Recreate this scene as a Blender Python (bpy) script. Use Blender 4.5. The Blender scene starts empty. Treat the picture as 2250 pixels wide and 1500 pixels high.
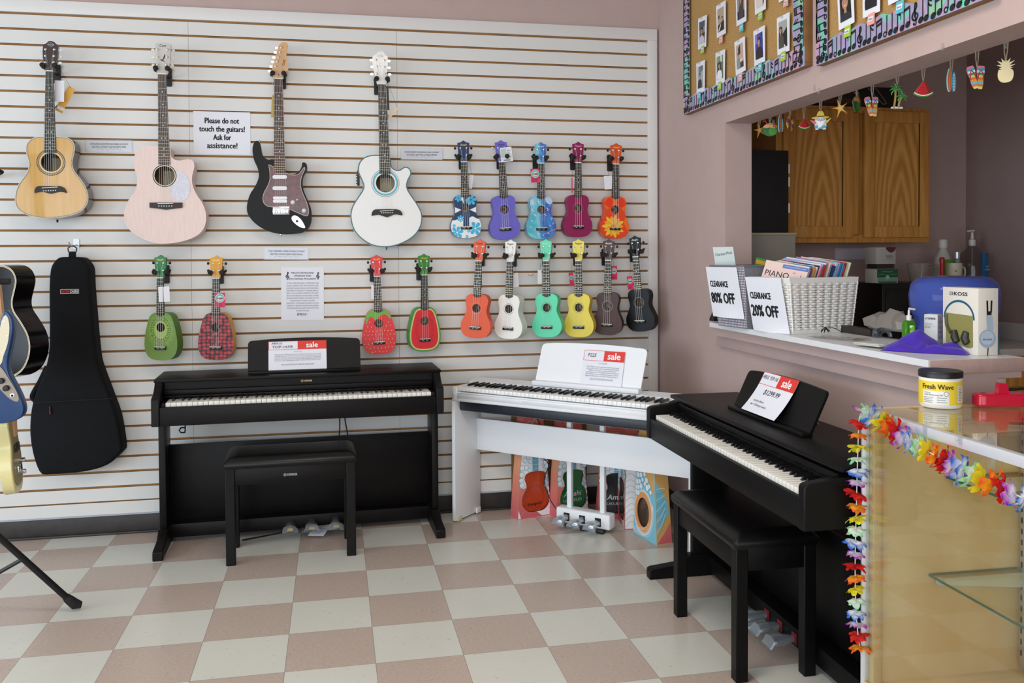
import bpy, bmesh, math, random
from mathutils import Vector, Matrix
from mathutils.geometry import tessellate_polygon

# ------------------------------------------------------------------ camera, world, light, exposure
SC = bpy.context.scene
COL = SC.collection
FPX, SHY = 1930.98, -145.23                      # focal length and vertical shift in pixels of a 2250 x 1500 frame
CAM = Vector((1.09122, -4.55452, 1.40057))
YAW, PITCH, ROLL = .20002, .02259, -.00593
_f = Vector((math.sin(YAW)*math.cos(PITCH), math.cos(YAW)*math.cos(PITCH), -math.sin(PITCH)))
_r0 = Vector((math.cos(YAW), -math.sin(YAW), 0)); _u0 = _r0.cross(_f)
_r = _r0*math.cos(ROLL)+_u0*math.sin(ROLL); _u = -_r0*math.sin(ROLL)+_u0*math.cos(ROLL)
cd = bpy.data.cameras.new('camera'); cam = bpy.data.objects.new('camera', cd); COL.objects.link(cam)
cd.sensor_width = 36; cd.sensor_fit = 'HORIZONTAL'; cd.lens = FPX/2250*36; cd.shift_y = SHY/2250
cd.clip_start = .05; cd.clip_end = 60
_m = Matrix((_r, _u, -_f)).transposed().to_4x4(); _m.translation = CAM
cam.matrix_world = _m
SC.camera = cam

wd = bpy.data.worlds.new('world'); SC.world = wd; wd.use_nodes = True
wd.node_tree.nodes['Background'].inputs[0].default_value = (.75, .85, 1, 1)
wd.node_tree.nodes['Background'].inputs[1].default_value = .45

def area(name, loc, target, sx, sy, power, col):
    l = bpy.data.lights.new(name, 'AREA'); l.shape = 'RECTANGLE'; l.size = sx; l.size_y = sy; l.energy = power; l.color = col
    o = bpy.data.objects.new(name, l); COL.objects.link(o); o.location = loc
    o.rotation_euler = (Vector(target)-Vector(loc)).to_track_quat('-Z', 'Y').to_euler()
    return o
# daylight through the shop windows: the long street front on the left and the one behind the camera
area('daylight_left_window', (-3.84, -4.2, 1.45), (5, -4.2, -.4), 5.4, 1.9, 205, (.76, .88, 1.0))
area('daylight_front_window', (-.4, -7.84, 1.62), (-.4, 0, 1.62), 5.6, 2.3, 138, (.90, .95, 1.0))
area('ceiling_fill', (1.2, -2.6, 2.98), (1.2, -2.6, 0), 1.2, .6, 30, (1.0, .90, .80))  # added warm fill from above, not a lamp of the room

SC.view_settings.view_transform = 'Standard'; SC.view_settings.look = 'None'
SC.view_settings.gamma = 1; SC.view_settings.use_curve_mapping = False
SC.view_settings.exposure = 0.0
SC.cycles.max_bounces = 10; SC.cycles.transparent_max_bounces = 16
SC.cycles.use_denoising = True

# ------------------------------------------------------------------ points in the room seen at a pixel of the photograph
def ray(px, py): return _r*((px-1125)/FPX)+_u*(-(py-750-SHY)/FPX)+_f
def PX(px, py, x): d = ray(px, py); return CAM+d*((x-CAM.x)/d.x)
def PY(px, py, y): d = ray(px, py); return CAM+d*((y-CAM.y)/d.y)
def PZ(px, py, z): d = ray(px, py); return CAM+d*((z-CAM.z)/d.z)
def crop(s, ox, oy): return lambda p: (ox+p[0]/s, oy+p[1]/s)

# ------------------------------------------------------------------ materials
def lin(c):
    if isinstance(c, str): c = [int(c[i:i+2], 16) for i in (0, 2, 4)]
    o = []
    for v in c:
        v /= 255.; o.append(v/12.92 if v <= .04045 else ((v+.055)/1.055)**2.4)
    return (*o, 1)
def new_mat(name):
    m = bpy.data.materials.new(name); m.use_nodes = True
    return m, m.node_tree.nodes, m.node_tree.links, m.node_tree.nodes['Principled BSDF']
def M(name, col, rough=.5, metal=0, spec=.5, noise=None, bump=None, coat=0, sheen=0, trans=0, ior=None, emit=0):
    """plain painted/plastic/wood surface; noise=(scale, other colour, detail, stretch), bump=(scale, strength)"""
    m, N, L, b = new_mat(name)
    b.inputs['Base Color'].default_value = lin(col); b.inputs['Roughness'].default_value = rough
    b.inputs['Metallic'].default_value = metal; b.inputs['Specular IOR Level'].default_value = spec
    b.inputs['Coat Weight'].default_value = coat; b.inputs['Coat Roughness'].default_value = .08
    b.inputs['Sheen Weight'].default_value = sheen; b.inputs['Transmission Weight'].default_value = trans
    if ior: b.inputs['IOR'].default_value = ior
    if noise or bump:
        tc = N.new('ShaderNodeTexCoord')
    if noise:
        mp = N.new('ShaderNodeMapping'); mp.inputs['Scale'].default_value = noise[3] if len(noise) > 3 else (1, 1, 1)
        nz = N.new('ShaderNodeTexNoise'); nz.inputs['Scale'].default_value = noise[0]; nz.inputs['Detail'].default_value = noise[2] if len(noise) > 2 else 4
        rp = N.new('ShaderNodeValToRGB'); rp.color_ramp.elements[0].position = .35; rp.color_ramp.elements[1].position = .65
        rp.color_ramp.elements[0].color = lin(col); rp.color_ramp.elements[1].color = lin(noise[1])
        L.new(tc.outputs['Object'], mp.inputs[0]); L.new(mp.outputs[0], nz.inputs[0]); L.new(nz.outputs[0], rp.inputs[0]); L.new(rp.outputs[0], b.inputs['Base Color'])
    if bump:
        nb = N.new('ShaderNodeTexNoise'); nb.inputs['Scale'].default_value = bump[0]; nb.inputs['Detail'].default_value = 3
        bp = N.new('ShaderNodeBump'); bp.inputs['Strength'].default_value = bump[1]; bp.inputs['Distance'].default_value = .002
        L.new(tc.outputs['Object'], nb.inputs[0]); L.new(nb.outputs[0], bp.inputs['Height']); L.new(bp.outputs[0], b.inputs['Normal'])
    return m
def glassy(name, tint, rough=.0, ior=1.45, opacity=0., gl=1.):
    """thin clear sheet: light passes straight through with a tint, the surface reflects by Fresnel"""
    m, N, L, b = new_mat(name)
    out = N['Material Output']
    tr = N.new('ShaderNodeBsdfTransparent'); tr.inputs[0].default_value = lin(tint)
    gb = N.new('ShaderNodeBsdfGlossy'); gb.inputs['Roughness'].default_value = rough
    fr = N.new('ShaderNodeFresnel'); ge = N.new('ShaderNodeNewGeometry'); mr = N.new('ShaderNodeMapRange')
    mr.inputs[3].default_value = ior; mr.inputs[4].default_value = 1/ior; L.new(ge.outputs['Backfacing'], mr.inputs[0]); L.new(mr.outputs[0], fr.inputs[0])
    mx = N.new('ShaderNodeMixShader'); L.new(fr.outputs[0], mx.inputs[0])
    gb.inputs[0].default_value = (gl, gl, gl, 1)
    b.inputs['Base Color'].default_value = lin(tint); b.inputs['Roughness'].default_value = .3
    m2 = N.new('ShaderNodeMixShader'); m2.inputs[0].default_value = opacity
    L.new(tr.outputs[0], m2.inputs[1]); L.new(b.outputs[0], m2.inputs[2])
    L.new(m2.outputs[0], mx.inputs[1]); L.new(gb.outputs[0], mx.inputs[2]); L.new(mx.outputs[0], out.inputs[0])
    return m
_flat = {}
def C(col, rough=.5, **k):
    key = (col, rough, tuple(sorted(k.items())))
    if key not in _flat: _flat[key] = M('paint_'+(col if isinstance(col, str) else '%02x%02x%02x' % tuple(col)), col, rough, **k)
    return _flat[key]

# ------------------------------------------------------------------ mesh building
class MB:
    def __init__(s): s.v = []; s.f = []; s.mi = []; s.mats = []
    def mat(s, m):
        if m not in s.mats: s.mats.append(m)
        return s.mats.index(m)
    def add(s, vs, fs, m):
        k = len(s.v); i = s.mat(m)
        s.v += [tuple(v) for v in vs]
        for f in fs: s.f.append(tuple(k+j for j in f)); s.mi.append(i)
    def box(s, x0, x1, y0, y1, z0, z1, m, bev=0, seg=2):
        if x1 < x0: x0, x1 = x1, x0
        if y1 < y0: y0, y1 = y1, y0
        if z1 < z0: z0, z1 = z1, z0
        if bev:
            bm = bmesh.new(); bmesh.ops.create_cube(bm, size=1)
            for v in bm.verts: v.co = ((x0+x1)/2+v.co.x*(x1-x0), (y0+y1)/2+v.co.y*(y1-y0), (z0+z1)/2+v.co.z*(z1-z0))
            bmesh.ops.bevel(bm, geom=bm.edges[:], offset=min(bev, .49*min(x1-x0, y1-y0, z1-z0)), segments=seg, affect='EDGES', profile=.5)
            bm.verts.index_update()
            s.add([v.co[:] for v in bm.verts], [[v.index for v in f.verts] for f in bm.faces], m); bm.free()
        else:
            s.add([(x, y, z) for x in (x0, x1) for y in (y0, y1) for z in (z0, z1)],
                  [(0, 1, 3, 2), (4, 6, 7, 5), (0, 4, 5, 1), (2, 3, 7, 6), (0, 2, 6, 4), (1, 5, 7, 3)], m)
    def hexa(s, lo, hi, m):
        """four lower and four upper corners, both in the same turning order"""
        s.add(list(lo)+list(hi), [(3, 2, 1, 0), (4, 5, 6, 7), (0, 1, 5, 4), (1, 2, 6, 5), (2, 3, 7, 6), (3, 0, 4, 7)], m)
    def loft(s, rings, m, caps=True, closed=True):
        n = len(rings[0]); vs = [p for r in rings for p in r]; fs = []
        for i in range(len(rings)-1):
            for j in range(n if closed else n-1):
                k = (j+1) % n; fs.append((i*n+j, i*n+k, (i+1)*n+k, (i+1)*n+j))
        if caps and closed: fs.append(tuple(range(n-1, -1, -1))); fs.append(tuple((len(rings)-1)*n+j for j in range(n)))
        s.add(vs, fs, m)
    def prism(s, pts, d0, d1, mp, m, mside=None, hole=None, front=True, back=True):
        """outline in (u, v) pushed from depth d0 to d1; mp maps (u, v, d) to space"""
        n = len(pts)
        s.add([mp(u, v, d0) for u, v in pts]+[mp(u, v, d1) for u, v in pts], [(j, (j+1) % n, n+(j+1) % n, n+j) for j in range(n)], mside or m)
        if front:
            if hole:
                al = list(pts)+list(hole)
                tr = tessellate_polygon([[Vector((u, v, 0)) for u, v in pts], [Vector((u, v, 0)) for u, v in hole]])
                s.add([mp(u, v, d0) for u, v in al], tr, m)
            else: s.add([mp(u, v, d0) for u, v in pts], [tuple(range(n))], m)
        if back: s.add([mp(u, v, d1) for u, v in pts], [tuple(range(n-1, -1, -1))], mside or m)
    def tube(s, path, r, m, seg=8, caps=True):
        P = [Vector(p) for p in path]; n = len(P); R = r if isinstance(r, (list, tuple)) else [r]*n
        t = (P[1]-P[0]).normalized(); a = t.orthogonal().normalized(); rings = []
        for i in range(n):
            t = (P[min(i+1, n-1)]-P[max(i-1, 0)]).normalized(); a = (a-t*a.dot(t)).normalized(); b = t.cross(a)
            rings.append([P[i]+(a*math.cos(2*math.pi*k/seg)+b*math.sin(2*math.pi*k/seg))*R[i] for k in range(seg)])
        s.loft(rings, m, caps)
    def lathe(s, prof, m, c=(0, 0, 0), seg=24, ax=(0, 0, 1), caps=True):
        z = Vector(ax).normalized(); x = z.orthogonal().normalized(); y = z.cross(x); c = Vector(c)
        s.loft([[c+z*h+(x*math.cos(2*math.pi*k/seg)+y*math.sin(2*math.pi*k/seg))*r for k in range(seg)] for r, h in prof], m, caps)
    def ball(s, c, rx, ry, rz, m, nu=14, nv=8):
        rings = []
        for i in range(nv+1):
            a = math.pi*(i/nv); a = min(max(a, .02), math.pi-.02)
            rings.append([(c[0]+rx*math.sin(a)*math.cos(2*math.pi*k/nu), c[1]+ry*math.sin(a)*math.sin(2*math.pi*k/nu), c[2]-rz*math.cos(a)) for k in range(nu)])
        s.loft(rings, m)
    def mesh(s, name, smooth=40):
        me = bpy.data.meshes.new(name); me.from_pydata(s.v, [], s.f)
        for m in s.mats: me.materials.append(m)
        me.polygons.foreach_set('material_index', s.mi)
        bm = bmesh.new(); bm.from_mesh(me); bmesh.ops.remove_doubles(bm, verts=bm.verts, dist=1e-6)
        bmesh.ops.recalc_face_normals(bm, faces=bm.faces); bm.to_mesh(me); bm.free()
        if smooth:
            me.polygons.foreach_set('use_smooth', [True]*len(me.polygons)); me.set_sharp_from_angle(angle=math.radians(smooth))
        me.update(); return me
    def build(s, name, parent=None, loc=None, rot=None, smooth=40, label=None):
        return link(name, s.mesh(name, smooth), parent, loc, rot, label)
def link(name, me, parent=None, loc=None, rot=None, label=None):
    o = bpy.data.objects.new(name, me); COL.objects.link(o)
    if parent: o.parent = parent
    if loc is not None: o.location = loc
    if rot is not None: o.rotation_euler = rot
    if label: o['label'] = label
    return o
def tag(o, label, cat, group=None, kind=None):
    o['label'] = label; o['category'] = cat
    if group: o['group'] = group
    if kind: o['kind'] = kind
    return o
def thing(name, label, cat, loc=(0, 0, 0), rotz=0, group=None, rot=None):
    o = bpy.data.objects.new(name, None); COL.objects.link(o); o.empty_display_size = .05
    o.location = loc; o.rotation_euler = rot if rot else (0, 0, rotz)
    return tag(o, label, cat, group)
def struct(o): o['kind'] = 'structure'; return o

_txt = {}
def text_geo(body, off):
    key = (body, off)
    if key not in _txt:
        cu = bpy.data.curves.new('lettering', 'FONT'); cu.body = body; cu.resolution_u = 2; cu.offset = off
        ob = bpy.data.objects.new('lettering', cu); me = ob.to_mesh()
        vs = [(v.co.x, v.co.y) for v in me.vertices]; fs = [tuple(p.vertices) for p in me.polygons]
        ob.to_mesh_clear(); bpy.data.objects.remove(ob); bpy.data.curves.remove(cu)
        x0 = min(v[0] for v in vs); x1 = max(v[0] for v in vs); y0 = min(v[1] for v in vs); y1 = max(v[1] for v in vs)
        _txt[key] = (vs, fs, x0, x1, y0, y1)
    return _txt[key]

class Plane:
    """a flat drawing surface in space: origin, right, up; shapes are laid a hair above it"""
    def __init__(s, o, r, u):
        s.o = Vector(o); s.r = Vector(r).normalized(); s.u = Vector(u).normalized(); s.n = s.r.cross(s.u).normalized()
    def p(s, a, b, c=0): return s.o+s.r*a+s.u*b+s.n*c
    def poly(s, mb, pts, m, lift=.0006): mb.add([s.p(a, b, lift) for a, b in pts], [tuple(range(len(pts)))], m)
    def rect(s, mb, x0, x1, y0, y1, m, lift=.0006): s.poly(mb, [(x0, y0), (x1, y0), (x1, y1), (x0, y1)], m, lift)
    def ell(s, mb, x, y, rx, ry, m, lift=.0006, n=20, rot=0):
        c, t = math.cos(rot), math.sin(rot)
        s.poly(mb, [(x+rx*math.cos(2*math.pi*k/n)*c-ry*math.sin(2*math.pi*k/n)*t, y+rx*math.cos(2*math.pi*k/n)*t+ry*math.sin(2*math.pi*k/n)*c) for k in range(n)], m, lift)
    def ring(s, mb, x, y, r0, r1, m, lift=.0006, n=32, a0=0, a1=2*math.pi, ry=1.):
        vs = []; fs = []
        for k in range(n+1):
            a = a0+(a1-a0)*k/n
            vs += [s.p(x+r0*math.cos(a), y+r0*math.sin(a)*ry, lift), s.p(x+r1*math.cos(a), y+r1*math.sin(a)*ry, lift)]
            if k: fs.append((2*k-2, 2*k-1, 2*k+1, 2*k))
        mb.add(vs, fs, m)
    def stroke(s, mb, path, w, m, lift=.0006, closed=False, side=0):
        """ribbon along a path; side 0 centred, -1 wholly on its left"""
        n = len(path); vs = []; fs = []
        for i in range(n):
            a = path[(i-1) % n] if closed else path[max(i-1, 0)]; b = path[(i+1) % n] if closed else path[min(i+1, n-1)]
            dx, dy = b[0]-a[0], b[1]-a[1]; l = math.hypot(dx, dy) or 1; nx, ny = -dy/l, dx/l
            ww = w[i] if isinstance(w, (list, tuple)) else w
            h0, h1 = (ww/2, -ww/2) if side == 0 else ((ww, 0) if side < 0 else (0, -ww))
            vs += [s.p(path[i][0]+nx*h0, path[i][1]+ny*h0, lift), s.p(path[i][0]+nx*h1, path[i][1]+ny*h1, lift)]
        for i in range(n if closed else n-1):
            j = (i+1) % n; fs.append((2*i, 2*i+1, 2*j+1, 2*j))
        mb.add(vs, fs, m)
    def text(s, mb, body, x, y, m, h=None, w=None, off=0., shear=0., lift=.0008, align='c', rot=0., curve=None):
        """h: height of the drawn letters, w: drawn width; (x, y) centre (or left / right end) of the line"""
        vs, fs, x0, x1, y0, y1 = text_geo(body, 0.)
        y0, y1 = 0., text_geo('H', 0.)[5]            # h is the height of a capital, y its middle
        if h: sy = h/(y1-y0); sx = w/(x1-x0) if w else sy
        else: sx = w/(x1-x0); sy = sx
        ca, sa = math.cos(rot), math.sin(rot); out = []
        for a, b in vs:
            a = (a-(x0+x1)/2)*sx if align == 'c' else ((a-x0)*sx if align == 'l' else (a-x1)*sx)
            b = (b-(y0+y1)/2)*sy; a += b*shear
            out.append((x+a*ca-b*sa, y+a*sa+b*ca))
        d = off*sy*.8
        for i, (dx, dy) in enumerate(((0, 0), (d, 0), (-d, 0), (d*.5, 0), (-d*.5, 0), (0, d*.7), (0, -d*.7)) if off else ((0, 0),)):
            mb.add([s.p(a+dx, b+dy, lift+i*.00002) if curve is None else curve(a+dx, b+dy, lift+i*.00002) for a, b in out], fs, m)

def smooth_path(pts, n=4, closed=True):
    out = []; N = len(pts)
    for i in range(N if closed else N-1):
        g = lambda k: pts[k % N] if closed else pts[min(max(k, 0), N-1)]
        p0, p1, p2, p3 = g(i-1), g(i), g(i+1), g(i+2)
        for k in range(n):
            t = k/n
            out.append(tuple(.5*(2*p1[c]+(p2[c]-p0[c])*t+(2*p0[c]-5*p1[c]+4*p2[c]-p3[c])*t*t+(3*p1[c]-p0[c]-3*p2[c]+p3[c])*t**3) for c in range(len(p1))))
    if not closed: out.append(tuple(pts[-1]))
    return out
def ellipse(x, y, rx, ry, n=28): return [(x+rx*math.cos(2*math.pi*k/n), y+ry*math.sin(2*math.pi*k/n)) for k in range(n)]
def rrect(x0, x1, y0, y1, r, n=5):
    out = []
    for cx, cy, a in ((x1-r, y1-r, 0), (x0+r, y1-r, 90), (x0+r, y0+r, 180), (x1-r, y0+r, 270)):
        for k in range(n+1):
            t = math.radians(a+90*k/n); out.append((cx+r*math.cos(t), cy+r*math.sin(t)))
    return out
def inside(pt, poly):
    x, y = pt; c = False; n = len(poly)
    for i in range(n):
        x1, y1 = poly[i]; x2, y2 = poly[i-1]
        if (y1 > y) != (y2 > y) and x < (x2-x1)*(y-y1)/(y2-y1)+x1: c = not c
    return c
def clamp_in(pt, poly):
    """keep a printed shape on its face: points past the outline move to the outline"""
    if inside(pt, poly): return pt
    best = None
    for i in range(len(poly)):
        a = poly[i-1]; b = poly[i]; dx, dy = b[0]-a[0], b[1]-a[1]; l = dx*dx+dy*dy or 1e-12
        t = min(max(((pt[0]-a[0])*dx+(pt[1]-a[1])*dy)/l, 0), 1); q = (a[0]+dx*t, a[1]+dy*t); d = (q[0]-pt[0])**2+(q[1]-pt[1])**2
        if best is None or d < best[0]: best = (d, q)
    return best[1]
def offset_in(poly, d):
    n = len(poly); ar = sum(poly[i-1][0]*poly[i][1]-poly[i][0]*poly[i-1][1] for i in range(n)); sg = 1 if ar > 0 else -1; out = []
    for i in range(n):
        a, b = poly[i-1], poly[(i+1) % n]; dx, dy = b[0]-a[0], b[1]-a[1]; l = math.hypot(dx, dy) or 1
        out.append((poly[i][0]-dy/l*d*sg, poly[i][1]+dx/l*d*sg))
    return out
FRONT = lambda u, v, d: (u, d, v)
PI = math.pi

# common materials
WHITE = M('white_paint', 'e8e8e6', .45)
BLACK = M('black_plastic', '101011', .45)
SOFTBLACK = M('black_rubber', '17150f', .8, noise=(60, '221d15', 2))
PAPER = M('white_paper', 'e9eaf2', .7)
INK = M('black_ink', '15151c', .7)
CHROME = M('chrome', 'd8dade', .18, 1)
RED_SALE = M('red_print', 'e2382e', .6)
# ------------------------------------------------------------------ the room
XW = 2.91; YW = .206; YS = .186; ZC = 3.05; TILE = .3048
X0, Y0 = -4.0, -8.0; XK = 4.913; WT = .135; ZH = 2.02; ZB = 1.078      # wall thickness, header height, bar top
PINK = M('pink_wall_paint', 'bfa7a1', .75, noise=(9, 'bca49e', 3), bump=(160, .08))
PINK_DARK = M('dark_pink_wall', 'a58d89', .75, noise=(9, 'a28a86', 3), bump=(160, .08))  # the wall pink in a darker tone
CEIL = M('ceiling_paint', 'e3e0da', .9)
def floor_mat():
    m, N, L, b = new_mat('vinyl_tile')
    geo = N.new('ShaderNodeNewGeometry'); sep = N.new('ShaderNodeSeparateXYZ'); L.new(geo.outputs['Position'], sep.inputs[0])
    def mth(op, a, bb=None, clamp=False):
        n = N.new('ShaderNodeMath'); n.operation = op; n.use_clamp = clamp
        for i, v in enumerate((a, bb)):
            if v is None: continue
            if isinstance(v, (int, float)): n.inputs[i].default_value = v
            else: L.new(v, n.inputs[i])
        return n.outputs[0]
    tx = mth('DIVIDE', sep.outputs[0], TILE); ty = mth('DIVIDE', sep.outputs[1], TILE)
    par = mth('FRACT', mth('MULTIPLY', mth('ADD', mth('FLOOR', tx), mth('FLOOR', ty)), .5)); odd = mth('GREATER_THAN', par, .25)
    def edge(t): return mth('MINIMUM', mth('FRACT', t), mth('SUBTRACT', 1, mth('FRACT', t)))
    seam = mth('LESS_THAN', mth('MINIMUM', edge(tx), edge(ty)), .0026)
    mp = N.new('ShaderNodeMapping'); mp.inputs['Scale'].default_value = (1, 2.2, 1); L.new(geo.outputs['Position'], mp.inputs[0])
    def mix(f, a, c):
        n = N.new('ShaderNodeMix'); n.data_type = 'RGBA'
        L.new(f, n.inputs[0])
        for i, v in ((6, a), (7, c)):
            if isinstance(v, str): n.inputs[i].default_value = lin(v)
            else: L.new(v, n.inputs[i])
        return n.outputs[2]
    n1 = N.new('ShaderNodeTexNoise'); n1.inputs['Scale'].default_value = 75; n1.inputs['Detail'].default_value = 5; L.new(mp.outputs[0], n1.inputs[0])
    n2 = N.new('ShaderNodeTexNoise'); n2.inputs['Scale'].default_value = 42; n2.inputs['Detail'].default_value = 2; L.new(mp.outputs[0], n2.inputs[0])
    n3 = N.new('ShaderNodeTexNoise'); n3.inputs['Scale'].default_value = 3; L.new(geo.outputs['Position'], n3.inputs[0])
    fleck = mth('GREATER_THAN', n2.outputs[0], .70); fleck2 = mth('GREATER_THAN', n1.outputs[0], .64); fleck3 = mth('LESS_THAN', n1.outputs[0], .36)
    pink = mix(mth('MULTIPLY', fleck2, .6), mix(mth('MULTIPLY', fleck3, .5), mix(n1.outputs[0], 'b9a79b', 'c4b2a6'), 'a2867c'), 'd2c0b6')
    white = mix(mth('MULTIPLY', fleck, .55), mix(n3.outputs[0], 'd3d2c8', 'dad9d0'), 'a79e92')
    col = mix(seam, mix(odd, pink, white), '8a7c74')
    L.new(col, b.inputs['Base Color'])
    b.inputs['Roughness'].default_value = .22; b.inputs['Specular IOR Level'].default_value = .42
    rg = N.new('ShaderNodeMapRange'); rg.inputs[3].default_value = .16; rg.inputs[4].default_value = .34; L.new(n3.outputs[0], rg.inputs[0]); L.new(rg.outputs[0], b.inputs['Roughness'])
    bp = N.new('ShaderNodeBump'); bp.inputs['Strength'].default_value = .12; bp.inputs['Distance'].default_value = .002
    nb = N.new('ShaderNodeTexNoise'); nb.inputs['Scale'].default_value = 7; L.new(geo.outputs['Position'], nb.inputs[0]); L.new(nb.outputs[0], bp.inputs['Height']); L.new(bp.outputs[0], b.inputs['Normal'])
    return m
mb = MB(); mb.box(X0-.1, XK+.1, Y0-.1, YW+.1, -.1, 0, floor_mat()); struct(mb.build('floor'))
mb = MB(); mb.box(X0-.1, XK+.1, Y0-.1, YW+.1, ZC, ZC+.1, CEIL); struct(mb.build('ceiling'))
# painted wall behind the slat panels and in the kitchen
mb = MB(); mb.box(X0-.1, XW+WT, YW, YW+.1, 0, ZC, PINK); struct(mb.build('wall_back'))
mb = MB(); mb.box(XW+WT, XK+.1, YW, YW+.1, 0, ZC, PINK); struct(mb.build('wall_kitchen_back'))
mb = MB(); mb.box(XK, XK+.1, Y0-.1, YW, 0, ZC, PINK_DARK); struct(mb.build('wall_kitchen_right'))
# right wall with the serving opening: pier, header, half wall
YJ = -.672; YE = -2.22
mb = MB()
mb.box(XW, XW+WT, YJ, YW, 0, ZC, PINK); mb.box(XW, XW+WT, Y0, YJ, ZH, ZC, PINK)
struct(mb.build('wall_right'))
mb = MB(); mb.box(XW, XW+.17, YE, YJ, 0, ZB-.062, PINK); struct(mb.build('wall_bar'))
mb = MB(); mb.box(XW-.022, XW, YE+.04, YJ+.05, ZB-.115, ZB-.045, PINK, .002); struct(mb.build('trim_1'))
mb = MB(); mb.box(XW+.17, XW+.20, YE+.0, YE+.06, ZB-.15, ZB-.063, PINK, .002); struct(mb.build('trim_4'))
# left and street walls with shop windows
mb = MB(); mb.box(X0-.1, X0, Y0, YW, 0, .42, PINK); mb.box(X0-.1, X0, Y0, YW, 2.82, ZC, PINK)
mb.box(X0-.1, X0, Y0, -6.95, .42, 2.82, PINK); mb.box(X0-.1, X0, -1.45, YW, .42, 2.82, PINK); struct(mb.build('wall_left'))
mb = MB(); mb.box(X0, XK, Y0-.1, Y0, 0, .42, PINK); mb.box(X0, XK, Y0-.1, Y0, 2.82, ZC, PINK)
mb.box(X0, -3.25, Y0-.1, Y0, .42, 2.82, PINK); mb.box(2.45, XK, Y0-.1, Y0, .42, 2.82, PINK); struct(mb.build('wall_front'))
ALU = M('satin_aluminium', 'c3c6cc', .32, .9)
def window(name, horizontal, a0, a1, at, n):
    mb = MB(); w = .05
    def bar(p0, p1, z0, z1):
        if horizontal: mb.box(p0, p1, at-.09, at-.02, z0, z1, ALU)
        else: mb.box(at-.09, at-.02, p0, p1, z0, z1, ALU)
    bar(a0, a1, .42, .42+w); bar(a0, a1, 2.82-w, 2.82)
    for k in range(n+1): p = a0+(a1-a0-w)*k/n; bar(p, p+w, .42+w, 2.82-w)
    fr = mb.build(name); struct(fr)
    gp = MB()
    if horizontal: gp.box(a0, a1, at-.058, at-.05, .44, 2.8, GLASS_CLEAR)
    else: gp.box(at-.058, at-.05, a0, a1, .44, 2.8, GLASS_CLEAR)
    gp.build('window_pane', fr)
GLASS_CLEAR = glassy('clear_glass', 'f6faf8')
window('window_1', False, -6.95, -1.45, X0, 4)
window('window_2', True, -3.25, 2.45, Y0, 4)

# slat wall: white boards with routed grooves every 3 inches over a brown core
SLAT = M('white_slat_board', 'dcdbd8', .42, spec=.4)
MDF = M('brown_groove_core', 'a87c48', .7, noise=(30, '956a38', 3, (.3, 1, 1)))
ZT0 = 2.60475; PIT = .0762; GR = .0112; SX1 = 2.842
mb = MB(); XS0 = X0
seams = [-1.9, -.68, .376, 1.432, SX1]
mb.box(XS0, SX1, YS+.011, YW, .10, ZT0+.06, MDF)
xs = [XS0]+seams
for k in range(33):
    zt = ZT0-k*PIT-GR/2; zb = ZT0-(k+1)*PIT+GR/2 if k < 32 else .10
    if k == 32: zt += .004
    for a, b_ in zip(xs[:-1], xs[1:]):
        mb.add([(a+.0006, YS, zb), (b_-.0006, YS, zb), (b_-.0006, YS, zt), (a+.0006, YS, zt), (a+.0006, YS+.0105, zb), (b_-.0006, YS+.0105, zb), (b_-.0006, YS+.0105, zt), (a+.0006, YS+.0105, zt)],
               [(0, 1, 2, 3), (1, 5, 6, 2), (4, 0, 3, 7)], SLAT)
        mb.add([(a+.0006, YS, zt), (b_-.0006, YS, zt), (b_-.0006, YS+.0105, zt), (a+.0006, YS+.0105, zt), (a+.0006, YS, zb), (b_-.0006, YS, zb), (b_-.0006, YS+.0105, zb), (a+.0006, YS+.0105, zb)],
               [(0, 1, 2, 3), (7, 6, 5, 4)], MDF)
struct(mb.build('wall_back_slats', smooth=0))
TRIM = M('white_trim_board', 'e2e0de', .4)
mb = MB(); mb.box(XS0, 2.897, YS-.006, YW, ZT0+.006, 2.674, TRIM, .002); struct(mb.build('trim_2'))
mb = MB(); mb.box(SX1, 2.897, YS-.006, YW, .10, ZT0+.006, TRIM, .002); struct(mb.build('trim_3'))
BASEB = M('dark_cove_base', '2e2a2b', .5, noise=(20, '38332f', 3))
mb = MB(); mb.box(X0, XW, YS+.004, YW, 0, .098, BASEB, .003); mb.box(X0, XW, YS-.012, YS+.004, 0, .012, BASEB, .004); mb.box(X0, XW, YS-.003, YS+.008, .096, .104, C('a9adb6')); struct(mb.build('baseboard_back'))
mb = MB(); mb.box(XW-.006, XW, YE, YS-.012, 0, .1, BASEB, .002); struct(mb.build('baseboard_right'))

# bar top: white laminate with a worn pink painted end
LAM = M('white_laminate', 'e6e7ea', .3, spec=.5)
RAW = M('pink_painted_raw_edge', 'bfa39a', .8, noise=(18, 'b89a8f', 4), bump=(60, .5))
mb = MB(); mb.box(XW-.07, XW+.262, YE, YJ-.001, ZB-.0215, ZB, LAM); mb.box(XW-.07, XW-.001, YJ-.001, YJ+.022, ZB-.0215, ZB, LAM)
mb.box(XW-.068, XW+.262, YE-.006, YE, ZB-.042, ZB-.0008, RAW, .001); mb.box(XW-.045, XW+.255, YE, YJ, ZB-.062, ZB-.0215, PINK)
tag(mb.build('bar_counter'), 'white laminate bar counter across the opening with a worn pink end', 'counter')
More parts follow.
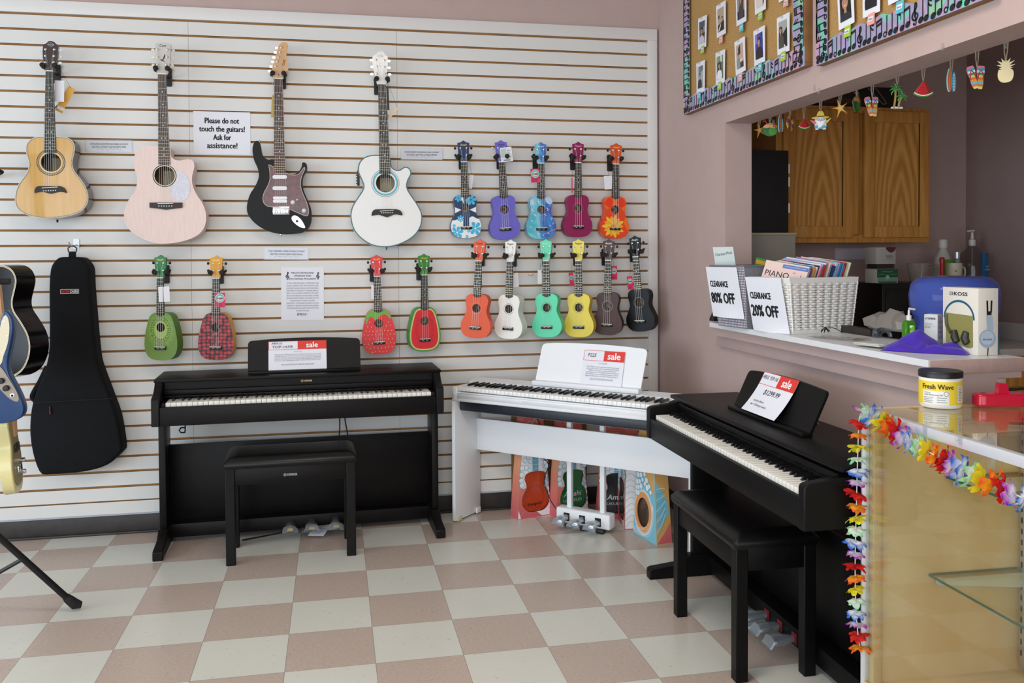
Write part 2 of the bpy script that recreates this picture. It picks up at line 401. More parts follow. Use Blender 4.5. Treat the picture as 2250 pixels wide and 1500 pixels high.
# ------------------------------------------------------------------ pianos
DKWOOD = M('dark_rosewood', '0d0b0b', .42, spec=.20, noise=(14, '120f0f', 4, (.15, 1, 3)))
BKWOOD = M('black_walnut_finish', '090909', .45, spec=.20, noise=(14, '0d0c0d', 4, (.15, 1, 3)))
WKEY = M('white_key_plastic', 'eeebe2', .22, spec=.5); BKEY = M('black_key_plastic', '0e0e10', .3)
WHPIANO = M('white_piano_plastic', 'eff1f4', .34, spec=.45)
GOLD = M('gold_lettering', 'c7ad74', .35, .8)
BRASS = M('brass', 'c9a452', .25, 1)
BAG = glassy('clear_plastic_bag', 'dfe6ea', .18, 1.45, .22)
DECK = M('dark_cavity', '070707', .6)
REDFELT = M('red_felt', '7a1420', .9)
def key_meshes(w, l, wm, bm_, prefix):
    a = MB(); a.box(.0006, w-.0006, 0, l, -.0, .020, wm, .0014)
    b = MB(); W = .0105
    b.hexa([(-W/2, .004, .0), (W/2, .004, 0), (W/2, l*.66, 0), (-W/2, l*.66, 0)], [(-W/2+.001, .012, .0115), (W/2-.001, .012, .0115), (W/2-.001, l*.66, .0125), (-W/2+.001, l*.66, .0125)], bm_)
    return a.mesh('white_key'), b.mesh('black_key', 20)
def keys(root, x0, x1, y0, ztop, l=.145, wm=None, bm_=None):
    n = 52; w = (x1-x0)/n; wmsh, bmsh = key_meshes(w, l, wm or WKEY, bm_ or BKEY, '')
    for i in range(n): link('white_key', wmsh, root, (x0+i*w, y0, ztop-.020))
    note = 5                                         # lowest key is an A: A B | C D E F G A B ...
    for i in range(n-1):
        pc = (i+5) % 7                               # 0=C .. 6=B
        if pc in (0, 1, 3, 4, 5):
            link('black_key', bmsh, root, (x0+(i+1)*w+{0: -.0022, 1: .0022, 3: -.003, 4: 0, 5: .003}[pc], y0+l*.34, ztop-.0005))
def pedals(root, xs, y0, z, mat, wrapped=True, L=.085, red=False, parent_bar=None):
    for x in xs:
        p = MB(); st = [(-.0, .012, 0), (.03, .011, .002), (.055, .016, .003), (.075, .019, .001), (L, .014, -.004)]
        rings = [[(x-hw, y0-d, z+dz-.006), (x+hw, y0-d, z+dz-.006), (x+hw, y0-d, z+dz+.004), (x+hw*.5, y0-d, z+dz+.008), (x-hw*.5, y0-d, z+dz+.008), (x-hw, y0-d, z+dz+.004)] for d, hw, dz in st]
        p.loft(rings, mat); po = p.build('pedal', root)
        if red:
            q = MB(); q.box(x-.016, x+.016, y0-.004, y0+.002, z-.016, z+.022, REDFELT, .001); q.build('felt_guide', po)
        if wrapped:
            g = MB(); rr = []; rnd = random.Random(int(x*1000))
            for d, hw, h in ((.012, .017, .014), (.04, .019, .015), (.07, .026, .019), (.092, .03, .017), (.108, .034, .004)):
                rr.append([(x+hw*1.15*math.cos(t)+rnd.uniform(-.004, .004), y0-d+rnd.uniform(-.003, .003), max(.004, z+.002+h*math.sin(t)*1.05-max(0, d-.09)*.9+rnd.uniform(-.003, .003))) for t in [k*2*PI/10 for k in range(10)]])
            g.loft(rr, BAG, caps=False); g.build('plastic_wrap', po, smooth=20)
def logo(pl, mb, x, y, h, m):
    pl.ring(mb, x, y, h*.40, h*.5, m, n=20)
    for k in range(3):
        a = PI/2+k*2*PI/3; pl.stroke(mb, [(x, y), (x+h*.46*math.cos(a), y+h*.46*math.sin(a))], h*.13, m)
def console_piano(label, O, deg, mat, L, zb, zt, rest, logo_at=None, red=False, pedx=(.62, .72, .82), pmat=BRASS):
    """upright digital piano; local x along the keys, y back, z up"""
    root = thing('digital_piano', label, 'piano', O, math.radians(deg))
    th = .036
    for sx in (0, L-th):
        prof = [(0, zb), (0, zb+.118), (.004, zb+.128), (.014, zb+.133), (.055, zb+.142), (.085, zb+.158), (.108, zb+.180), (.116, zt-.012), (.40, zt-.012), (.40, zb)]
        if red: prof = [(0, zb), (0, zb+.122), (.004, zb+.131), (.014, zb+.136), (.24, zb+.163), (.40, zb+.166), (.40, zb)]
        mb = MB(); mb.prism(prof, sx, sx+th, lambda u, v, d: (d, u, v), mat)
        o = mb.build('side_arm', root)
        bv = o.modifiers.new('bevel', 'BEVEL'); bv.width = .004; bv.segments = 2; bv.limit_method = 'ANGLE'
    mb = MB(); mb.box(th, L-th, .03, .405, zb+.004, zb+.055, mat); mb.box(th, L-th, .17, .40, zb+.055, zt-.02, DECK); mb.build('key_bed', root)
    mb = MB(); mb.box(th, L-th, .004, .03, zb, zb+.088, mat, .003); mb.build('key_slip', root)
    mb = MB(); mb.box(th, .058, .03, .17, zb+.055, zb+.104, mat, .004); mb.box(L-.058, L-th, .03, .17, zb+.055, zb+.104, mat, .004); mb.build('key_block', root)
    keys(root, .0595, L-.0595, .022, zb+.105)
    mb = MB(); mb.box(th+.002, L-th-.002, .148, .17, zb+.122, zt-.012, mat)
    if logo_at:
        pl = Plane((0, .148, 0), (1, 0, 0), (0, 0, 1)); z = zt-.036
        logo(pl, mb, logo_at-.024, z, .012, GOLD); pl.text(mb, 'YAMAHA', logo_at-.016, z, GOLD, h=.0095, w=.040, off=.02, align='l')
    mb.build('fallboard', root)
    mb = MB(); mb.box(th+.002, L-th-.002, .128, .15, zb+.124, zb+.150, mat, .006); mb.box(th+.004, L-th-.004, .136, .15, zb+.108, zb+.122, mat, .004); mb.build('lid_rail', root)
    mb = MB(); mb.box(-.004, L+.004, .110, .424, zt-.016, zt, mat, .004); mb.build('top_panel', root)
    for sx in (.0, L-.032):
        mb = MB(); mb.box(sx, sx+.032, .20, .365, .05, zb, mat, .003); mb.build('leg', root)
        mb = MB(); prof = [(.0, 0), (0, .040), (.012, .047), (.13, .060), (.18, .095), (.39, .095), (.405, .05), (.405, 0)]
        fx = sx-.004 if sx == 0 else sx-.010
        mb.prism(prof, fx, fx+.046, lambda u, v, d: (d, u, v), mat); o = mb.build('foot', root)
        bv = o.modifiers.new('bevel', 'BEVEL'); bv.width = .004; bv.segments = 2; bv.limit_method = 'ANGLE'
    mb = MB(); mb.box(.032, L-.032, .334, .348, .09, zb-.152, mat, .001); mb.build('back_panel', root)
    mb = MB(); mb.box(.032, L-.032, .262, .345, .026, .092, mat, .003)
    for x in pedx: mb.box(x-.014, x+.014, .2605, .263, .035, .075, DECK)
    mb.build('pedal_bar', root)
    pedals(root, pedx, .262, .052, pmat, red=red)
    x0, x1, yb, zb_, yt, ztp = rest
    mb = MB(); sl = (yt-yb)/(ztp-zb_)
    out = [(x0, zb_), (x1, zb_), (x1, ztp-.03)]+[(x1-.018+.018*math.cos(a), ztp-.022+.018*math.sin(a)) for a in (0, .5, 1, 1.5)]
    nseg = 10
    out += [(x1-.02+(x0+.02-x1+.02)*k/nseg, ztp-.003+.009*math.sin(PI*k/nseg)) for k in range(1, nseg)]
    out += [(x0+.018+.018*math.cos(a), ztp-.022+.018*math.sin(a)) for a in (1.64, 2.14, 2.64, PI)]+[(x0, ztp-.03)]
    mb.prism(out, 0, .010, lambda u, v, d: (u, yb+(v-zb_)*sl+d, v), mat); ro = mb.build('music_rest', root)
    mb = MB(); mb.box(x0+.002, x1-.002, yb-.030, yb+.012, zt, zt+.014, mat, .003); mb.build('rest_ledge', ro)
    mb = MB(); mb.tube([((x0+x1)/2+.1, yt+.012, ztp-.05), ((x0+x1)/2+.1, yt+.07, zt+.002)], .004, CHROME); mb.build('rest_strut', ro)
    return root
P1O = (.262, -.288, 0); P1 = console_piano('dark rosewood upright digital piano against the slat wall, matching bench in front', P1O, 2.0, DKWOOD, 1.357, .622, .826, (.417, .965, .205, .826, .245, .988), logo_at=.70, pedx=(.61, .715, .835))
# headphone hook and power cords of the rosewood piano
mb = MB(); mb.tube([(.135, .10, .622), (.135, .10, .585), (.135, .085, .575), (.120, .070, .578), (.112, .066, .590), (.120, .075, .600), (.135, .092, .597)], .0035, BLACK, 6); mb.build('headphone_hook', P1)
mb = MB(); mb.tube(smooth_path([(.862, .36, .64), (.865, .37, .52), (.858, .372, .42), (.85, .372, .2), (.83, .36, .06), (.6, .30, .006), (.42, .22, .006), (.38, .20, .006)], 5, False), .0035, BLACK, 6)
mb.tube(smooth_path([(.885, .36, .64), (.893, .37, .54), (.905, .372, .46), (.91, .372, .3)], 5, False), .0035, BLACK, 6); mb.build('power_cord', P1)
P3O = (2.412, -.950, 0); P3 = console_piano('black upright digital piano along the pink wall beside the glass case', P3O, -90.9, BKWOOD, 1.343, .611, .792, (.375, .955, .235, .806, .30, .945), red=True, pedx=(.60, .70, .805), pmat=CHROME)

def bench(label, O, deg, mat, L, D, H, mark):
    root = thing('piano_bench', label, 'bench', O, math.radians(deg))
    seat = M('black_vinyl_seat', '0a090a', .36, spec=.35, bump=(260, .12))
    mb = MB(); st = [(.0, 0), (-.006, .008), (-.006, .020), (.004, .030), (.022, .040), (.05, .043)]
    rings = []
    for ins, h in st: rings.append([(u, v, H-.052+h*1.2) for u, v in rrect(ins-.004, L-ins+.004, ins-.004, D-ins+.004, max(.012-ins*.1, .006), 3)])
    mb.loft(rings, seat); mb.build('seat', root)
    mb = MB()
    mb.box(.03, L-.03, .006, .026, H-.128, H-.05, mat, .002); mb.box(.03, L-.03, D-.026, D-.006, H-.128, H-.05, mat, .002)
    mb.box(.006, .026, .03, D-.03, H-.128, H-.05, mat, .002); mb.box(L-.026, L-.006, .03, D-.03, H-.128, H-.05, mat, .002)
    if mark:
        pl = Plane((0, .006, 0), (1, 0, 0), (0, 0, 1)); logo(pl, mb, L/2-.028, H-.092, .013, C('b9bcc0')); pl.text(mb, 'YAMAHA', L/2-.019, H-.092, C('b9bcc0'), h=.011, w=.046, off=.02, align='l')
    mb.build('apron', root)
    for x in (0, L-.042):
        for y in (0, D-.042):
            mb = MB(); mb.hexa([(x, y, 0), (x+.042, y, 0), (x+.042, y+.042, 0), (x, y+.042, 0)], [(x, y, H-.05), (x+.042, y, H-.05), (x+.042, y+.042, H-.05), (x, y+.042, H-.05)], mat)
            o = mb.build('leg', root); bv = o.modifiers.new('bevel', 'BEVEL'); bv.width = .003; bv.segments = 2
    return root
BEN1 = bench('black padded piano bench in front of the rosewood piano', (.599, -.424, 0), 2.0, DKWOOD, .582, .295, .492, True)
BEN3 = bench('black padded piano bench in front of the black piano by the case', (2.377, -1.345, 0), -91.3, BKWOOD, .574, .282, .492, False)

# white slab piano on its white stand, set across the corner
WO = (1.689, .011, 0); WDEG = -44
st = thing('keyboard_stand', 'white keyboard stand with pedal unit standing across the corner', 'stand', WO, math.radians(WDEG))
WSTAND = M('white_melamine', 'edeff2', .36, spec=.45)
for x in (0, 1.306):
    mb = MB(); mb.box(x, x+.02, 0, .232, .008, .64, WSTAND, .002); so = mb.build('side_panel', st)
    mb = MB(); mb.box(x+.02, x+.028, .01, .05, .004, .03, C('ddd9b8'), .002); mb.build('corner_bracket', so)
    mb = MB(); mb.box(x+.02, x+.03, .185, .222, .004, .034, WSTAND, .002); mb.build('corner_bracket', so)
mb = MB(); mb.box(.02, 1.306, .20, .215, .350, .520, WSTAND, .002); mb.build('front_panel', st)
for x in (.555, .745):
    mb = MB(); mb.box(x-.013, x+.013, .262, .288, .09, .59, WSTAND, .003); mb.build('pedal_rod', st)
pu = MB(); pu.box(.492, .800, .236, .300, .022, .098, WSTAND, .008, 3)
for x in (.555, .645, .735): pu.box(x-.017, x+.017, .2352, .24, .034, .076, DECK)
puo = pu.build('pedal_unit', st)
for x in (.56, .65, .74):
    mb = MB(); mb.box(x-.012, x+.028, .225, .262, 0, .022, BLACK, .004); mb.build('rubber_foot', puo)
pedals(st, (.555, .645, .735), .236, .055, CHROME, L=.08)
mb = MB(); mb.tube(smooth_path([(.30, .26, .60), (.36, .30, .50), (.33, .30, .36), (.41, .30, .30), (.39, .29, .21), (.43, .28, .12), (.48, .27, .07), (.495, .268, .06)], 6, False), .003, BLACK, 6); mb.build('pedal_cable', st)

dp = thing('stage_piano', 'white slab digital piano lying on the white stand', 'piano', WO, math.radians(WDEG))
L = 1.326; mb = MB()
mb.box(.0, L, .0, .018, .641, .682, WHPIANO, .006); mb.box(.034, L-.034, .0, .02, .655, .684, WHPIANO, .003)
for x in (0, L-.034): mb.box(x, x+.034, .0, .175, .645, .716, WHPIANO, .006)
mb.box(.02, L-.02, .015, .238, .641, .690, WHPIANO)
mb.hexa([(0, .158, .645), (L, .158, .645), (L, .240, .645), (0, .240, .645)], [(0, .158, .728), (L, .158, .728), (L, .240, .740), (0, .240, .740)], WHPIANO)
o = mb.build('case', dp); bv = o.modifiers.new('bevel', 'BEVEL'); bv.width = .004; bv.segments = 2; bv.limit_method = 'ANGLE'
mb = MB(); mb.box(.022, L-.022, .035, .232, .586, .642, M('dark_slate_plastic', '20262e', .4), .012); mb.build('underside', dp)
keys(dp, .036, L-.036, .006, .716, .148, M('white_key_gloss', 'f0efee', .2))
mb = MB(); pl = Plane((0, .158, .728), (1, 0, 0), (0, .114, .014))
for k in range(11): pl.rect(mb, .30+k*.017, .309+k*.017, .026, .034, C('fafcff'), .0012)
pl.text(mb, 'YAMAHA', .66, .03, C('9aa0a8'), h=.008, w=.05, lift=.0012); pl.ell(mb, .25, .03, .008, .008, C('f4f6fa'), .0012)
pl.text(mb, 'P-225', 1.02, .03, C('9aa0a8'), h=.006, lift=.0012); mb.build('control_strip', dp)
mb = MB(); x0, x1 = .398, .990; yb, zb_, yt, zt_ = .188, .742, .248, .944
out = [(x0, zb_), (x1, zb_)]+[(x1+.012-.022+.022*math.cos(a), zt_-.022+.02*math.sin(a)) for a in (0, .5, 1, 1.5)]+[(x1-.02-(x1-x0-.04)*k/8, zt_+.008*math.sin(PI*k/8)) for k in range(1, 8)]+[(x0+.012+.022+.022*math.cos(a), zt_-.022+.02*math.sin(a)) for a in (1.64, 2.14, 2.64, PI)]
mb.prism(out, 0, .009, lambda u, v, d: (u, yb+(v-zb_)*(yt-yb)/(zt_-zb_)+d, v), WHPIANO); ro = mb.build('music_rest', dp)
mb = MB(); mb.box(x0-.004, x1+.004, yb-.03, yb+.02, .732, .757, WHPIANO, .006); mb.build('rest_ledge', ro)

# sale signs on the music rests
def sale_sign(name, label, o, r, u, w, h, kind, bend=0):
    mb = MB(); pl = Plane(o, r, u); band = h*.30
    def cv(a, b, lift): return pl.p(a, b, lift+bend*max(0, 1-b/h)**2)
    n = 8
    vs = []; fs = []
    for i in range(n+1):
        for x in (0, w): vs.append(cv(x, h*i/n, 0))
        if i: fs.append((2*i-2, 2*i-1, 2*i+1, 2*i))
    mb.add(vs, fs, PAPER)
    xr = w*.5
    def rc(x0, x1, y0, y1, m, l=.0012): mb.add([cv(x0, y0, l), cv(x1, y0, l), cv(x1, y1, l), cv(x0, y1, l)], [(0, 1, 2, 3)], m)
    rc(xr, w, h-band, h, RED_SALE)
    for a in ((0, xr, h-.0016, h), (0, xr, h-band, h-band+.0016), (0, .0016, h-band, h)): rc(*a, RED_SALE)
    T = lambda body, x, y, m, **k: pl.text(mb, body, x, y, m, curve=lambda a, b, l: cv(a, b, l+.0014), **k)
    T('sale', xr+(w-xr)/2, h-band*.48, C('f6f4f4', .6), h=band*.62, off=.035)
    ink = C('3a3a46', .7); gray = C('7c7c8c', .7)
    if kind == 1:
        T('ARIUS', xr*.28, h-band*.25, ink, h=band*.2, w=xr*.36, shear=.1); T('YDP-165R', xr*.48, h-band*.66, ink, h=band*.28, w=xr*.72, shear=.12)
        lines = ['"Standard size, 88-key model of the ARIUS digital piano featuring', "weighted keyboard. With Yamaha's CFX concert grand piano sound", 'as a built-in voice, experience a luxuriously expressive playing feel', 'with the GH3 keyboard. Includes newly equipped eco-friendly', "functions, and compatibility with Yamaha's Smart Pianist app.\""]; sku = 'SKU: YDP165R'
    elif kind == 2:
        T('P225', xr*.42, h-band*.45, ink, h=band*.34, w=xr*.4, shear=.2)
        lines = ['"The P-225 features the sounds of our premier concert grand', 'piano, the CFX, and this model uses Virtual Resonance Modeling', '(VRM) Lite technology to replicate the expressive', 'moment-by-moment tonal changes that occur in a real grand', 'piano. Whether you are an advanced piano player or a serious', 'beginner looking to learn, the P-225 is the perfect choice."']; sku = 'SKU: P225WH'
    else:
        T('ARIUS  YDP-145', xr*.5, h-band*.38, ink, h=band*.3, w=xr*.86, shear=.12)
        T('$1299.99', w*.5, h-band-(h-band)*.22, ink, h=h*.12, w=w*.44, shear=.2)
        T('includes Bench', w*.30, h*.30, ink, h=h*.05, w=w*.3, shear=.2); T('tax + Delivery extra', w*.36, h*.20, ink, h=h*.055, w=w*.46, shear=.2)
        return tag(mb.build(name, smooth=0), label, 'sign')
    T(sku, w*.5, h-band-(h-band)*.1, gray, h=h*.028)
    for i, t in enumerate(lines): T(t, w*.5, h-band-(h-band)*(.24+.075*i), gray, h=h*.034, w=w*(.80 if len(t) > 52 else .68))
    T('See us at the front desk for more info!', w*.5, h*.19, gray, h=h*.04, w=w*.56); rc(w*.22, w*.78, h*.155, h*.16, gray)
    return tag(mb.build(name, smooth=0), label, 'sign')
def frame(root, x, y, z): return root.matrix_world @ Vector((x, y, z))
bpy.context.view_layer.update()
def axis(root, v): return (root.matrix_world.to_3x3() @ Vector(v)).normalized()
sale_sign('sale_sign', 'white sale sheet with red corner on the dark rosewood piano rest', frame(P1, .515, .205, .840), axis(P1, (1, 0, 0)), axis(P1, (0, .04, .162)), .282, .143, 1)
sale_sign('sale_sign', 'white sale sheet with red corner on the white piano rest', frame(dp, .665, .1855, .754), axis(dp, (1, 0, 0)), axis(dp, (0, .06, .202)), .225, .175, 2)
sale_sign('sale_sign', 'curled sale sheet priced $1299.99 on the black piano rest', frame(P3, .505, .2298, .801), axis(P3, (1, 0, 0)), axis(P3, (0, .065, .139)), .262, .166, 3, .030)
# small care card under the right pedal
mb = MB(); pl = Plane((0, 0, 0), (1, 0, 0), (0, 1, 0)); pl.rect(mb, -.04, .04, -.07, .07, PAPER, 0)
for k in range(9): pl.rect(mb, -.03, .03-(k % 3)*.008, .05-k*.012, .053-k*.012, C('9a9aa8'), .0008)
mb_o = mb.build('instruction_card', loc=(0, 0, 0)); c0 = PZ(693, 1185, .0); c1 = PZ(712, 1150, .035)
mb_o.location = (c0+c1)/2+Vector((0, 0, .008)); d = c1-c0; mb_o.rotation_euler = (math.atan2(d.z, math.hypot(d.x, d.y))*.5, 0, math.atan2(d.y, d.x)-PI/2)
tag(mb_o, 'small white printed card under the rosewood piano pedals', 'card')
# ------------------------------------------------------------------ wall hangers, guitars, ukuleles
HBLK = M('hanger_black_metal', '141414', .5)
STRING = M('steel_string', 'c9c9c6', .35, .7); NYLON = M('nylon_string', 'e4e4e4', .35)
FRETB = M('dark_fretboard', '17130f', .5, noise=(40, '241c16', 3, (1, 1, .1))); ROSEFB = M('rosewood_fretboard', '3a1d17', .5, noise=(40, '4a2820', 3, (1, 1, .1)))
FRET = M('fret_wire', 'b9ae8d', .3, .8); PEARL = M('pearl_dot', 'efefef', .3); IVORY = M('ivory_nut', 'e9e6da', .4)
HOLEWOOD = M('inside_wood', '6d5843', .8); LABEL = M('inside_label', 'b9ae92', .8)
def hanger(x, z, ydist, px_plate, half, label, tilt=0):
    """x, z: where the headstock sits; ydist: the headstock's y; px_plate: plate offset sideways"""
    root = thing('guitar_hanger', label, 'hanger', (x, YS, z), group='black wall hangers on the slat wall')
    yy = ydist-YS; px_plate += (x-CAM.x)*(-yy)/(ydist-CAM.y)
    mb = MB(); mb.prism(rrect(px_plate-.016, px_plate+.016, -.055, .038, .006), -.007, 0, FRONT, HBLK); mb.box(px_plate-.016, px_plate+.016, -.012, .004, .02, .032, HBLK); mb.build('back_plate', root)
    mb = MB(); mb.tube(smooth_path([(px_plate, -.005, -.012), (px_plate*.8, yy*.35, -.014), (0, yy*.55, -.012), (0, yy+.028, -.008)], 4, False), .0055, HBLK, 8)
    mb.tube(smooth_path([(-half, yy-.016, .002), (-half, yy+.012, -.002), (-half*.7, yy+.026, -.008), (0, yy+.03, -.010), (half*.7, yy+.026, -.008), (half, yy+.012, -.002), (half, yy-.016, .002)], 4, False), .0045, HBLK, 8)
    mb.build('yoke', root)
    for s in (-1, 1):
        mb = MB(); mb.lathe([(.004, -.040), (.010, -.039), (.0125, -.034), (.0125, -.029), (.0095, -.024), (.0095, .004), (.004, .007)], SOFTBLACK, (s*half, yy+.012, .002), 14, (s*.18, 1, -.10)); mb.build('pad', root)
    return root

def fretboard(root, xa, za, xb, zb, wa, wb, mat, n, scale, dots, y=-.004, tip=0, thick=.006):
    """from the nut (xa, za, half width wa) to the body end (xb, zb, half width wb)"""
    mb = MB()
    pts = [(xa-wa, za), (xa+wa, za), (xb+wb, zb)]+([(xb, zb-tip)] if tip else [])+[(xb-wb, zb)]
    mb.prism(pts, y, y+thick, FRONT, mat)
    pl = Plane((0, y, 0), (1, 0, 0), (0, 0, 1)); H = za-zb
    for k in range(1, n+1):
        d = scale*(1-2**(-k/12.)); t = d/H
        if t > .99: break
        x = xa+(xb-xa)*t; w = wa+(wb-wa)*t; pl.rect(mb, x-w, x+w, za-d-.0006, za-d+.0006, FRET, .0008)
        if k in dots:
            dm = scale*(1-2**(-(k-.5)/12.)); xx = xa+(xb-xa)*dm/H
            for o in ((-.009, .009) if k == 12 else (0,)): pl.ell(mb, xx+o*(wa/.021), za-dm, .0026, .0026, PEARL, .0008, 10)
    fb = mb.build('fretboard', root)
    return fb
def strings(root, top, bot, n, y0, y1, r, mat, posts=None):
    """top/bot: (x centre, z, half spread)"""
    mb = MB()
    for i in range(n):
        t = i/(n-1)*2-1
        p = [(top[0]+t*top[2], y0, top[1]), (bot[0]+t*bot[2], y1, bot[1])]
        if posts: p = [(posts[i][0], y0+.002, posts[i][1])]+p
        mb.tube(p, r, mat, 5, False)
    return mb.build('strings', root)
def peg(root, x, z, side, y, metal, button, reach=.018, post=True):
    mb = MB()
    if post: mb.lathe([(.0052, 0), (.0052, -.003), (.003, -.004), (.003, -.009), (.001, -.010)], metal, (x, y, z), 10, (0, 1, 0))
    if side:
        mb.tube([(x+side*.004, y+.016, z), (x+side*reach, y+.016, z)], .0022, metal, 6)
        mb.prism(rrect(-.0075, .0075, -.006, .006, .004, 3), -.003, .003, lambda u, v, d: (x+side*(reach+.006)+u, y+.016+d, z+v), button)
    return mb.build('tuning_peg', root)

BOUND_BW = M('black_and_white_binding', 'dfdccb', .4); 
def guitar(name, label, cat, cr, yf, thick, outline, top_mat, side_mat, hole=None, binding=None, nut=None, fbend=None, head=None, head_mat=None, fb_mat=FRETB, pegs=(), peg_mat=CHROME, peg_button=CHROME, group=None, scale=.63, neck_mat=None, roset=(), bridge=None, n_str=6, extra=None, nfr=20, hang=None, hanglabel=None):
    """the outline is traced in a zoomed crop of the photograph and set at its true distance and size"""
    W = lambda p: PY(*cr(p), yf)
    pts = [W(p) for p in outline]; zb = min(p.z for p in pts); xc = W(nut[0]).x*.5+W(nut[1]).x*.5
    root = thing(name, label, cat, (xc, yf, zb), 0, group)
    L = lambda p: (W(p).x-xc, W(p).z-zb)
    ol = smooth_path([L(p) for p in outline], 4)
    hl = None
    if hole: hc = L(hole[0]); he = L(hole[1]); hr = math.hypot(he[0]-hc[0], he[1]-hc[1]); hl = ellipse(hc[0], hc[1], hr, hr)
    mb = MB(); mb.prism(ol, 0, thick, FRONT, top_mat, side_mat, hole=hl)
    pl = Plane((0, 0, 0), (1, 0, 0), (0, 0, 1))
    if hl:
        mb.prism(hl, 0, .003, FRONT, HOLEWOOD, front=False, back=False)
        q = Plane((0, thick-.003, 0), (1, 0, 0), (0, 0, 1)); q.ell(mb, hc[0], hc[1], hr*1.9, hr*1.9, HOLEWOOD, .0005); q.rect(mb, hc[0]-hr*.5, hc[0]+hr*1.5, hc[1]-hr*.8, hc[1]+hr*.7, LABEL, .001)
    body = mb.build('body', root)
    if binding:
        mb = MB(); ccw = sum(ol[i-1][0]*ol[i][1]-ol[i][0]*ol[i-1][1] for i in range(len(ol))) > 0
        path = ol if ccw else ol[::-1]
        for d, w, m in binding: 
            pth = offset_in(path, d+w/2); pl.stroke(mb, pth, w, m, .0007, True)
        mb.build('binding', body)
    if hl and roset:
        mb = MB()
        for a, b_, m in roset: pl.ring(mb, hc[0], hc[1], hr*a, hr*b_, m, .0006, 40)
        mb.build('rosette', body)
    # neck and head
    n0, n1 = L(nut[0]), L(nut[1]); e0, e1 = L(fbend[0]), L(fbend[1])
    xa, za, wa = (n0[0]+n1[0])/2, (n0[1]+n1[1])/2, (n1[0]-n0[0])/2; xb, zb2, wb = (e0[0]+e1[0])/2, (e0[1]+e1[1])/2, (e1[0]-e0[0])/2
    nm = neck_mat or side_mat
    mb = MB(); ztop = max(p[1] for p in ol)-.02
    mb.loft([[(xa+(xb-xa)*t+w*math.cos(a), (-.002 if math.sin(a) <= 0 else .022*math.sin(a)), za+(zb2-za)*t) for a in [k*2*PI/12 for k in range(12)]] for t, w in ((0, wa), (.3, wa*.7+wb*.3), (min(.98, (za-ztop)/(za-zb2)), wa*.35+wb*.65))], nm); mb.build('neck', root)
    fretboard(root, xa, za, xb, zb2, wa, wb, fb_mat, nfr, scale, (3, 5, 7, 9, 12, 15, 17), y=-.005, thick=.0055)
    hd = smooth_path([L(p) for p in head], 3)
    mb = MB(); mb.prism(hd, .002, .018, FRONT, head_mat); hp = Plane((0, .002, 0), (1, 0, 0), (0, 0, 1)); ho = None
    if extra: extra('head', mb, hp, L)
    mb.build('headstock', root)
    mb = MB(); mb.box(xa-wa, xa+wa, -.0075, .003, za-.001, za+.004, IVORY); mb.build('nut', root)
    posts = []
    for p, sd in pegs:
        x, z = L(p); peg(root, x, z, sd, .002, peg_mat, peg_button); posts.append((x, z))
    if extra: extra('body', root, pl, L)
    if bridge: strings(root, (xa, za+.002, wa*.85), (L(bridge)[0], L(bridge)[1], .027 if n_str == 6 else .015), n_str, -.0075, -.008, .00045, STRING, None)
    if posts:
        mb = MB(); order = sorted(posts)
        lp = sorted([p for p in posts if p[0] < xa], key=lambda p: p[1]); rp = sorted([p for p in posts if p[0] >= xa], key=lambda p: -p[1])
        al = (lp+rp) if len(lp) == 3 else sorted(posts, key=lambda p: p[1])
        for i, p in enumerate(al): mb.tube([(p[0], -.005, p[1]), (xa+(i/2.5-1)*wa*.85, -.006, za+.003)], .00045, STRING, 5, False)
        mb.build('headstock_strings', root)
    if hang is not None: hanger(root.location.x+xa, root.location.z+za+.022, yf+.004, hang, .033, hanglabel)
    return root, L

def acoustic_bridge(root, L, pts, saddle, pins, mat=None, sm=3):
    mb = MB(); mb.prism(smooth_path([L(p) for p in pts], sm), -.009, 0, FRONT, mat or FRETB); b = mb.build('bridge', root)
    mb = MB(); a, c = L(saddle[0]), L(saddle[1]); mb.hexa([(a[0], -.012, a[1]-.0015), (c[0], -.012, c[1]-.0015), (c[0], -.012, c[1]+.0015), (a[0], -.012, a[1]+.0015)], [(a[0], -.008, a[1]-.0015), (c[0], -.008, c[1]-.0015), (c[0], -.008, c[1]+.0015), (a[0], -.008, a[1]+.0015)], IVORY); mb.build('saddle', b)
    mb = MB(); p0, p1 = L(pins[0]), L(pins[1])
    for k in range(6): mb.ball((p0[0]+(p1[0]-p0[0])*k/5, -.0095, p0[1]+(p1[1]-p0[1])*k/5), .0032, .003, .0032, PEARL, 8, 5)
    mb.build('bridge_pins', b)
    return b

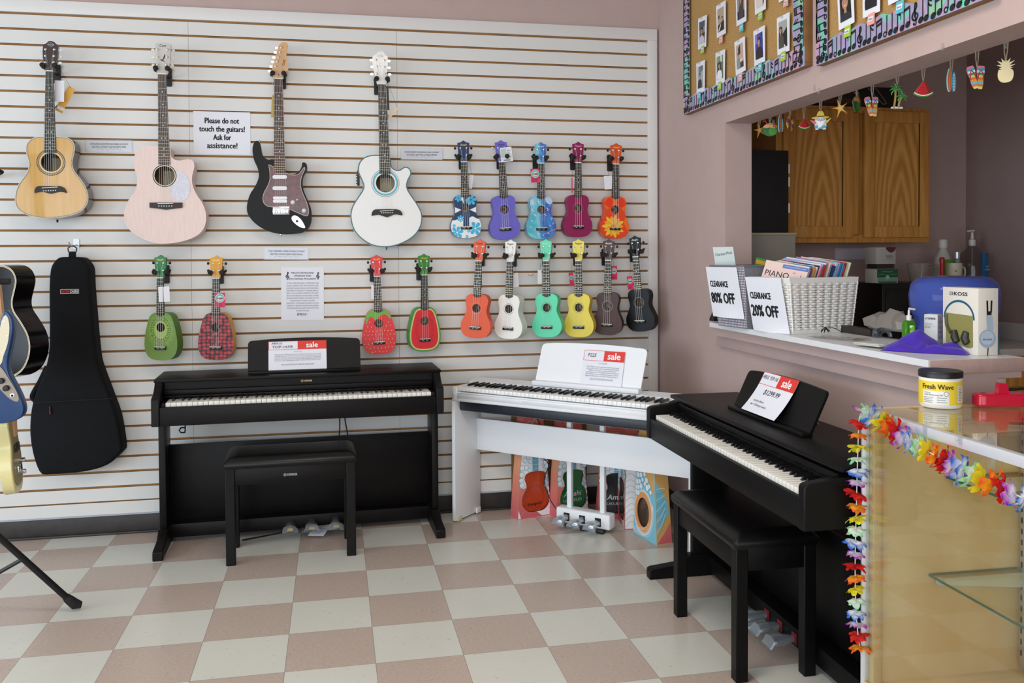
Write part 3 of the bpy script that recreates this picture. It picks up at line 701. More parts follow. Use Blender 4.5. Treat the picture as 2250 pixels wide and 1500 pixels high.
# --- natural parlour guitar
SPRUCE = M('spruce_top', 'cf9f55', .22, coat=.4, noise=(5, 'd8ab62', 3, (9, 1, .6))); MAHOG = M('dark_mahogany', '33201a', .25, coat=.4, noise=(20, '452a20', 3, (1, 1, .2)))
k1 = crop(2.679, 0, 0)
BW = [(0, .002, C('efece0')), (.002, .0015, C('1b1a18')), (.0035, .0015, C('cfcab4')), (.005, .001, C('20201c'))]
def nat(what, a, pl, L):
    if what == 'head':
        x, z = L((298, 262)); pl.ring(a, x, z, .010, .0106, C('cfcfc8'), .0006, 24); pl.ring(a, x+.004, z+.001, .007, .0075, C('cfcfc8'), .0006, 24); pl.text(a, 'Oscar Schmidt', x, z, C('d8d6cc'), h=.006, w=.032, shear=.25)
    else:
        acoustic_bridge(a, L, [(206, 1135), (210, 1110), (225, 1097), (260, 1096), (345, 1096), (368, 1100), (385, 1113), (393, 1135), (375, 1131), (350, 1129), (325, 1134), (300, 1140), (275, 1134), (250, 1129), (225, 1131)], ((250, 1107), (344, 1101)), ((261, 1124), (331, 1121)))
        mb = MB(); x, z = L((319, 1290)); mb.lathe([(.004, .0), (.006, -.004), (.003, -.008), (.006, -.012), (.002, -.014)], BLACK, (x, .05, z), 10, (0, 0, 1)); mb.build('strap_button', a)
guitar('acoustic_guitar', 'small natural spruce acoustic guitar with dark sides, leftmost on the slat wall', 'guitar', k1, .05, .098,
       [(262, 803), (215, 805), (180, 820), (158, 845), (152, 880), (160, 920), (170, 960), (165, 1000), (145, 1035), (115, 1075), (95, 1120), (88, 1165), (92, 1205), (115, 1240), (160, 1265), (220, 1280), (290, 1285), (360, 1279), (430, 1264), (480, 1241), (510, 1205), (520, 1165), (512, 1120), (490, 1075), (460, 1035), (435, 1000), (425, 960), (432, 920), (440, 880), (435, 845), (415, 820), (385, 807), (330, 803)],
       SPRUCE, MAHOG, hole=((300, 955), (356, 955)), binding=BW, nut=((270, 420), (314, 420)), fbend=((260, 898), (332, 900)),
       head=[(268, 421), (262, 380), (252, 340), (250, 300), (252, 275), (252, 262), (272, 254), (283, 243), (300, 241), (318, 246), (328, 258), (341, 264), (341, 285), (340, 320), (330, 370), (316, 421)], head_mat=M('dark_head_veneer', '2b1512', .3, coat=.4),
       pegs=[((268, 290), -1), ((267, 328), -1), ((267, 367), -1), ((319, 291), 1), ((317, 329), 1), ((316, 366), 1)], roset=[(1.0, 1.06, C('2a1d14')), (1.1, 1.16, C('e9dcb4')), (1.28, 1.34, C('3b2d1c')), (1.42, 1.52, C('40505a'))], bridge=(297, 1104), extra=nat, scale=.60, nfr=18, hang=.034, hanglabel='black wall hanger holding the natural spruce guitar')
# --- pastel pink cutaway
PPINK = M('pastel_pink_lacquer', 'e7cfc8', .42, noise=(90, 'e2c8c0', 4, (1, 1, .15))); PEARLW = M('white_pearloid', 'd8d6e0', .3, noise=(70, 'c8c6d4', 4))
def pnk(what, a, pl, L):
    if what == 'head':
        x, z = L((958, 268)); pl.text(a, 'Cort', x, z, C('2c2523'), h=.011, w=.030, off=.02, shear=.2)
        pl.poly(a, smooth_path([L(p) for p in [(968, 318), (972, 335), (960, 352), (945, 358), (958, 345)]], 3), C('40383a')); pl.poly(a, smooth_path([L(p) for p in [(940, 350), (958, 352), (972, 366), (955, 358)]], 3), C('40383a'))
    else:
        mb = MB(); mb.prism(smooth_path([L(p) for p in [(1043, 1000), (1062, 1004), (1090, 1025), (1112, 1060), (1120, 1100), (1116, 1140), (1100, 1168), (1070, 1182), (1040, 1178), (1015, 1155), (1003, 1120), (1000, 1098), (1022, 1085), (1040, 1060), (1046, 1030)]], 3), -.0018, 0, FRONT, PEARLW); mb.build('pickguard', a)
        acoustic_bridge(a, L, [(882, 1192), (1074, 1192), (1074, 1222), (1040, 1226), (978, 1234), (920, 1226), (882, 1222)], ((930, 1199), (1022, 1197)), ((938, 1213), (1013, 1213)), sm=1)
PW = [(0, .0016, C('f2e4de'))]
guitar('acoustic_guitar', 'pastel pink cutaway acoustic guitar with white pearl pickguard on the slat wall', 'guitar', k1, .04, .105,
       [(932, 862), (870, 860), (830, 870), (800, 895), (788, 940), (790, 985), (803, 1030), (808, 1070), (795, 1120), (765, 1165), (742, 1205), (731, 1255), (733, 1300), (752, 1340), (790, 1375), (840, 1405), (900, 1427), (960, 1433), (1030, 1428), (1100, 1412), (1160, 1385), (1198, 1345), (1212, 1295), (1209, 1245), (1190, 1195), (1160, 1150), (1140, 1110), (1130, 1070), (1132, 1030), (1143, 985), (1140, 955), (1125, 940), (1095, 938), (1060, 945), (1030, 940), (1010, 925), (1003, 900), (1000, 868)],
       PPINK, PPINK, hole=((969, 1034), (1029, 1034)), binding=PW, nut=((930, 437), (979, 437)), fbend=((933, 968), (1002, 968)), fb_mat=M('brown_fretboard', '3d2c25', .5, noise=(40, '4b382e', 3, (1, 1, .1))),
       head=[(929, 438), (920, 400), (915, 330), (914, 280), (914, 256), (935, 252), (958, 249), (985, 252), (1004, 257), (1004, 290), (1001, 340), (995, 390), (981, 438)], head_mat=M('pale_grey_head', 'cfc8c0', .4, noise=(30, 'c4bcb4', 3, (1, 1, .2))),
       pegs=[((926, 291), -1), ((927, 336), -1), ((928, 381), -1), ((986, 292), 1), ((984, 336), 1), ((980, 380), 1)], peg_button=C('e6dfc2'), roset=[(1.0, 1.08, C('d8cfb8')), (1.08, 1.18, C('3a3530')), (1.18, 1.24, C('e6dcd0'))], bridge=(976, 1198), extra=pnk, scale=.645, hang=.030, hanglabel='black wall hanger holding the pastel pink guitar')
# --- black double cutaway electric
k2 = crop(3, 480, 60)
EBLK = M('satin_black_lacquer', '0b0c0d', .45, spec=.25); TORT = M('red_tortoise_plastic', '3c1014', .18, noise=(38, '6e1f1a', 5), coat=.15); MAPLE = M('maple_neck', 'd6a877', .4, noise=(8, 'cf9e6c', 3, (6, 1, .5)))
def ele(what, a, pl, L):
    if what == 'head':
        x, z = L((430, 232)); pl.text(a, 'Cort', x, z, C('1d1512'), h=.013, w=.030, off=.02, rot=math.radians(78)); x, z = L((397, 312)); pl.ell(a, x, z, .0022, .005, C('22150f'))
    else:
        root = a
        mb = MB(); out = smooth_path([L(p) for p in [(332, 905), (352, 915), (368, 925), (368, 960), (440, 962), (452, 962), (480, 972), (510, 974), (535, 962), (555, 935), (566, 922), (570, 935), (560, 955), (548, 985), (541, 1020), (545, 1065), (560, 1105), (580, 1150), (592, 1190), (594, 1225), (585, 1242), (565, 1240), (530, 1225), (490, 1208), (462, 1196), (440, 1184), (400, 1180), (350, 1184), (318, 1176), (298, 1155), (293, 1120), (303, 1085), (322, 1050), (338, 1010), (340, 970), (336, 935)]], 2)
        mb.prism(out, -.0025, 0, FRONT, TORT); pl.stroke(mb, out, .0022, C('cfc6c4'), .0028, True); pg = mb.build('pickguard', root)
        WP = C('e9e9ea', .35)
        for y in (987, 1061):
            mb = MB(); mb.prism([L((x, yy)) for x, yy in rrect(357, 452, y-12, y+12, 11, 4)], -.008, 0, FRONT, WP)
            for k in range(6): x, z = L((371+k*13.5, y)); Plane((0, -.008, 0), (1, 0, 0), (0, 0, 1)).ell(mb, x, z, .0018, .0018, C('b8b8ba'), .0005, 8)
            mb.build('pickup', root)
        for y in (1125, 1146):
            mb = MB(); mb.prism([L(p) for p in rrect(360, 453, y-10, y+10, 9, 4)], -.008, 0, FRONT, WP); mb.build('pickup', root)
        mb = MB(); p, q = L((358, 1180)), L((471, 1235)); mb.box(p[0], q[0], -.009, 0, q[1], p[1], CHROME, .002)
        for k in range(6):
            x, z = L((370+k*17.5, 1212)); mb.box(x-.0045, x+.0045, -.014, -.009, z-.012, z+.010, CHROME, .0015)
        mb.build('bridge', root)
        for c in ((491, 1154), (565, 1209)):
            mb = MB(); x, z = L(c); mb.lathe([(.0115, 0), (.0115, -.006), (.008, -.009), (.0072, -.016), (.001, -.017)], C('d9dadc', .3), (x, -.002, z), 16, (0, 1, 0)); mb.build('knob', root)
        mb = MB(); x, z = L((527, 1134)); mb.lathe([(.003, 0), (.002, -.014), (.004, -.018), (.001, -.02)], C('e8e8ea'), (x, -.002, z), 8, (.4, 1, .2)); mb.build('switch', root)
        mb = MB(); mb.prism(smooth_path([L(p) for p in [(483, 1253), (495, 1241), (515, 1243), (540, 1262), (562, 1295), (571, 1320), (555, 1322), (525, 1308), (497, 1285), (485, 1268)]], 3), -.003, 0, FRONT, CHROME); x, z = L((518, 1278)); mb.lathe([(.007, 0), (.007, -.004), (.004, -.005), (.0038, -.004)], C('2a2a2c', .3), (x, -.003, z), 14, (0, 1, 0)); mb.build('jack_plate', root)
        for c, dr in (((268, 745), (0, 0, 1)), ((408, 1370), (0, 0, -1))):
            mb = MB(); x, z = L(c); mb.lathe([(.003, -.006), (.003, .0), (.006, .002), (.002, .004)], CHROME, (x, .02, z), 10, dr); mb.build('strap_button', root)
guitar('electric_guitar', 'satin black electric guitar with red tortoise pickguard and pale maple headstock', 'guitar', k2, .085, .044,
       [(366, 872), (330, 872), (300, 855), (285, 825), (278, 785), (270, 757), (255, 748), (238, 755), (226, 785), (225, 825), (235, 875), (255, 920), (266, 960), (262, 1000), (240, 1050), (208, 1100), (190, 1160), (188, 1210), (205, 1250), (240, 1290), (290, 1325), (350, 1350), (420, 1362), (490, 1361), (550, 1352), (590, 1325), (610, 1285), (614, 1230), (605, 1180), (580, 1120), (560, 1070), (553, 1020), (560, 980), (578, 950), (584, 925), (580, 900), (565, 890), (553, 893), (547, 920), (530, 950), (500, 968), (470, 965), (450, 950), (440, 935)],
       EBLK, EBLK, nut=((366, 340), (424, 340)), fbend=((367, 958), (441, 958)), fb_mat=ROSEFB, neck_mat=MAPLE,
       head=[(364, 338), (356, 318), (347, 295), (350, 280), (362, 245), (378, 190), (390, 140), (400, 115), (415, 102), (435, 97), (452, 102), (458, 115), (452, 140), (447, 180), (452, 225), (460, 265), (456, 285), (440, 300), (428, 320), (424, 338)], head_mat=MAPLE,
       pegs=[((368, 286), -1), ((377, 256), -1), ((388, 225), -1), ((397, 196), -1), ((406, 163), -1), ((415, 133), -1)], bridge=(414, 1190), extra=ele, scale=.648, nfr=22, hang=.022, hanglabel='black wall hanger holding the black electric guitar')
# --- white cutaway with teal binding
GWHT = M('white_gloss_lacquer', 'e6e5e2', .3, coat=.3); TEAL = C('2f6a72', .3)
def wht(what, a, pl, L):
    if what == 'head':
        x, z = L((1068, 188)); pl.ring(a, x, z, .010, .0104, C('b9b9bd'), .0006, 24); pl.ring(a, x+.005, z+.001, .007, .0074, C('b9b9bd'), .0006, 24); pl.text(a, 'Oscar Schmidt', x, z, C('9a9aa0'), h=.006, w=.03, shear=.25)
        for s in (-1, 1): pl.stroke(a, [(L((1068, 232))[0]+s*.0045*math.sin(PI*k/12)*(1 if k < 10 else -.6), L((1068, 232))[1]-.024*k/12) for k in range(13)], .0006, C('77777d'))
    else:
        acoustic_bridge(a, L, [(1009, 1240), (1014, 1215), (1030, 1201), (1060, 1199), (1150, 1198), (1185, 1202), (1205, 1216), (1212, 1238), (1190, 1236), (1165, 1233), (1140, 1240), (1112, 1251), (1085, 1244), (1058, 1236), (1030, 1238)], ((1063, 1212), (1155, 1205)), ((1076, 1223), (1145, 1222)))
        mb = MB(); x, z = L((926, 990)); mb.box(x-.008, x+.004, .02, .045, z-.04, z+.04, BLACK, .003)
        for k in range(4): mb.box(x-.014, x-.006, .026, .036, z-.03+k*.014, z-.024+k*.014, BLACK, .002)
        mb.build('preamp', a)
        mb = MB(); x, z = L((1112, 1448)); mb.lathe([(.004, .0), (.006, -.004), (.003, -.008), (.006, -.012), (.002, -.014)], C('6a6a6c', .3), (x, .05, z), 10, (0, 0, 1)); mb.build('strap_button', a)
guitar('acoustic_guitar', 'white cutaway acoustic guitar with teal binding and turquoise rosette on the slat wall', 'guitar', k2, .06, .085,
       [(1062, 842), (1020, 840), (970, 852), (935, 880), (920, 920), (922, 960), (940, 1000), (955, 1040), (950, 1070), (925, 1110), (895, 1155), (875, 1200), (870, 1250), (880, 1305), (905, 1355), (950, 1400), (1010, 1435), (1080, 1448), (1150, 1443), (1220, 1420), (1285, 1380), (1325, 1330), (1343, 1275), (1339, 1220), (1315, 1170), (1285, 1125), (1255, 1080), (1243, 1045), (1250, 1010), (1268, 975), (1270, 950), (1258, 928), (1235, 918), (1215, 925), (1195, 938), (1170, 938), (1148, 925), (1138, 900), (1130, 860)],
       GWHT, GWHT, hole=((1100, 1026), (1160, 1026)), binding=[(0, .0045, TEAL), (.0045, .001, C('203c40'))], nut=((1052, 376), (1104, 376)), fbend=((1062, 965), (1136, 965)),
       head=[(1051, 376), (1038, 335), (1024, 290), (1016, 230), (1016, 195), (1022, 185), (1040, 175), (1052, 160), (1070, 157), (1088, 162), (1098, 178), (1112, 188), (1116, 205), (1115, 260), (1108, 320), (1106, 376)], head_mat=GWHT,
       pegs=[((1039, 213), -1), ((1044, 258), -1), ((1043, 305), -1), ((1094, 216), 1), ((1095, 261), 1), ((1099, 306), 1)], roset=[(1.0, 1.04, C('48484a')), (1.2, 1.24, C('8a8f94')), (1.26, 1.40, C('2fb6cf')), (1.5, 1.54, C('4b4f54'))], bridge=(1110, 1208), extra=wht, scale=.645, hang=-.026, hanglabel='black wall hanger holding the white cutaway guitar')

# ------------------------------------------------------------------ ukuleles
UKE_O = [(0, 0), (.028, 0), (.045, -.005), (.056, -.015), (.061, -.030), (.0605, -.046), (.0565, -.064), (.054, -.080), (.056, -.096), (.063, -.114), (.0715, -.132), (.0785, -.150), (.081, -.168), (.0785, -.188), (.069, -.207), (.052, -.221), (.028, -.228), (0, -.2295)]
PIN_O = [(0, 0), (.028, 0), (.044, -.006), (.057, -.018), (.066, -.038), (.074, -.066), (.081, -.096), (.086, -.126), (.088, -.152), (.086, -.180), (.078, -.205), (.062, -.224), (.038, -.235), (0, -.238)]
_um = {}
def um(key, fn):
    if key not in _um: _um[key] = fn()
    return _um[key]
def ukulele(label, hpx, bpx, top, side=None, head=None, art=None, pine=False, yaw=0, yf=.083, brand='Amahi', brand_col='d9c179', roset='e8e4da', knob=None, fb=FRETB, nyl=NYLON, hangx=.0, group='ukuleles on the slat wall', pads=.033, hl=''):
    A, B = PY(*hpx, yf), PY(*bpx, yf); tot = .174+.114+(.238 if pine else .2295); s = math.hypot(A.x-B.x, A.z-B.z)/tot; roll = math.atan2(A.x-B.x, A.z-B.z)
    root = thing('ukulele', label, 'ukulele', B, group=group)
    root.rotation_euler = (0, roll, math.radians(yaw)); root.scale = (s, s, s)
    half = PIN_O if pine else UKE_O; H = -half[-1][1]; T = .060 if not pine else .056
    ol = [(x, z+H) for x, z in half]; ol = smooth_path(ol[:-1]+[ol[-1]]+[(-x, z) for x, z in ol[-2:0:-1]], 3)
    side = side or top; head = head or side
    hz = H-.073; hr = .0225
    mb = MB(); mb.prism(ol, 0, T, FRONT, top, side, hole=ellipse(0, hz, hr, hr, 24)); mb.prism(ellipse(0, hz, hr, hr, 24), 0, .003, FRONT, HOLEWOOD, front=False, back=False)
    q = Plane((0, T-.002, 0), (1, 0, 0), (0, 0, 1)); q.ell(mb, 0, hz, .05, .05, HOLEWOOD, .0004); q.ell(mb, .006, hz+.002, .018, .018, LABEL, .0008); q.ell(mb, .006, hz+.002, .010, .010, C('8f4a3a'), .0012)
    pl = Plane((0, 0, 0), (1, 0, 0), (0, 0, 1))
    if art: art(pl, mb, ol, H)
    mb.build('body', root)
    if roset:
        def rs(): m = MB(); pl.ring(m, 0, 0, .0275, .0287, C(roset), .0009, 28); return m.mesh('rosette')
        link('rosette', um(('ros', roset), rs), root, (0, 0, hz))
    zt = H+.174
    def nk(mat):
        def f():
            m = MB(); m.loft([[(w*math.cos(a), (-.001 if math.sin(a) <= 0 else .018*math.sin(a)), z) for a in [k*2*PI/10 for k in range(10)]] for z, w in ((.0, .0215), (.08, .019), (.174, .017))], mat); return m.mesh('neck')
        return f
    link('neck', um(('neck', head.name), nk(head)), root, (0, 0, H))
    def fbm():
        m = MB(); pts = [(-.017, .174), (.017, .174), (.0215, -.010), (0, -.018), (-.0215, -.010)]; m.prism(pts, -.0035, .001, FRONT, fb); p2 = Plane((0, -.0035, 0), (1, 0, 0), (0, 0, 1)); sc = .345
        for k in range(1, 13):
            d = sc*(1-2**(-k/12.)); w = .017+.0045*d/.184; p2.rect(m, -w, w, .174-d-.0007, .174-d+.0007, FRET, .0006)
            if k in (5, 7, 10): dm = sc*(1-2**(-(k-.5)/12.)); p2.ell(m, 0, .174-dm, .0022, .0022, PEARL, .0006, 10)
        return m.mesh('fretboard', 20)
    link('fretboard', um(('fb', fb.name), fbm), root, (0, 0, H))
    def hdm():
        m = MB(); pts = [(-.018, 0), (.018, 0), (.021, .02), (.0285, .05), (.031, .092), (.0315, .101), (.022, .102), (.010, .107), (0, .114), (-.010, .107), (-.022, .102), (-.0315, .101), (-.031, .092), (-.0285, .05), (-.021, .02)]
        m.prism(pts, .0, .012, FRONT, head); p2 = Plane((0, 0, 0), (1, 0, 0), (0, 0, 1)); p2.text(m, brand, 0, .091, C(brand_col), h=.0105, w=.035, off=.015, shear=.3); return m.mesh('headstock', 30)
    link('headstock', um(('hd', head.name, brand, brand_col), hdm), root, (0, 0, zt))
    def nut(): m = MB(); m.box(-.017, .017, -.0055, .001, -.002, .0025, IVORY); return m.mesh('nut')
    link('nut', um('nut', nut), root, (0, 0, zt))
    def br():
        m = MB(); m.box(-.030, .030, -.009, 0, -.010, .007, M('black_bridge', '111111', .4), .0015); m.box(-.029, .029, -.0115, -.008, .003, .006, IVORY)
        for x in (-.011, .011): m.ball((x, -.0095, -.003), .0022, .0015, .0022, PEARL, 8, 5)
        return m.mesh('bridge')
    bz = H-.174
    link('bridge', um('br', br), root, (0, 0, bz))
    def st():
        m = MB()
        for i, x in enumerate((-1, -.33, .33, 1)):
            px, pz = ((-.0155, .037), (-.0165, .074), (.0165, .074), (.0155, .037))[i]
            m.tube([(px, -.004, zt+pz), (x*.0125, -.006, zt+.002), (x*.0165, -.0115, bz+.004), (x*.0165, -.009, bz-.003)], .00055, nyl, 5, False)
        return m.mesh('strings')
    link('strings', um(('st', pine), st), root)
    kc = knob or HBLK
    def pg(sd):
        def f():
            m = MB(); m.lathe([(.0052, 0), (.0052, -.002), (.0026, -.003), (.0026, -.008), (.001, -.009)], CHROME, (0, 0, 0), 10, (0, 1, 0))
            m.tube([(sd*.008, .014, 0), (sd*.022, .014, 0)], .002, CHROME, 6); m.lathe([(.004, 0), (.0068, .002), (.0068, .009), (.004, .011)], kc, (sd*.022, .014, 0), 12, (sd, 0, 0)); return m.mesh('tuning_peg')
        return f
    for sd in (-1, 1):
        for x, z in ((.0155, .037), (.0165, .074)): link('tuning_peg', um(('pg', sd, kc.name), pg(sd)), root, (sd*x, 0, zt+z))
    bpy.context.view_layer.update()
    N_ = root.matrix_world @ Vector((0, .006, zt+.024))
    h = hanger(N_.x, N_.z, N_.y, hangx, pads, 'black wall hanger holding '+hl)
    return root
k3 = crop(3, 960, 280); k4 = crop(2.5, 0, 500); k5 = crop(4.891, 540, 520)
def blob(pl, mb, ol, c, R, n, ratio, mat, lift, rot=0, width=.45):
    """a flower of n round-ended petals printed on the face"""
    for k in range(n):
        a = rot+2*PI*k/n; pts = []
        for t in range(14):
            b = 2*PI*t/14; u = R*.55+R*.45*math.cos(b); v = R*width*math.sin(b)*(.55+.45*math.cos(b)*.6)
            pts.append(clamp_in((c[0]+u*math.cos(a)-v*math.sin(a), c[1]+u*math.sin(a)+v*math.cos(a)), ol))
        pl.poly(mb, pts, mat, lift+k*.00003)
def patch(pl, mb, ol, pts, mat, lift, n=3): pl.poly(mb, [clamp_in(p, ol) for p in (smooth_path(pts, n) if n > 1 else pts)], mat, lift)
def around_hole(pl, mb, pts, mat, lift, H, r=.0232):
    """a printed shape that leaves the sound hole open"""
    h = ellipse(0, H-.073, r, r, 24); tr = tessellate_polygon([[Vector((*p, 0)) for p in pts], [Vector((*p, 0)) for p in h]]); mb.add([pl.p(a, b, lift) for a, b in list(pts)+h], tr, mat)
U = lambda H, x, y: (x*.000797, H-y*.000797)          # printed art is measured in crop units from the body top centre
def art_hibiscus(pl, mb, ol, H):
    W_, CY = C('eceeee', .35), C('3cb4dc', .35)
    g = lambda *p: [U(H, a, b) for a, b in p]
    patch(pl, mb, ol, g((-110, 175), (-70, 168), (-35, 150), (-18, 165), (-20, 210), (0, 220), (20, 205), (22, 160), (45, 145), (75, 160), (110, 175), (110, 250), (60, 300), (-60, 300), (-110, 250)), W_, .0004)
    for s in (-1, 1): patch(pl, mb, ol, g((s*28, 100), (s*80, 84), (s*80, 118)), W_, .0004, 1)
    patch(pl, mb, ol, g((-10, 60), (-32, 18), (-28, 0), (-14, 0)), W_, .0004, 1); patch(pl, mb, ol, g((8, 60), (30, 22), (20, 5)), W_, .0004, 1)
    for c, R, r0 in (((-45, 22), 26, .3), ((38, 34), 38, .1), ((-35, 158), 24, .5), ((-62, 250), 42, .2), ((62, 225), 46, .9), ((-80, 205), 12, 0), ((18, 240), 13, .4), ((4, 278), 12, 0)):
        blob(pl, mb, ol, U(H, *c), R*.0008, 6, 1, CY, .0006, r0)
def art_orange(pl, mb, ol, H):
    A, Y, O2 = C('f0711c', .35), C('f2c53a', .35), C('f9a52a', .35); g = lambda *p: [U(H, a, b) for a, b in p]
    patch(pl, mb, ol, g((-85, 60), (-70, 14), (-40, 0), (0, 20), (40, 0), (75, 20), (85, 65), (60, 100), (35, 70), (0, 60), (-35, 72), (-55, 90)), A, .0003)
    patch(pl, mb, ol, g((-74, 55), (-62, 22), (-40, 10), (-12, 34), (-22, 66), (-45, 78)), C('e93c14', .35), .0005); patch(pl, mb, ol, g((74, 55), (62, 22), (40, 10), (12, 34), (22, 66), (45, 78)), C('e93c14', .35), .0005)
    patch(pl, mb, ol, g((105, 120), (70, 150), (66, 190), (100, 230)), A, .0003)
    c = U(H, -12, 205)
    for k in range(14):
        a = 2*PI*k/14; R = .066 if k % 2 else .058; pts = [(0, -.008), (R*.55, -.012), (R, 0), (R*.55, .012), (0, .008)]
        patch(pl, mb, ol, [(c[0]+u*math.cos(a)-v*math.sin(a), c[1]+u*math.sin(a)+v*math.cos(a)) for u, v in pts], Y if k % 2 else O2, .0006+.00003*k, 2)
    pl.ell(mb, c[0], c[1], .012, .012, C('e98c1e'), .0012)
def galaxy():
    m, N, L, b = new_mat('turquoise_and_violet_galaxy_print'); tc = N.new('ShaderNodeTexCoord'); nz = N.new('ShaderNodeTexNoise'); nz.inputs['Scale'].default_value = 9; nz.inputs['Detail'].default_value = 4; nz.inputs['Distortion'].default_value = .8
    sp = N.new('ShaderNodeSeparateXYZ'); L.new(tc.outputs['Object'], sp.inputs[0]); L.new(tc.outputs['Object'], nz.inputs[0])
    ad = N.new('ShaderNodeMath'); ad.operation = 'MULTIPLY_ADD'; ad.inputs[1].default_value = 2.2; L.new(sp.outputs[0], ad.inputs[0]); L.new(nz.outputs[0], ad.inputs[2])
    rp = N.new('ShaderNodeValToRGB'); e = rp.color_ramp.elements; e[0].position = .30; e[0].color = lin('4fb4c4'); e[1].position = .72; e[1].color = lin('5a3f9e')
    for p, c in ((.42, '86cfe0'), (.5, '3f8fd0'), (.60, '4460b8')): x = e.new(p); x.color = lin(c)
    L.new(ad.outputs[0], rp.inputs[0]); L.new(rp.outputs[0], b.inputs[0]); b.inputs['Roughness'].default_value = .3; return m
def art_galaxy(pl, mb, ol, H):
    rnd = random.Random(4); W_ = C('f2f4fa', .35); V = C('3b4a9e', .35); OR = C('e79a6a', .35)
    for c, r in (((60, 20), 34), ((-66, 42), 22)): patch(pl, mb, ol, [U(H, c[0]+r*math.cos(t), c[1]+r*math.sin(t)) for t in [k*2*PI/12 for k in range(12)]], C('b8cfe6', .35), .0003, 1)
    for c in ((-52, 45), (-15, 35), (40, 20), (56, 50), (-62, 90), (-58, 165), (-40, 130), (30, 120), (70, 150), (62, 195), (-18, 250), (85, 185), (50, 245), (-70, 210), (15, 262), (45, 85)):
        p = U(H, c[0]+rnd.uniform(-5, 5), c[1]+rnd.uniform(-5, 5))
        q = clamp_in(p, offset_in(ol, .006)); r = rnd.uniform(.0035, .006); blob(pl, mb, ol, q, r*1.5, 3, 1, W_, .0005, rnd.uniform(0, 6)); blob(pl, mb, ol, (q[0]+r*.5, q[1]+r*.7), r*1.1, 2, 1, V, .0008, rnd.uniform(0, 6))
    for k in range(18):
        p = clamp_in(U(H, rnd.uniform(-90, 90), rnd.uniform(10, 270)), offset_in(ol, .004)); r = rnd.uniform(.0012, .003)
        pl.poly(mb, [(p[0]+(r if i % 2 == 0 else r*.3)*math.cos(i*PI/4), p[1]+(r if i % 2 == 0 else r*.3)*math.sin(i*PI/4)) for i in range(8)], W_, .0007)
    for k in range(6): a = U(H, 10+k*14, 262-k*6); pl.stroke(mb, [a, (a[0]+.022, a[1]+.014)], [.0004, .0022], OR, .0006)
def art_strawberry(pl, mb, ol, H):
    G = C('6fa53c', .35); g = lambda *p: [(a*.000367, H-b*.000367) for a, b in p]
    patch(pl, mb, ol, g((0, 0), (-90, 2), (-130, 20), (-165, 70), (-185, 120), (-175, 215), (-150, 150), (-100, 95), (-50, 155), (0, 110), (40, 85), (95, 75), (140, 110), (185, 145), (160, 70), (115, 15), (60, 0)), G, .0004, 2)
    rnd = random.Random(2); S, D = C('f1d694', .4), C('a81420', .35)
    for r in range(9):
        for c in range(9):
            x = (-.078+.0195*c+(.0098 if r % 2 else 0)); z = H-.045-.0225*r
            if not inside((x, z), offset_in(ol, .006)) or (abs(x) < .03 and z > H-.10) or (z > H-.052 and abs(x) > .02 and abs(x) < .05) or (abs(x) < .034 and abs(z-H+.178) < .013): continue
            x += rnd.uniform(-.003, .003); z += rnd.uniform(-.003, .003); pl.ell(mb, x, z, .0034, .0052, D, .0004, 10); pl.ell(mb, x, z+.0008, .0019, .0034, S, .0006, 9)
def art_watermelon(pl, mb, ol, H):
    lay = [(.004, '6fa544'), (.0075, 'b9d070'), (.010, 'e9d9a0'), (.0125, 'e87a68'), (.0150, 'd9303a')]
    for i, (d, c) in enumerate(lay): around_hole(pl, mb, offset_in(ol, d), C(c, .35), .0002+.0001*i, H)
    K = C('2b1418', .4)
    for s in (-1, 1):
        for i in range(16):
            t = i/15; x = s*(.030+.013*math.sin(t*PI*.9)+(.006 if i % 2 else -.002)); z = H-.062-.105*t; pl.ell(mb, x, z, .0012, .0042, K, .0008, 8, -s*.5)
def art_kiwi(pl, mb, ol, H):
    for i, (rx, rz, c) in enumerate(((.076, .092, '6f9238'), (.064, .080, '789a3c'), (.056, .068, '7f9f40'), (.044, .057, '8cac48'), (.032, .046, 'a3bb5c'))): 
        pts = [clamp_in(((rx+(.0035*math.sin(17*a) if i < 4 else 0))*math.cos(a), H-.085+(rz+(.0035*math.sin(17*a) if i < 4 else 0))*math.sin(a)), offset_in(ol, .003)) for a in [k*2*PI/90 for k in range(90)]]
        around_hole(pl, mb, pts, C(c, .35), .0002+.0001*i, H)
    rnd = random.Random(7)
    for k in range(64):
        a = 2*PI*k/32+rnd.uniform(-.06, .06); q = .78 if k < 32 else .98; x, z = .052*q*math.cos(a), H-.085+.064*q*math.sin(a); pl.ell(mb, x, z, .0046, .0019, C('33422e', .4), .0009, 8, math.atan2(z-H+.085, x))
def cherries():
    m, N, L, b = new_mat('cherry_print'); tc = N.new('ShaderNodeTexCoord'); vo = N.new('ShaderNodeTexVoronoi'); vo.inputs['Scale'].default_value = 48; vo.inputs['Randomness'].default_value = .35
    mp = N.new('ShaderNodeMapping'); mp.inputs['Scale'].default_value = (1, .0, 1.15); L.new(tc.outputs['Object'], mp.inputs[0]); L.new(mp.outputs[0], vo.inputs[0])
    rp = N.new('ShaderNodeValToRGB'); e = rp.color_ramp.elements; e[0].position = .0; e[0].color = lin('f0b8a0'); e[1].position = .68; e[1].color = lin('2a1420')
    for p, c in ((.08, 'c8504a'), (.34, 'b0343c'), (.48, '8a2634'), (.56, '3a1c2c')): x = e.new(p); x.color = lin(c)
    L.new(vo.outputs['Distance'], rp.inputs[0]); L.new(rp.outputs[0], b.inputs[0]); b.inputs['Roughness'].default_value = .3; return m
def UM(n, c, r=.42): return M(n, c, r, spec=.45)
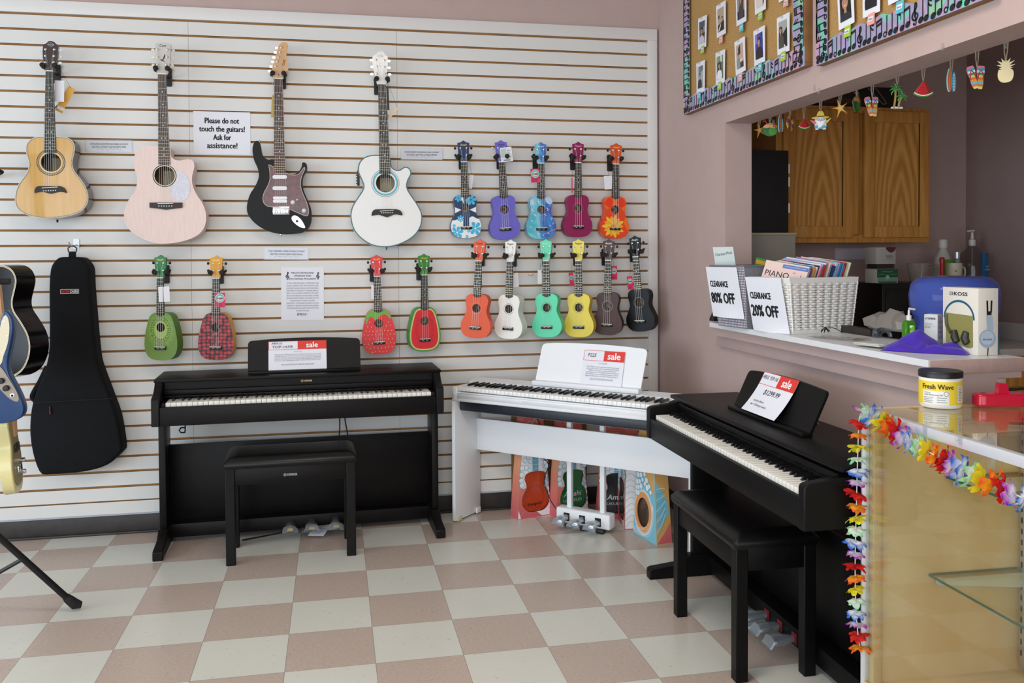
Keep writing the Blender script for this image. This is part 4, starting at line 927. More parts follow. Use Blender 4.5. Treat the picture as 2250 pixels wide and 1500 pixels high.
LAV = UM('lavender_lacquer', '6a63c4'); NAVY = UM('navy_lacquer', '17365f', .3); MAG = UM('magenta_lacquer', '8d1250'); ORN = UM('orange_red_lacquer', 'e8471f', .3); TER = UM('orange_lacquer', 'e05326'); UWH = UM('white_uke_lacquer', 'ecebe4'); MINT = UM('mint_lacquer', '5fdcae'); YEL = UM('yellow_lacquer', 'ecd84f'); BRN = UM('brown_lacquer', '43231f'); UBK = M('black_uke_lacquer', '0e1012', .42, spec=.25); GAL = galaxy()
KIW = UM('kiwi_green_lacquer', '6b8a36'); KIWH = UM('green_head_lacquer', '1f7a3c'); PINY = UM('golden_lacquer', 'd99a1c'); STR = UM('strawberry_lacquer', 'dd1f26', .3); MEL = UM('melon_green_lacquer', '3e8a3c', .35); CHER = cherries()
ukulele('navy ukulele with white petals and cyan flowers, leftmost of the upper row', k3((174, 85)), k3((195, 728)), NAVY, NAVY, NAVY, art_hibiscus, brand_col='e4b94a', roset=None, hangx=-.012, hl='the navy flower ukulele')
ukulele('plain lavender ukulele with a price card hung on its head', k3((421, 82)), k3((455, 738)), LAV, brand_col='4a3f80', brand='Penguin', roset='a9a4e0', hangx=-.012, hl='the lavender ukulele', knob=C('d8d2c4'))
ukulele('turquoise and violet galaxy print ukulele with stars', k3((684, 95)), k3((690, 735)), GAL, GAL, GAL, art_galaxy, brand_col='cfe4f2', roset=None, hangx=-.03, hl='the galaxy print ukulele')
ukulele('plain magenta ukulele in the upper row', k3((932, 93)), k3((930, 722)), MAG, brand='Penguin', brand_col='d8b0c4', roset='c87aa0', hangx=-.03, hl='the magenta ukulele')
ukulele('orange red ukulele with a large yellow sunflower print', k3((1183, 102)), k3((1172, 732)), ORN, ORN, UM('orange_head', 'd9541c'), art_orange, brand_col='f2c878', roset='d8a05a', hangx=-.036, hl='the sunflower ukulele')
for i, (lab, h, b_, mt, br, bc, ro, hx, yw, hl) in enumerate((
    ('plain orange ukulele in the lower row', (285, 735), (250, 1388), TER, 'Penguin', '7a3018', 'e9a98a', .012, -26, 'the plain orange ukulele'),
    ('plain white ukulele with a thin black rosette', (488, 738), (468, 1393), UWH, 'Penguin', '4c4a44', '2a2a2a', .016, -38, 'the white ukulele'),
    ('plain mint green ukulele', (718, 735), (725, 1383), MINT, 'Amahi', 'b9f2dc', '3a5a50', -.008, -30, 'the mint ukulele'),
    ('plain yellow ukulele overlapping the brown one', (932, 735), (935, 1382), YEL, 'Penguin', '5a5022', '6a6430', -.016, -31, 'the yellow ukulele'),
    ('plain brown ukulele between the yellow and the black one', (1132, 735), (1120, 1368), BRN, 'Amahi', 'e9e2dc', 'c9bfb4', -.026, -29, 'the brown ukulele'))):
    ukulele(lab, k3(h), k3(b_), mt, brand=br, brand_col=bc, roset=ro, hangx=hx, yaw=yw, yf=.04, hl=hl)
ukulele('black ukulele hanging tilted over the right trim of the slat wall', k3((1300, 712)), k3((1345, 1345)), UBK, brand='Amahi', brand_col='ededed', roset='bfb9ac', hangx=-.02, yaw=-42, yf=.03, hl='the tilted black ukulele')
ukulele('kiwi slice ukulele with green head, left of the piano rest', k4((880, 150)), k4((884, 729)), KIW, UM('dark_kiwi_side', '4d7a2c'), KIWH, art_kiwi, pine=True, roset=None, hangx=.026, yaw=-20, yf=.06, brand_col='e8dc7a', hl='the kiwi ukulele')
ukulele('dark red cherry print ukulele with golden sides and head', k4((1188, 153)), k4((1185, 728)), CHER, PINY, PINY, None, pine=True, roset=None, hangx=.02, yaw=-10, yf=.07, brand_col='fbe9a0', hl='the cherry print ukulele')
ukulele('red strawberry ukulele with seeds and green leaves', k5((1403, 192)), k5((1440, 1265)), STR, STR, STR, art_strawberry, pine=True, roset=None, hangx=-.022, brand_col='f2c34a', hl='the strawberry ukulele')
ukulele('watermelon slice ukulele with green rim', k5((1917, 182)), k5((1925, 1232)), MEL, MEL, MEL, art_watermelon, pine=True, roset=None, hangx=-.026, yaw=8, brand_col='e8c832', hl='the watermelon ukulele')
# ------------------------------------------------------------------ paper signs and sleeves on the slat wall
def sheet(name, label, quad, fn, cat='sign', group=None, thick=.0008, mat=None, y=YS-.002):
    """quad: top-left, top-right, bottom-left pixels on the slat wall"""
    a, b, c = PY(*quad[0], y), PY(*quad[1], y), PY(*quad[2], y)
    r = b-a; u = a-c; w, h = r.length, u.length; r.normalize(); n = r.cross(u).normalized(); u = n.cross(r)
    mb = MB(); pl = Plane(c-c, r, u); o = pl
    mb.hexa([o.p(0, 0, -thick), o.p(w, 0, -thick), o.p(w, h, -thick), o.p(0, h, -thick)], [o.p(0, 0, 0), o.p(w, 0, 0), o.p(w, h, 0), o.p(0, h, 0)], mat or PAPER)
    fn(o, mb, w, h); ob = mb.build(name, loc=c, smooth=0)
    return tag(ob, label, cat, group)
def clef(pl, mb, x, y, h, m, lift=.0008, w=.09):
    """a treble clef drawn with one ribbon"""
    P = [(-.10, -.42), (-.02, -.48), (.06, -.44), (.07, -.34), (.02, .0), (-.03, .32), (.02, .46), (.08, .42), (.08, .28), (-.05, .12), (-.18, -.02), (-.18, -.16), (-.06, -.26), (.10, -.24), (.18, -.12), (.12, .0), (.0, .0), (-.06, -.08), (-.02, -.16)]
    S = smooth_path(P, 4, False); n = len(S); pl.stroke(mb, [(x+a*h, y+b*h) for a, b in S], [h*w*(.45+.55*math.sin(PI*i/n)) for i in range(n)], m, lift); pl.ell(mb, x-.08*h, y-.41*h, .06*h, .06*h, m, lift, 10)
def s_touch(pl, mb, w, h):
    for i, (t, k) in enumerate((('Please do not', .60), ('touch the guitars!', .80), ('Ask for', .31), ('assistance!', .53))): pl.text(mb, t, w*.5, h*(.79-.195*i), INK, h=h*.125, w=w*k, off=.04)
sheet('paper_sign', 'white paper sign asking not to touch the guitars', ((424, 244), (549, 247), (426, 338)), s_touch)
def s_meca(pl, mb, w, h):
    G = C('77778a', .7)
    for i, (t, k) in enumerate((("MECA'S KEYBOARD", .53), ('UPGRADE AND', .40), ('EXCHANGE PROGRAM', .61))): pl.text(mb, t, w*.5, h*(.895-.056*i), INK, h=h*.032, w=w*k, off=.012)
    clef(pl, mb, w*.15, h*.84, h*.15, INK); clef(pl, mb, w*.86, h*.84, h*.14, INK)
    for i, t in enumerate(("AT MECA, WE'RE DEDICATED TO SUPPORTING YOUR", 'MUSICAL JOURNEY. START WITH AN ENTRY LEVEL', 'KEYBOARD (YAMAHA PSRE-263 OR NP15B PIAGGERO),', "AND WHEN YOU'RE READY TO UPGRADE, BRING IT", "BACK TO US IN WORKING CONDITION. WE'LL APPLY", '100% OF YOUR ORIGINAL PURCHASE PRICE TOWARD', 'AN ARIUS DIGITAL PIANO, ALLOWING YOU TO', 'UPGRADE WITHOUT LOSING YOUR INITIAL', 'INVESTMENT. THIS PROGRAM ENSURES YOU CAN', 'CONTINUE TO GROW AS A MUSICIAN WHILE KEEPING', 'COSTS MANAGABLE AND MAKING THE MOST OF YOUR', 'ORIGINAL PURCHASE!')):
        pl.text(mb, t, w*.5, h*(.70-.047*i), G, h=h*.026, w=w*(.75 if len(t) > 36 else .58 if len(t) > 20 else .3))
    pl.text(mb, 'MECA', w*.50, h*.118, C('274f9e', .6), h=h*.034, w=w*.18, off=.03); clef(pl, mb, w*.385, h*.115, h*.06, INK); pl.rect(mb, w*.42, w*.59, h*.092, h*.095, C('274f9e', .6)); pl.rect(mb, w*.61, w*.614, h*.10, h*.135, C('274f9e', .6))
sheet('flyer', 'white flyer about the keyboard upgrade and exchange program', ((614, 587), (708, 587), (618, 704)), s_meca, 'flyer')
SLEEVE = glassy('clear_plastic_sleeve', 'f4f6f8', .12, 1.45, .12)
def sleeve(label, quad, l1, l2):
    def fn(pl, mb, w, h):
        pl.text(mb, l1, w*.5, h*.68, INK, h=h*.13, w=w*.84, off=.03); pl.text(mb, l2, w*.5, h*.43, INK, h=h*.13, w=w*.74, off=.03)
        pts = smooth_path([(w*(.22+.56*t/9), h*(.20+(.07 if t % 2 else -.03)+(.04 if t in (2, 5, 7) else 0))) for t in range(10)], 4, False); pl.stroke(mb, pts, h*.016, C('50505a', .7))
        pl.rect(mb, -.006, w+.006, -.005, h+.004, SLEEVE, .003)
    return sheet('label_sleeve', label, quad, fn, 'label', 'labels in clear sleeves on the slat wall')
sleeve('label strip in a clear sleeve right of the natural guitar', ((189, 308), (289, 309), (190, 333)), 'CORT JADECLASSICPPOP JADE SERIES ACOUSTIC', 'ELECTRIC CUTAWAY GUITAR (PASTEL PINK)')
sleeve('label strip in a clear sleeve under the black electric guitar', ((581, 543), (676, 544), (582, 569)), 'CORT G200OPBK G SERIES DOUBLE CUTAWAY', 'ELECTRIC GUITAR (OPEN PORE BLACK)')
sleeve('label strip in a clear sleeve right of the white guitar', ((881, 326), (971, 327), (882, 350)), 'OSCAR SCHMIDT OG10CEWH-A FOLK CUTAWAY', 'ACOUSTIC ELECTRIC GUITAR (WHITE)')

# ------------------------------------------------------------------ swing tags hung on the instruments
TAGW = M('white_tag_card', 'e9eaf0', .6); TAGR = M('raspberry_tag_card', 'd7305c', .55)
def swing(label, quad, hook, y, kind, yaw=0):
    """quad tl, tr, bl in pixels on plane y; hook: pixel where the cord is tied"""
    a, b, c = PY(*quad[0], y), PY(*quad[1], y), PY(*quad[2], y); r = b-a; u = a-c; w, h = r.length, u.length; r.normalize(); n = r.cross(u).normalized(); u = n.cross(r)
    root = thing('swing_tag', label, 'tag', c, group='swing tags hung on the instruments')
    mb = MB(); pl = Plane((0, 0, 0), r, u); m = {'w': TAGW, 'r': TAGR, 'g': C('b49a4a', .45), 'o': C('d9a23a', .5), 'p': C('e3c9ae', .5), 'k': C('2a2a2c', .5)}[kind[0]]
    mb.hexa([pl.p(0, 0, -.0008), pl.p(w, 0, -.0008), pl.p(w, h, -.0008), pl.p(0, h, -.0008)], [pl.p(0, 0, 0), pl.p(w, 0, 0), pl.p(w, h, 0), pl.p(0, h, 0)], m)
    if kind == 'r':
        pl.ell(mb, w*.5, h*.64, w*.44, w*.44, C('e6f0f2', .5), .0005); pl.ell(mb, w*.5, h*.64, w*.40, w*.40, C('6fb4bf', .5), .0007); pl.ell(mb, w*.5, h*.62, w*.30, w*.24, C('cfe2dc', .5), .0009); pl.ell(mb, w*.56, h*.60, w*.16, w*.12, C('dd8a4c', .5), .0011)
        pl.text(mb, 'Amahi', w*.5, h*.63, INK, h=h*.12, w=w*.62, off=.02, shear=.3, lift=.0014)
        for k in range(3): pl.rect(mb, w*.08, w*(.75-.1*(k % 2)), h*(.09+.075*k), h*(.115+.075*k), C('8e1a3c', .6))
    if kind == 'wb':
        for k in range(16): pl.rect(mb, w*(.2+.6*k/16), w*(.2+.6*(k+.5)/16), h*.06, h*.16, INK)
        pl.rect(mb, w*.05, w*.95, h*.2, h*.205, INK); pl.rect(mb, w*.06, w*.5, h*.3, h*.9, C('b9cdc9', .5)); 
        for k in range(8): pl.rect(mb, w*.58, w*(.88-.1*(k % 3)), h*(.3+.07*k), h*(.325+.07*k), C('6f7480', .6))
    if kind == 'ob': pl.rect(mb, 0, w, h*.08, h*.20, C('e9e2d6', .5)); pl.rect(mb, 0, w*.1, 0, h, C('e9e2d6', .5))
    mb.build('card', root, smooth=0)
    k = PY(*hook, y+.004)-Vector(c); t = pl.p(w*.5, h*.96, .0012)
    mb = MB(); mb.tube([tuple(t), tuple((t+k)/2+Vector((.001, -.002, 0))), tuple(k)], .0006, C('2a2622', .8) if kind[0] != 'g' else C('d8d8d8'), 5); mb.build('cord', root)
P = lambda cr, *q: tuple(cr(p) for p in q)
swing('blank white tag on the neck of the natural guitar', P(k1, (321, 472), (378, 475), (320, 597)), k1((348, 405)), .07, 'w')
swing('orange card behind the white tag of the natural guitar', P(k1, (392, 500), (437, 523), (320, 645)), k1((352, 405)), .09, 'ob')
swing('small gold hang tag left of the black electric guitar neck', P(k2, (342, 446), (366, 448), (346, 592)), k2((351, 335)), .088, 'g')
swing('thin dark tag right of the white cutaway guitar neck', P(k2, (1108, 402), (1121, 402), (1114, 545)), k2((1108, 350)), .07, 'k')
swing('pale tan tag right of the white cutaway guitar neck', P(k2, (1101, 495), (1117, 508), (1110, 595)), k2((1110, 352)), .074, 'p')
swing('white tag half hidden behind the navy ukulele neck', P(k3, (205, 310), (230, 314), (205, 400)), k3((214, 235)), .10, 'w')
swing('barcode price card on the lavender ukulele head', P(k3, (413, 135), (490, 126), (426, 230)), k3((428, 128)), .076, 'wb')
swing('red tag left of the galaxy print ukulele neck', P(k3, (621, 273), (681, 270), (622, 364)), k3((652, 245)), .075, 'r')
swing('thin tag seen edge on beside the magenta ukulele', P(k3, (886, 335), (893, 335), (888, 430)), k3((890, 250)), .08, 'r2')
swing('blank white tag left of the sunflower ukulele neck', P(k3, (1104, 319), (1158, 316), (1106, 408)), k3((1131, 250)), .085, 'w')
swing('red tag half hidden behind the orange ukulele neck', P(k3, (272, 968), (297, 968), (272, 1058)), k3((292, 890)), .07, 'r')
swing('blank white tag right of the white ukulele neck', P(k3, (499, 960), (539, 957), (501, 1052)), k3((517, 885)), .055, 'w')
swing('pale tag half hidden behind the mint ukulele neck', P(k3, (664, 938), (690, 938), (664, 1030)), k3((684, 890)), .07, 'w')
swing('red tag half hidden behind the yellow ukulele neck', P(k3, (876, 958), (905, 954), (878, 1047)), k3((890, 890)), .07, 'r')
swing('red tag right of the brown ukulele neck', P(k3, (1144, 913), (1188, 911), (1146, 1004)), k3((1160, 855)), .05, 'r')
swing('red tag left of the tilted black ukulele neck', P(k3, (1258, 982), (1294, 978), (1260, 1070)), k3((1278, 880)), .05, 'r')
swing('blank white tag on the kiwi ukulele neck', P(k4, (871, 325), (932, 322), (873, 409)), k4((903, 280)), .05, 'w')
swing('red tag on the cherry print ukulele neck', P(k4, (1181, 357), (1239, 357), (1179, 438)), k4((1208, 275)), .06, 'r')
swing('blank white tag half hidden behind the strawberry ukulele neck', P(k5, (1345, 515), (1392, 515), (1348, 668)), k5((1375, 440)), .10, 'w')
# empty wire hook clipped on the slat wall
q = PY(1165, 602, YS-.004); mb = MB(); mb.tube(smooth_path([(-.012, 0, .002), (-.012, -.002, -.004), (-.004, -.012, -.008), (.008, -.012, -.008), (.014, -.003, -.003), (.012, 0, .002)], 3, False), .0012, C('b5b5b2', .3, metal=.8), 5)
tag(mb.build('wire_hook', loc=q), 'tiny empty wire hook on the slats between the white and mint ukuleles', 'hook')
# ------------------------------------------------------------------ cork boards on the right wall
CORK = M('cork', 'c09a60', .85, noise=(260, 'a98048', 5), bump=(300, .15)); OAKF = M('board_edge_wood', '8d6237', .6, noise=(12, '75502b', 3, (1, .15, 1)))
def holo():
    m, N, L, b = new_mat('holographic_border_foil'); geo = N.new('ShaderNodeTexCoord'); wv = N.new('ShaderNodeTexNoise'); wv.inputs['Scale'].default_value = 7; wv.inputs['Detail'].default_value = 1.5; wv.inputs['Distortion'].default_value = 1.2
    mp = N.new('ShaderNodeMapping'); mp.inputs['Rotation'].default_value = (.5, 0, .3); mp.inputs['Scale'].default_value = (1, 1.6, .8); L.new(geo.outputs['Object'], mp.inputs[0]); L.new(mp.outputs[0], wv.inputs[0])
    rp = N.new('ShaderNodeValToRGB'); e = rp.color_ramp.elements; e[0].position = .28; e[0].color = lin('8fb6c9'); e[1].position = .74; e[1].color = lin('9fd6b0')
    for p, c in ((.36, '6fe0b4'), (.43, 'b7a6d8'), (.50, 'a9a9c6'), (.57, 'd9a6c4'), (.64, '8fa9d6')): x = e.new(p); x.color = lin(c)
    L.new(wv.outputs[0], rp.inputs[0]); L.new(rp.outputs[0], b.inputs[0]); b.inputs['Roughness'].default_value = .25; b.inputs['Metallic'].default_value = .25; return m
HOLO = holo(); NOTE = C('141318', .55)
def note(pl, mb, x, y, s, kind):
    """one printed note standing at x, y (baseline), height s"""
    def hd(cx, cy, hollow=False):
        if hollow: pl.ring(mb, cx, cy, s*.07, s*.135, NOTE, .0011, 14)
        else: pl.ell(mb, cx, cy, s*.17, s*.135, NOTE, .0011, 14, .4)
    def stem(cx, y0, y1): pl.rect(mb, cx-s*.032, cx+s*.032, y0, y1, NOTE, .0011)
    if kind in ('q', 'h', 'e'):
        hd(x, y+s*.13, kind == 'h'); stem(x+s*.13, y+s*.15, y+s*.95)
        if kind == 'e': pl.stroke(mb, smooth_path([(x+s*.13, y+s*.95), (x+s*.2, y+s*.78), (x+s*.34, y+s*.68), (x+s*.33, y+s*.5)], 4, False), [s*.10]*8+[s*.04]*5, NOTE, .0011)
    elif kind == 's':
        hd(x, y+s*.13); stem(x+s*.13, y+s*.15, y+s*.95)
        for d in (0, .2): pl.stroke(mb, smooth_path([(x+s*.13, y+s*(.93-d)), (x+s*.22, y+s*(.8-d)), (x+s*.36, y+s*(.74-d))], 4, False), s*.08, NOTE, .0011)
    elif kind in ('bb', 'bs'):
        d = s*.38; hd(x, y+s*.10); hd(x+d, y+s*.16); stem(x+s*.13, y+s*.12, y+s*.85); stem(x+d+s*.13, y+s*.18, y+s*.93)
        for o in ((0,) if kind == 'bb' else (0, -.17)): pl.poly(mb, [(x+s*.11, y+s*(.74+o)), (x+d+s*.15, y+s*(.82+o)), (x+d+s*.15, y+s*(.94+o)), (x+s*.11, y+s*(.86+o))], NOTE, .0012)
    elif kind == 'c': clef(pl, mb, x+s*.08, y+s*.48, s*.98, NOTE, .0012, .10)
SEQ = [('q', .32), ('s', .42), ('bs', .72), ('h', .36), ('q', .36), ('e', .42), ('bb', .74), ('c', .42)]
def run(pl, mb, x0, x1, y, s, start=0):
    x = x0; i = start
    while True:
        k, adv = SEQ[i % 8]
        if x+adv*s > x1: break
        note(pl, mb, x+s*.16, y, s, k); x += adv*s*1.06; i += 1
def board(label, y0, y1, z0, z1):
    """y0 left end, y1 right end (nearer the camera)"""
    root = thing('notice_board', label, 'board', (XW, (y0+y1)/2, z0)); W = y0-y1; H = z1-z0; T = .034
    # local: x right along the wall (-y), y into the wall, z up
    root.rotation_euler = (0, 0, -PI/2)
    mb = MB(); mb.box(-W/2+.012, W/2-.012, -.022, -.001, .012, H-.012, CORK); mb.build('cork_panel', root)
    mb = MB(); fr = .014
    for a in ((-W/2, W/2, 0, fr), (-W/2, W/2, H-fr, H), (-W/2, -W/2+fr, fr, H-fr), (W/2-fr, W/2, fr, H-fr)): mb.box(a[0], a[1], -T, 0, a[2], a[3], OAKF, .002)
    mb.build('frame', root)
    pl = Plane((0, -T-.0006, 0), (1, 0, 0), (0, 0, 1)); s = .080
    for nm in ('bottom', 'top', 'left', 'right'):
        mb = MB(); horiz = nm in ('bottom', 'top'); Ln = W if horiz else H
        if horiz: q = Plane(pl.p(-W/2, 0 if nm == 'bottom' else H-s*1.12), pl.r, pl.u)
        elif nm == 'left': q = Plane(pl.p(-W/2+s*1.02, 0, -.0006), pl.u, -pl.r)
        else: q = Plane(pl.p(W/2-.010, 0, -.0006), pl.u, -pl.r)
        edge = [(0, 0), (Ln, 0)]; n = int(Ln/.04)
        top = [(Ln*k/n, s*(1.0+.10*math.sin(k*2.1))) for k in range(n, -1, -1)]
        q.poly(mb, edge+top, HOLO, 0); mb.add([q.p(a, b, -.0006) for a, b in edge+top], [tuple(range(len(top)+1, -1, -1))], HOLO)
        run(q, mb, .008, Ln-.005, s*.05, s*.92, {'bottom': 0, 'top': 3, 'left': 7, 'right': 5}[nm]); mb.build('music_note_border', root, smooth=0)
    return root
bl, br = PX(1515, 251, XW), PX(1786, 144, XW)
board('left cork notice board with holographic music note border and five photo columns', bl.y, br.y, 2.124, 2.80)
b2, b2r = PX(1810, 142, XW), PX(2190, 6, XW)
board('right cork notice board with holographic music note border, cut by the frame', b2.y, b2r.y-.02, 2.106, 2.80)
# instant photographs and name stickers
SKIN = C('b98a70', .6); HAIR = C('1c1512', .6); HAIRB = C('4a2f22', .6)
kb1 = crop(5.769, 1510, 0); kb2 = crop(5.625, 1800, 0); XB = XW-.0365; PW, PH = .096, .150
def portrait(pl, mb, w, h, style):
    bg, cloth, hair, extra = style; x0, x1, y0, y1 = w*.15, w*.85, h*.15, h*.86; pw, ph = x1-x0, y1-y0; cl = lambda pts: [(min(max(a, x0), x1), min(max(b, y0), y1)) for a, b in pts]
    pl.rect(mb, x0, x1, y0, y1, C(bg, .4), .0005); cx = x0+pw*extra[0]; cy = y0+ph*extra[1]; s = ph*extra[2]
    L_ = .0007
    for col, rc in extra[3]: pl.poly(mb, cl([(x0+pw*a, y0+ph*b) for a, b in rc]), C(col, .4), L_); L_ += .0001
    pl.poly(mb, cl(smooth_path([(cx-s*1.5, y0), (cx-s*1.4, cy-s*1.8), (cx-s*.5, cy-s*1.15), (cx+s*.5, cy-s*1.15), (cx+s*1.4, cy-s*1.8), (cx+s*1.5, y0)], 3)), C(cloth, .4), .0013)
    if hair[1]: pl.poly(mb, cl(smooth_path([(cx-s*.8, cy-s*1.9), (cx-s*.85, cy), (cx-s*.5, cy+s*.9), (cx+s*.5, cy+s*.9), (cx+s*.85, cy), (cx+s*.8, cy-s*1.9)], 3)), C(hair[0], .5), .0012)
    pl.poly(mb, cl([(cx-s*.22, cy-s*1.2), (cx+s*.22, cy-s*1.2), (cx+s*.22, cy-s*.5), (cx-s*.22, cy-s*.5)]), SKIN, .0014)
    pl.poly(mb, cl(ellipse(cx, cy, s*.58, s*.78, 18)), SKIN, .0017)
    pl.poly(mb, cl(smooth_path([(cx-s*.62, cy+s*.1), (cx-s*.55, cy+s*.75), (cx, cy+s*1.0), (cx+s*.55, cy+s*.75), (cx+s*.62, cy+s*.1), (cx+s*.3, cy+s*.5), (cx-s*.3, cy+s*.5)], 3)), C(hair[0], .5), .0019)
    for sx in (-1, 1): pl.poly(mb, cl(ellipse(cx+sx*s*.22, cy+s*.08, s*.07, s*.04, 8)), HAIR, .0021)
    pl.poly(mb, cl(ellipse(cx, cy-s*.38, s*.2, s*.06, 10)), C('e6dcd6', .5), .0021)
PIANO_R = ('17151a', [(.35, .45), (1, .72), (1, 0), (.6, 0)]); KEYS = ('e8e4dc', [(.25, .30), (.33, .33), (.80, .02), (.62, .0)])
def polaroid(label, c_bl, c_br, style, cr, tagdef=None, name=None):
    a, b = PX(*cr(c_bl), XB), PX(*cr(c_br), XB); c = (a+b)/2; tilt = math.atan2(b.z-a.z, -(b.y-a.y))
    root = thing('instant_photo', label, 'photo', (XB, c.y, c.z), group='instant photos pinned on the cork boards'); root.rotation_euler = (-tilt*0, 0, -PI/2)
    mb = MB(); pl = Plane((-PW/2, 0, 0), (math.cos(tilt), 0, math.sin(tilt)), (-math.sin(tilt), 0, math.cos(tilt)))
    mb.hexa([pl.p(0, 0, -.0008), pl.p(PW, 0, -.0008), pl.p(PW, PH, -.0008), pl.p(0, PH, -.0008)], [pl.p(0, 0, 0), pl.p(PW, 0, 0), pl.p(PW, PH, .004), pl.p(0, PH, .004)], PAPER)
    q = Plane(pl.p(0, 0, .0002), pl.r, pl.p(0, PH, .004)-pl.p(0, 0, 0)); portrait(q, mb, PW, PH, style); mb.build('print', root, smooth=0)
    mb = MB(); mb.lathe([(.005, 0), (.004, -.004), (.003, -.008), (.0045, -.011), (.001, -.012)], glassy('clear_pin_plastic', 'f0f2f4', .05, 1.45, .3), tuple(q.p(PW*.5, PH*.955, .001)), 10, (0, 1, 0)); mb.build('push_pin', root)
NTC = {'g': C('a9cf2c', .6), 'p': C('f2a79a', .6), 'c': C('5cbfd2', .6)}
def sticker(label, cpt, cr, col, name, s=1.):
    a = PX(*cr(cpt), XB-.003); w, h = .034*s, .036*s; root = a
    mb = MB(); pl = Plane((0, 0, 0), (0, -1, 0), (0, 0, 1)); mb.hexa([pl.p(-w/2, -h/2, -.0006), pl.p(w/2, -h/2, -.0006), pl.p(w/2, h/2, -.0006), pl.p(-w/2, h/2, -.0006)], [pl.p(-w/2, -h/2, .004), pl.p(w/2, -h/2, .004), pl.p(w/2, h/2, 0), pl.p(-w/2, h/2, 0)], NTC[col])
    q = Plane((-.0002, 0, 0), (0, -1, 0), pl.p(0, h/2, 0)-pl.p(0, -h/2, .004)); q.o = Vector(pl.p(0, 0, .0022)); q.rect(mb, -w*.40, w*.40, -h*.2, h*.2, PAPER, .0006); q.text(mb, name, 0, 0, INK, h=h*.2, w=w*.62, lift=.0012)
    tag(mb.build('name_sticker', loc=a, smooth=0), label, 'sticker', 'name stickers under the photos')
ST = {
 'a': ('8f938e', 'cfc6d8', ('211613', 1), (.5, .55, .17, [('4a5560', [(0, .6), (1, .75), (1, 1), (0, 1)]), ('2a2a2a', [(.5, .35), (1, .5), (1, .3), (.5, .2)])])),
 'b': ('b9a48a', '241a18', ('2a1712', 0), (.78, .5, .10, [('2a130e', [(0, 0), (1, 0), (1, .42), (0, .28)]), ('e6e2da', [(.05, .05), (.2, .02), (.75, .36), (.65, .40)]), ('3a2c22', [(.15, .55), (.32, .58), (.32, .72), (.15, .70)])])),
 'c': ('9a8c82', '3f3a44', ('3a2620', 1), (.55, .72, .13, [('6a3a2a', [(.4, .1), (.7, .15), (.9, .8), (.75, .8)]), ('241a18', [(0, 0), (1, 0), (1, .3), (0, .35)])])),
 'd': ('c2b7ac', 'e0d6cc', ('4a3226', 1), (.45, .75, .16, [('1a181c', [(.55, 0), (1, .1), (1, .5), (.6, .3)]), ('efeae2', [(0, .1), (.5, .3), (.5, .0), (0, 0)])])),
 'f': ('aeb6bb', '1d1f24', ('15120f', 0), (.45, .55, .13, [('6d7880', [(.3, .6), (1, .8), (1, 1), (.3, 1)]), ('e8e8e6', [(.55, .05), (.85, .05), (.6, .4), (.45, .4)])])),
 'g': ('5c6b4e', 'f0eef0', ('241813', 1), (.45, .56, .15, [('8fa06e', [(.1, .7), (.5, .8), (.4, 1), (0, 1)]), ('d8ddd0', [(.6, .75), (.9, .7), (.85, 1), (.5, 1)])])),
 'h': ('c9ab9c', '8f9488', ('2c221c', 0), (.30, .55, .10, [('2c2a30', [(.3, .55), (.62, .6), (.62, .98), (.3, .85)]), ('3a2c24', [(.3, .0), (1, .0), (1, .25), (.3, .2)]), ('e8e2da', [(.5, .25), (.9, .28), (.85, .38), (.5, .34)])])),
 'i': ('4a3fa0', '16171b', ('1a1512', 0), (.52, .66, .17, [('8a7ad8', [(.0, .6), (.3, .65), (.3, 1), (0, 1)]), ('243a8a', [(.7, .5), (1, .5), (1, 1), (.7, 1)])])),
 'j': ('a9aca4', '4a4640', ('3a2218', 1), (.25, .66, .15, [PIANO_R, KEYS])),
 'k': ('2a2320', '2b2c33', ('1c1512', 1), (.5, .60, .30, [('16181e', [(0, 0), (1, 0), (1, .2), (0, .3)])])),
 'l': ('b9a4c0', '1b1a20', ('5a3424', 1), (.5, .74, .2, [('e8e0ea', [(.0, .0), (.3, .1), (.3, .6), (0, .6)])]))}
polaroid('photo of a long haired person, at the left end of the upper row', (122, 628), (255, 575), ST['a'], kb1)
polaroid('photo of a person at a dark upright piano, second in the upper row', (357, 498), (508, 410), ST['b'], kb1)
polaroid('photo of a person holding a brown instrument, third in the upper row', (606, 347), (768, 255), ST['c'], kb1)
polaroid('photo cut by the frame with white and black piano keys, above the sax player', (845, 200), (1010, 105), ST['d'], kb1)
polaroid('photo almost hidden above the frame, only its white lower edge in view', (1153, 35), (1320, -55), ST['l'], kb1)
polaroid('photo of a person in black, at the left end of the lower row', (103, 1195), (237, 1145), ST['f'], kb1)
polaroid('photo of a person in a white top before green trees', (347, 1083), (490, 1030), ST['g'], kb1)
polaroid('photo of a person playing drums by a grey panel', (595, 977), (762, 885), ST['h'], kb1)
polaroid('photo of a person in a black shirt before a violet background', (835, 850), (1003, 770), ST['i'], kb1)
polaroid('photo of a person leaning on a grand piano', (1122, 712), (1318, 628), ST['j'], kb1)
polaroid('close portrait photo of a smiling person with glasses on the right board', (220, 398), (460, 270), ST['k'], kb2)
polaroid('photo of a person in a black vest on the right board', (508, 240), (783, 122), ST['l'], kb2)
polaroid('photo on the right board of which only the lower corner is in view', (848, 75), (1090, -45), ST['d'], kb2)
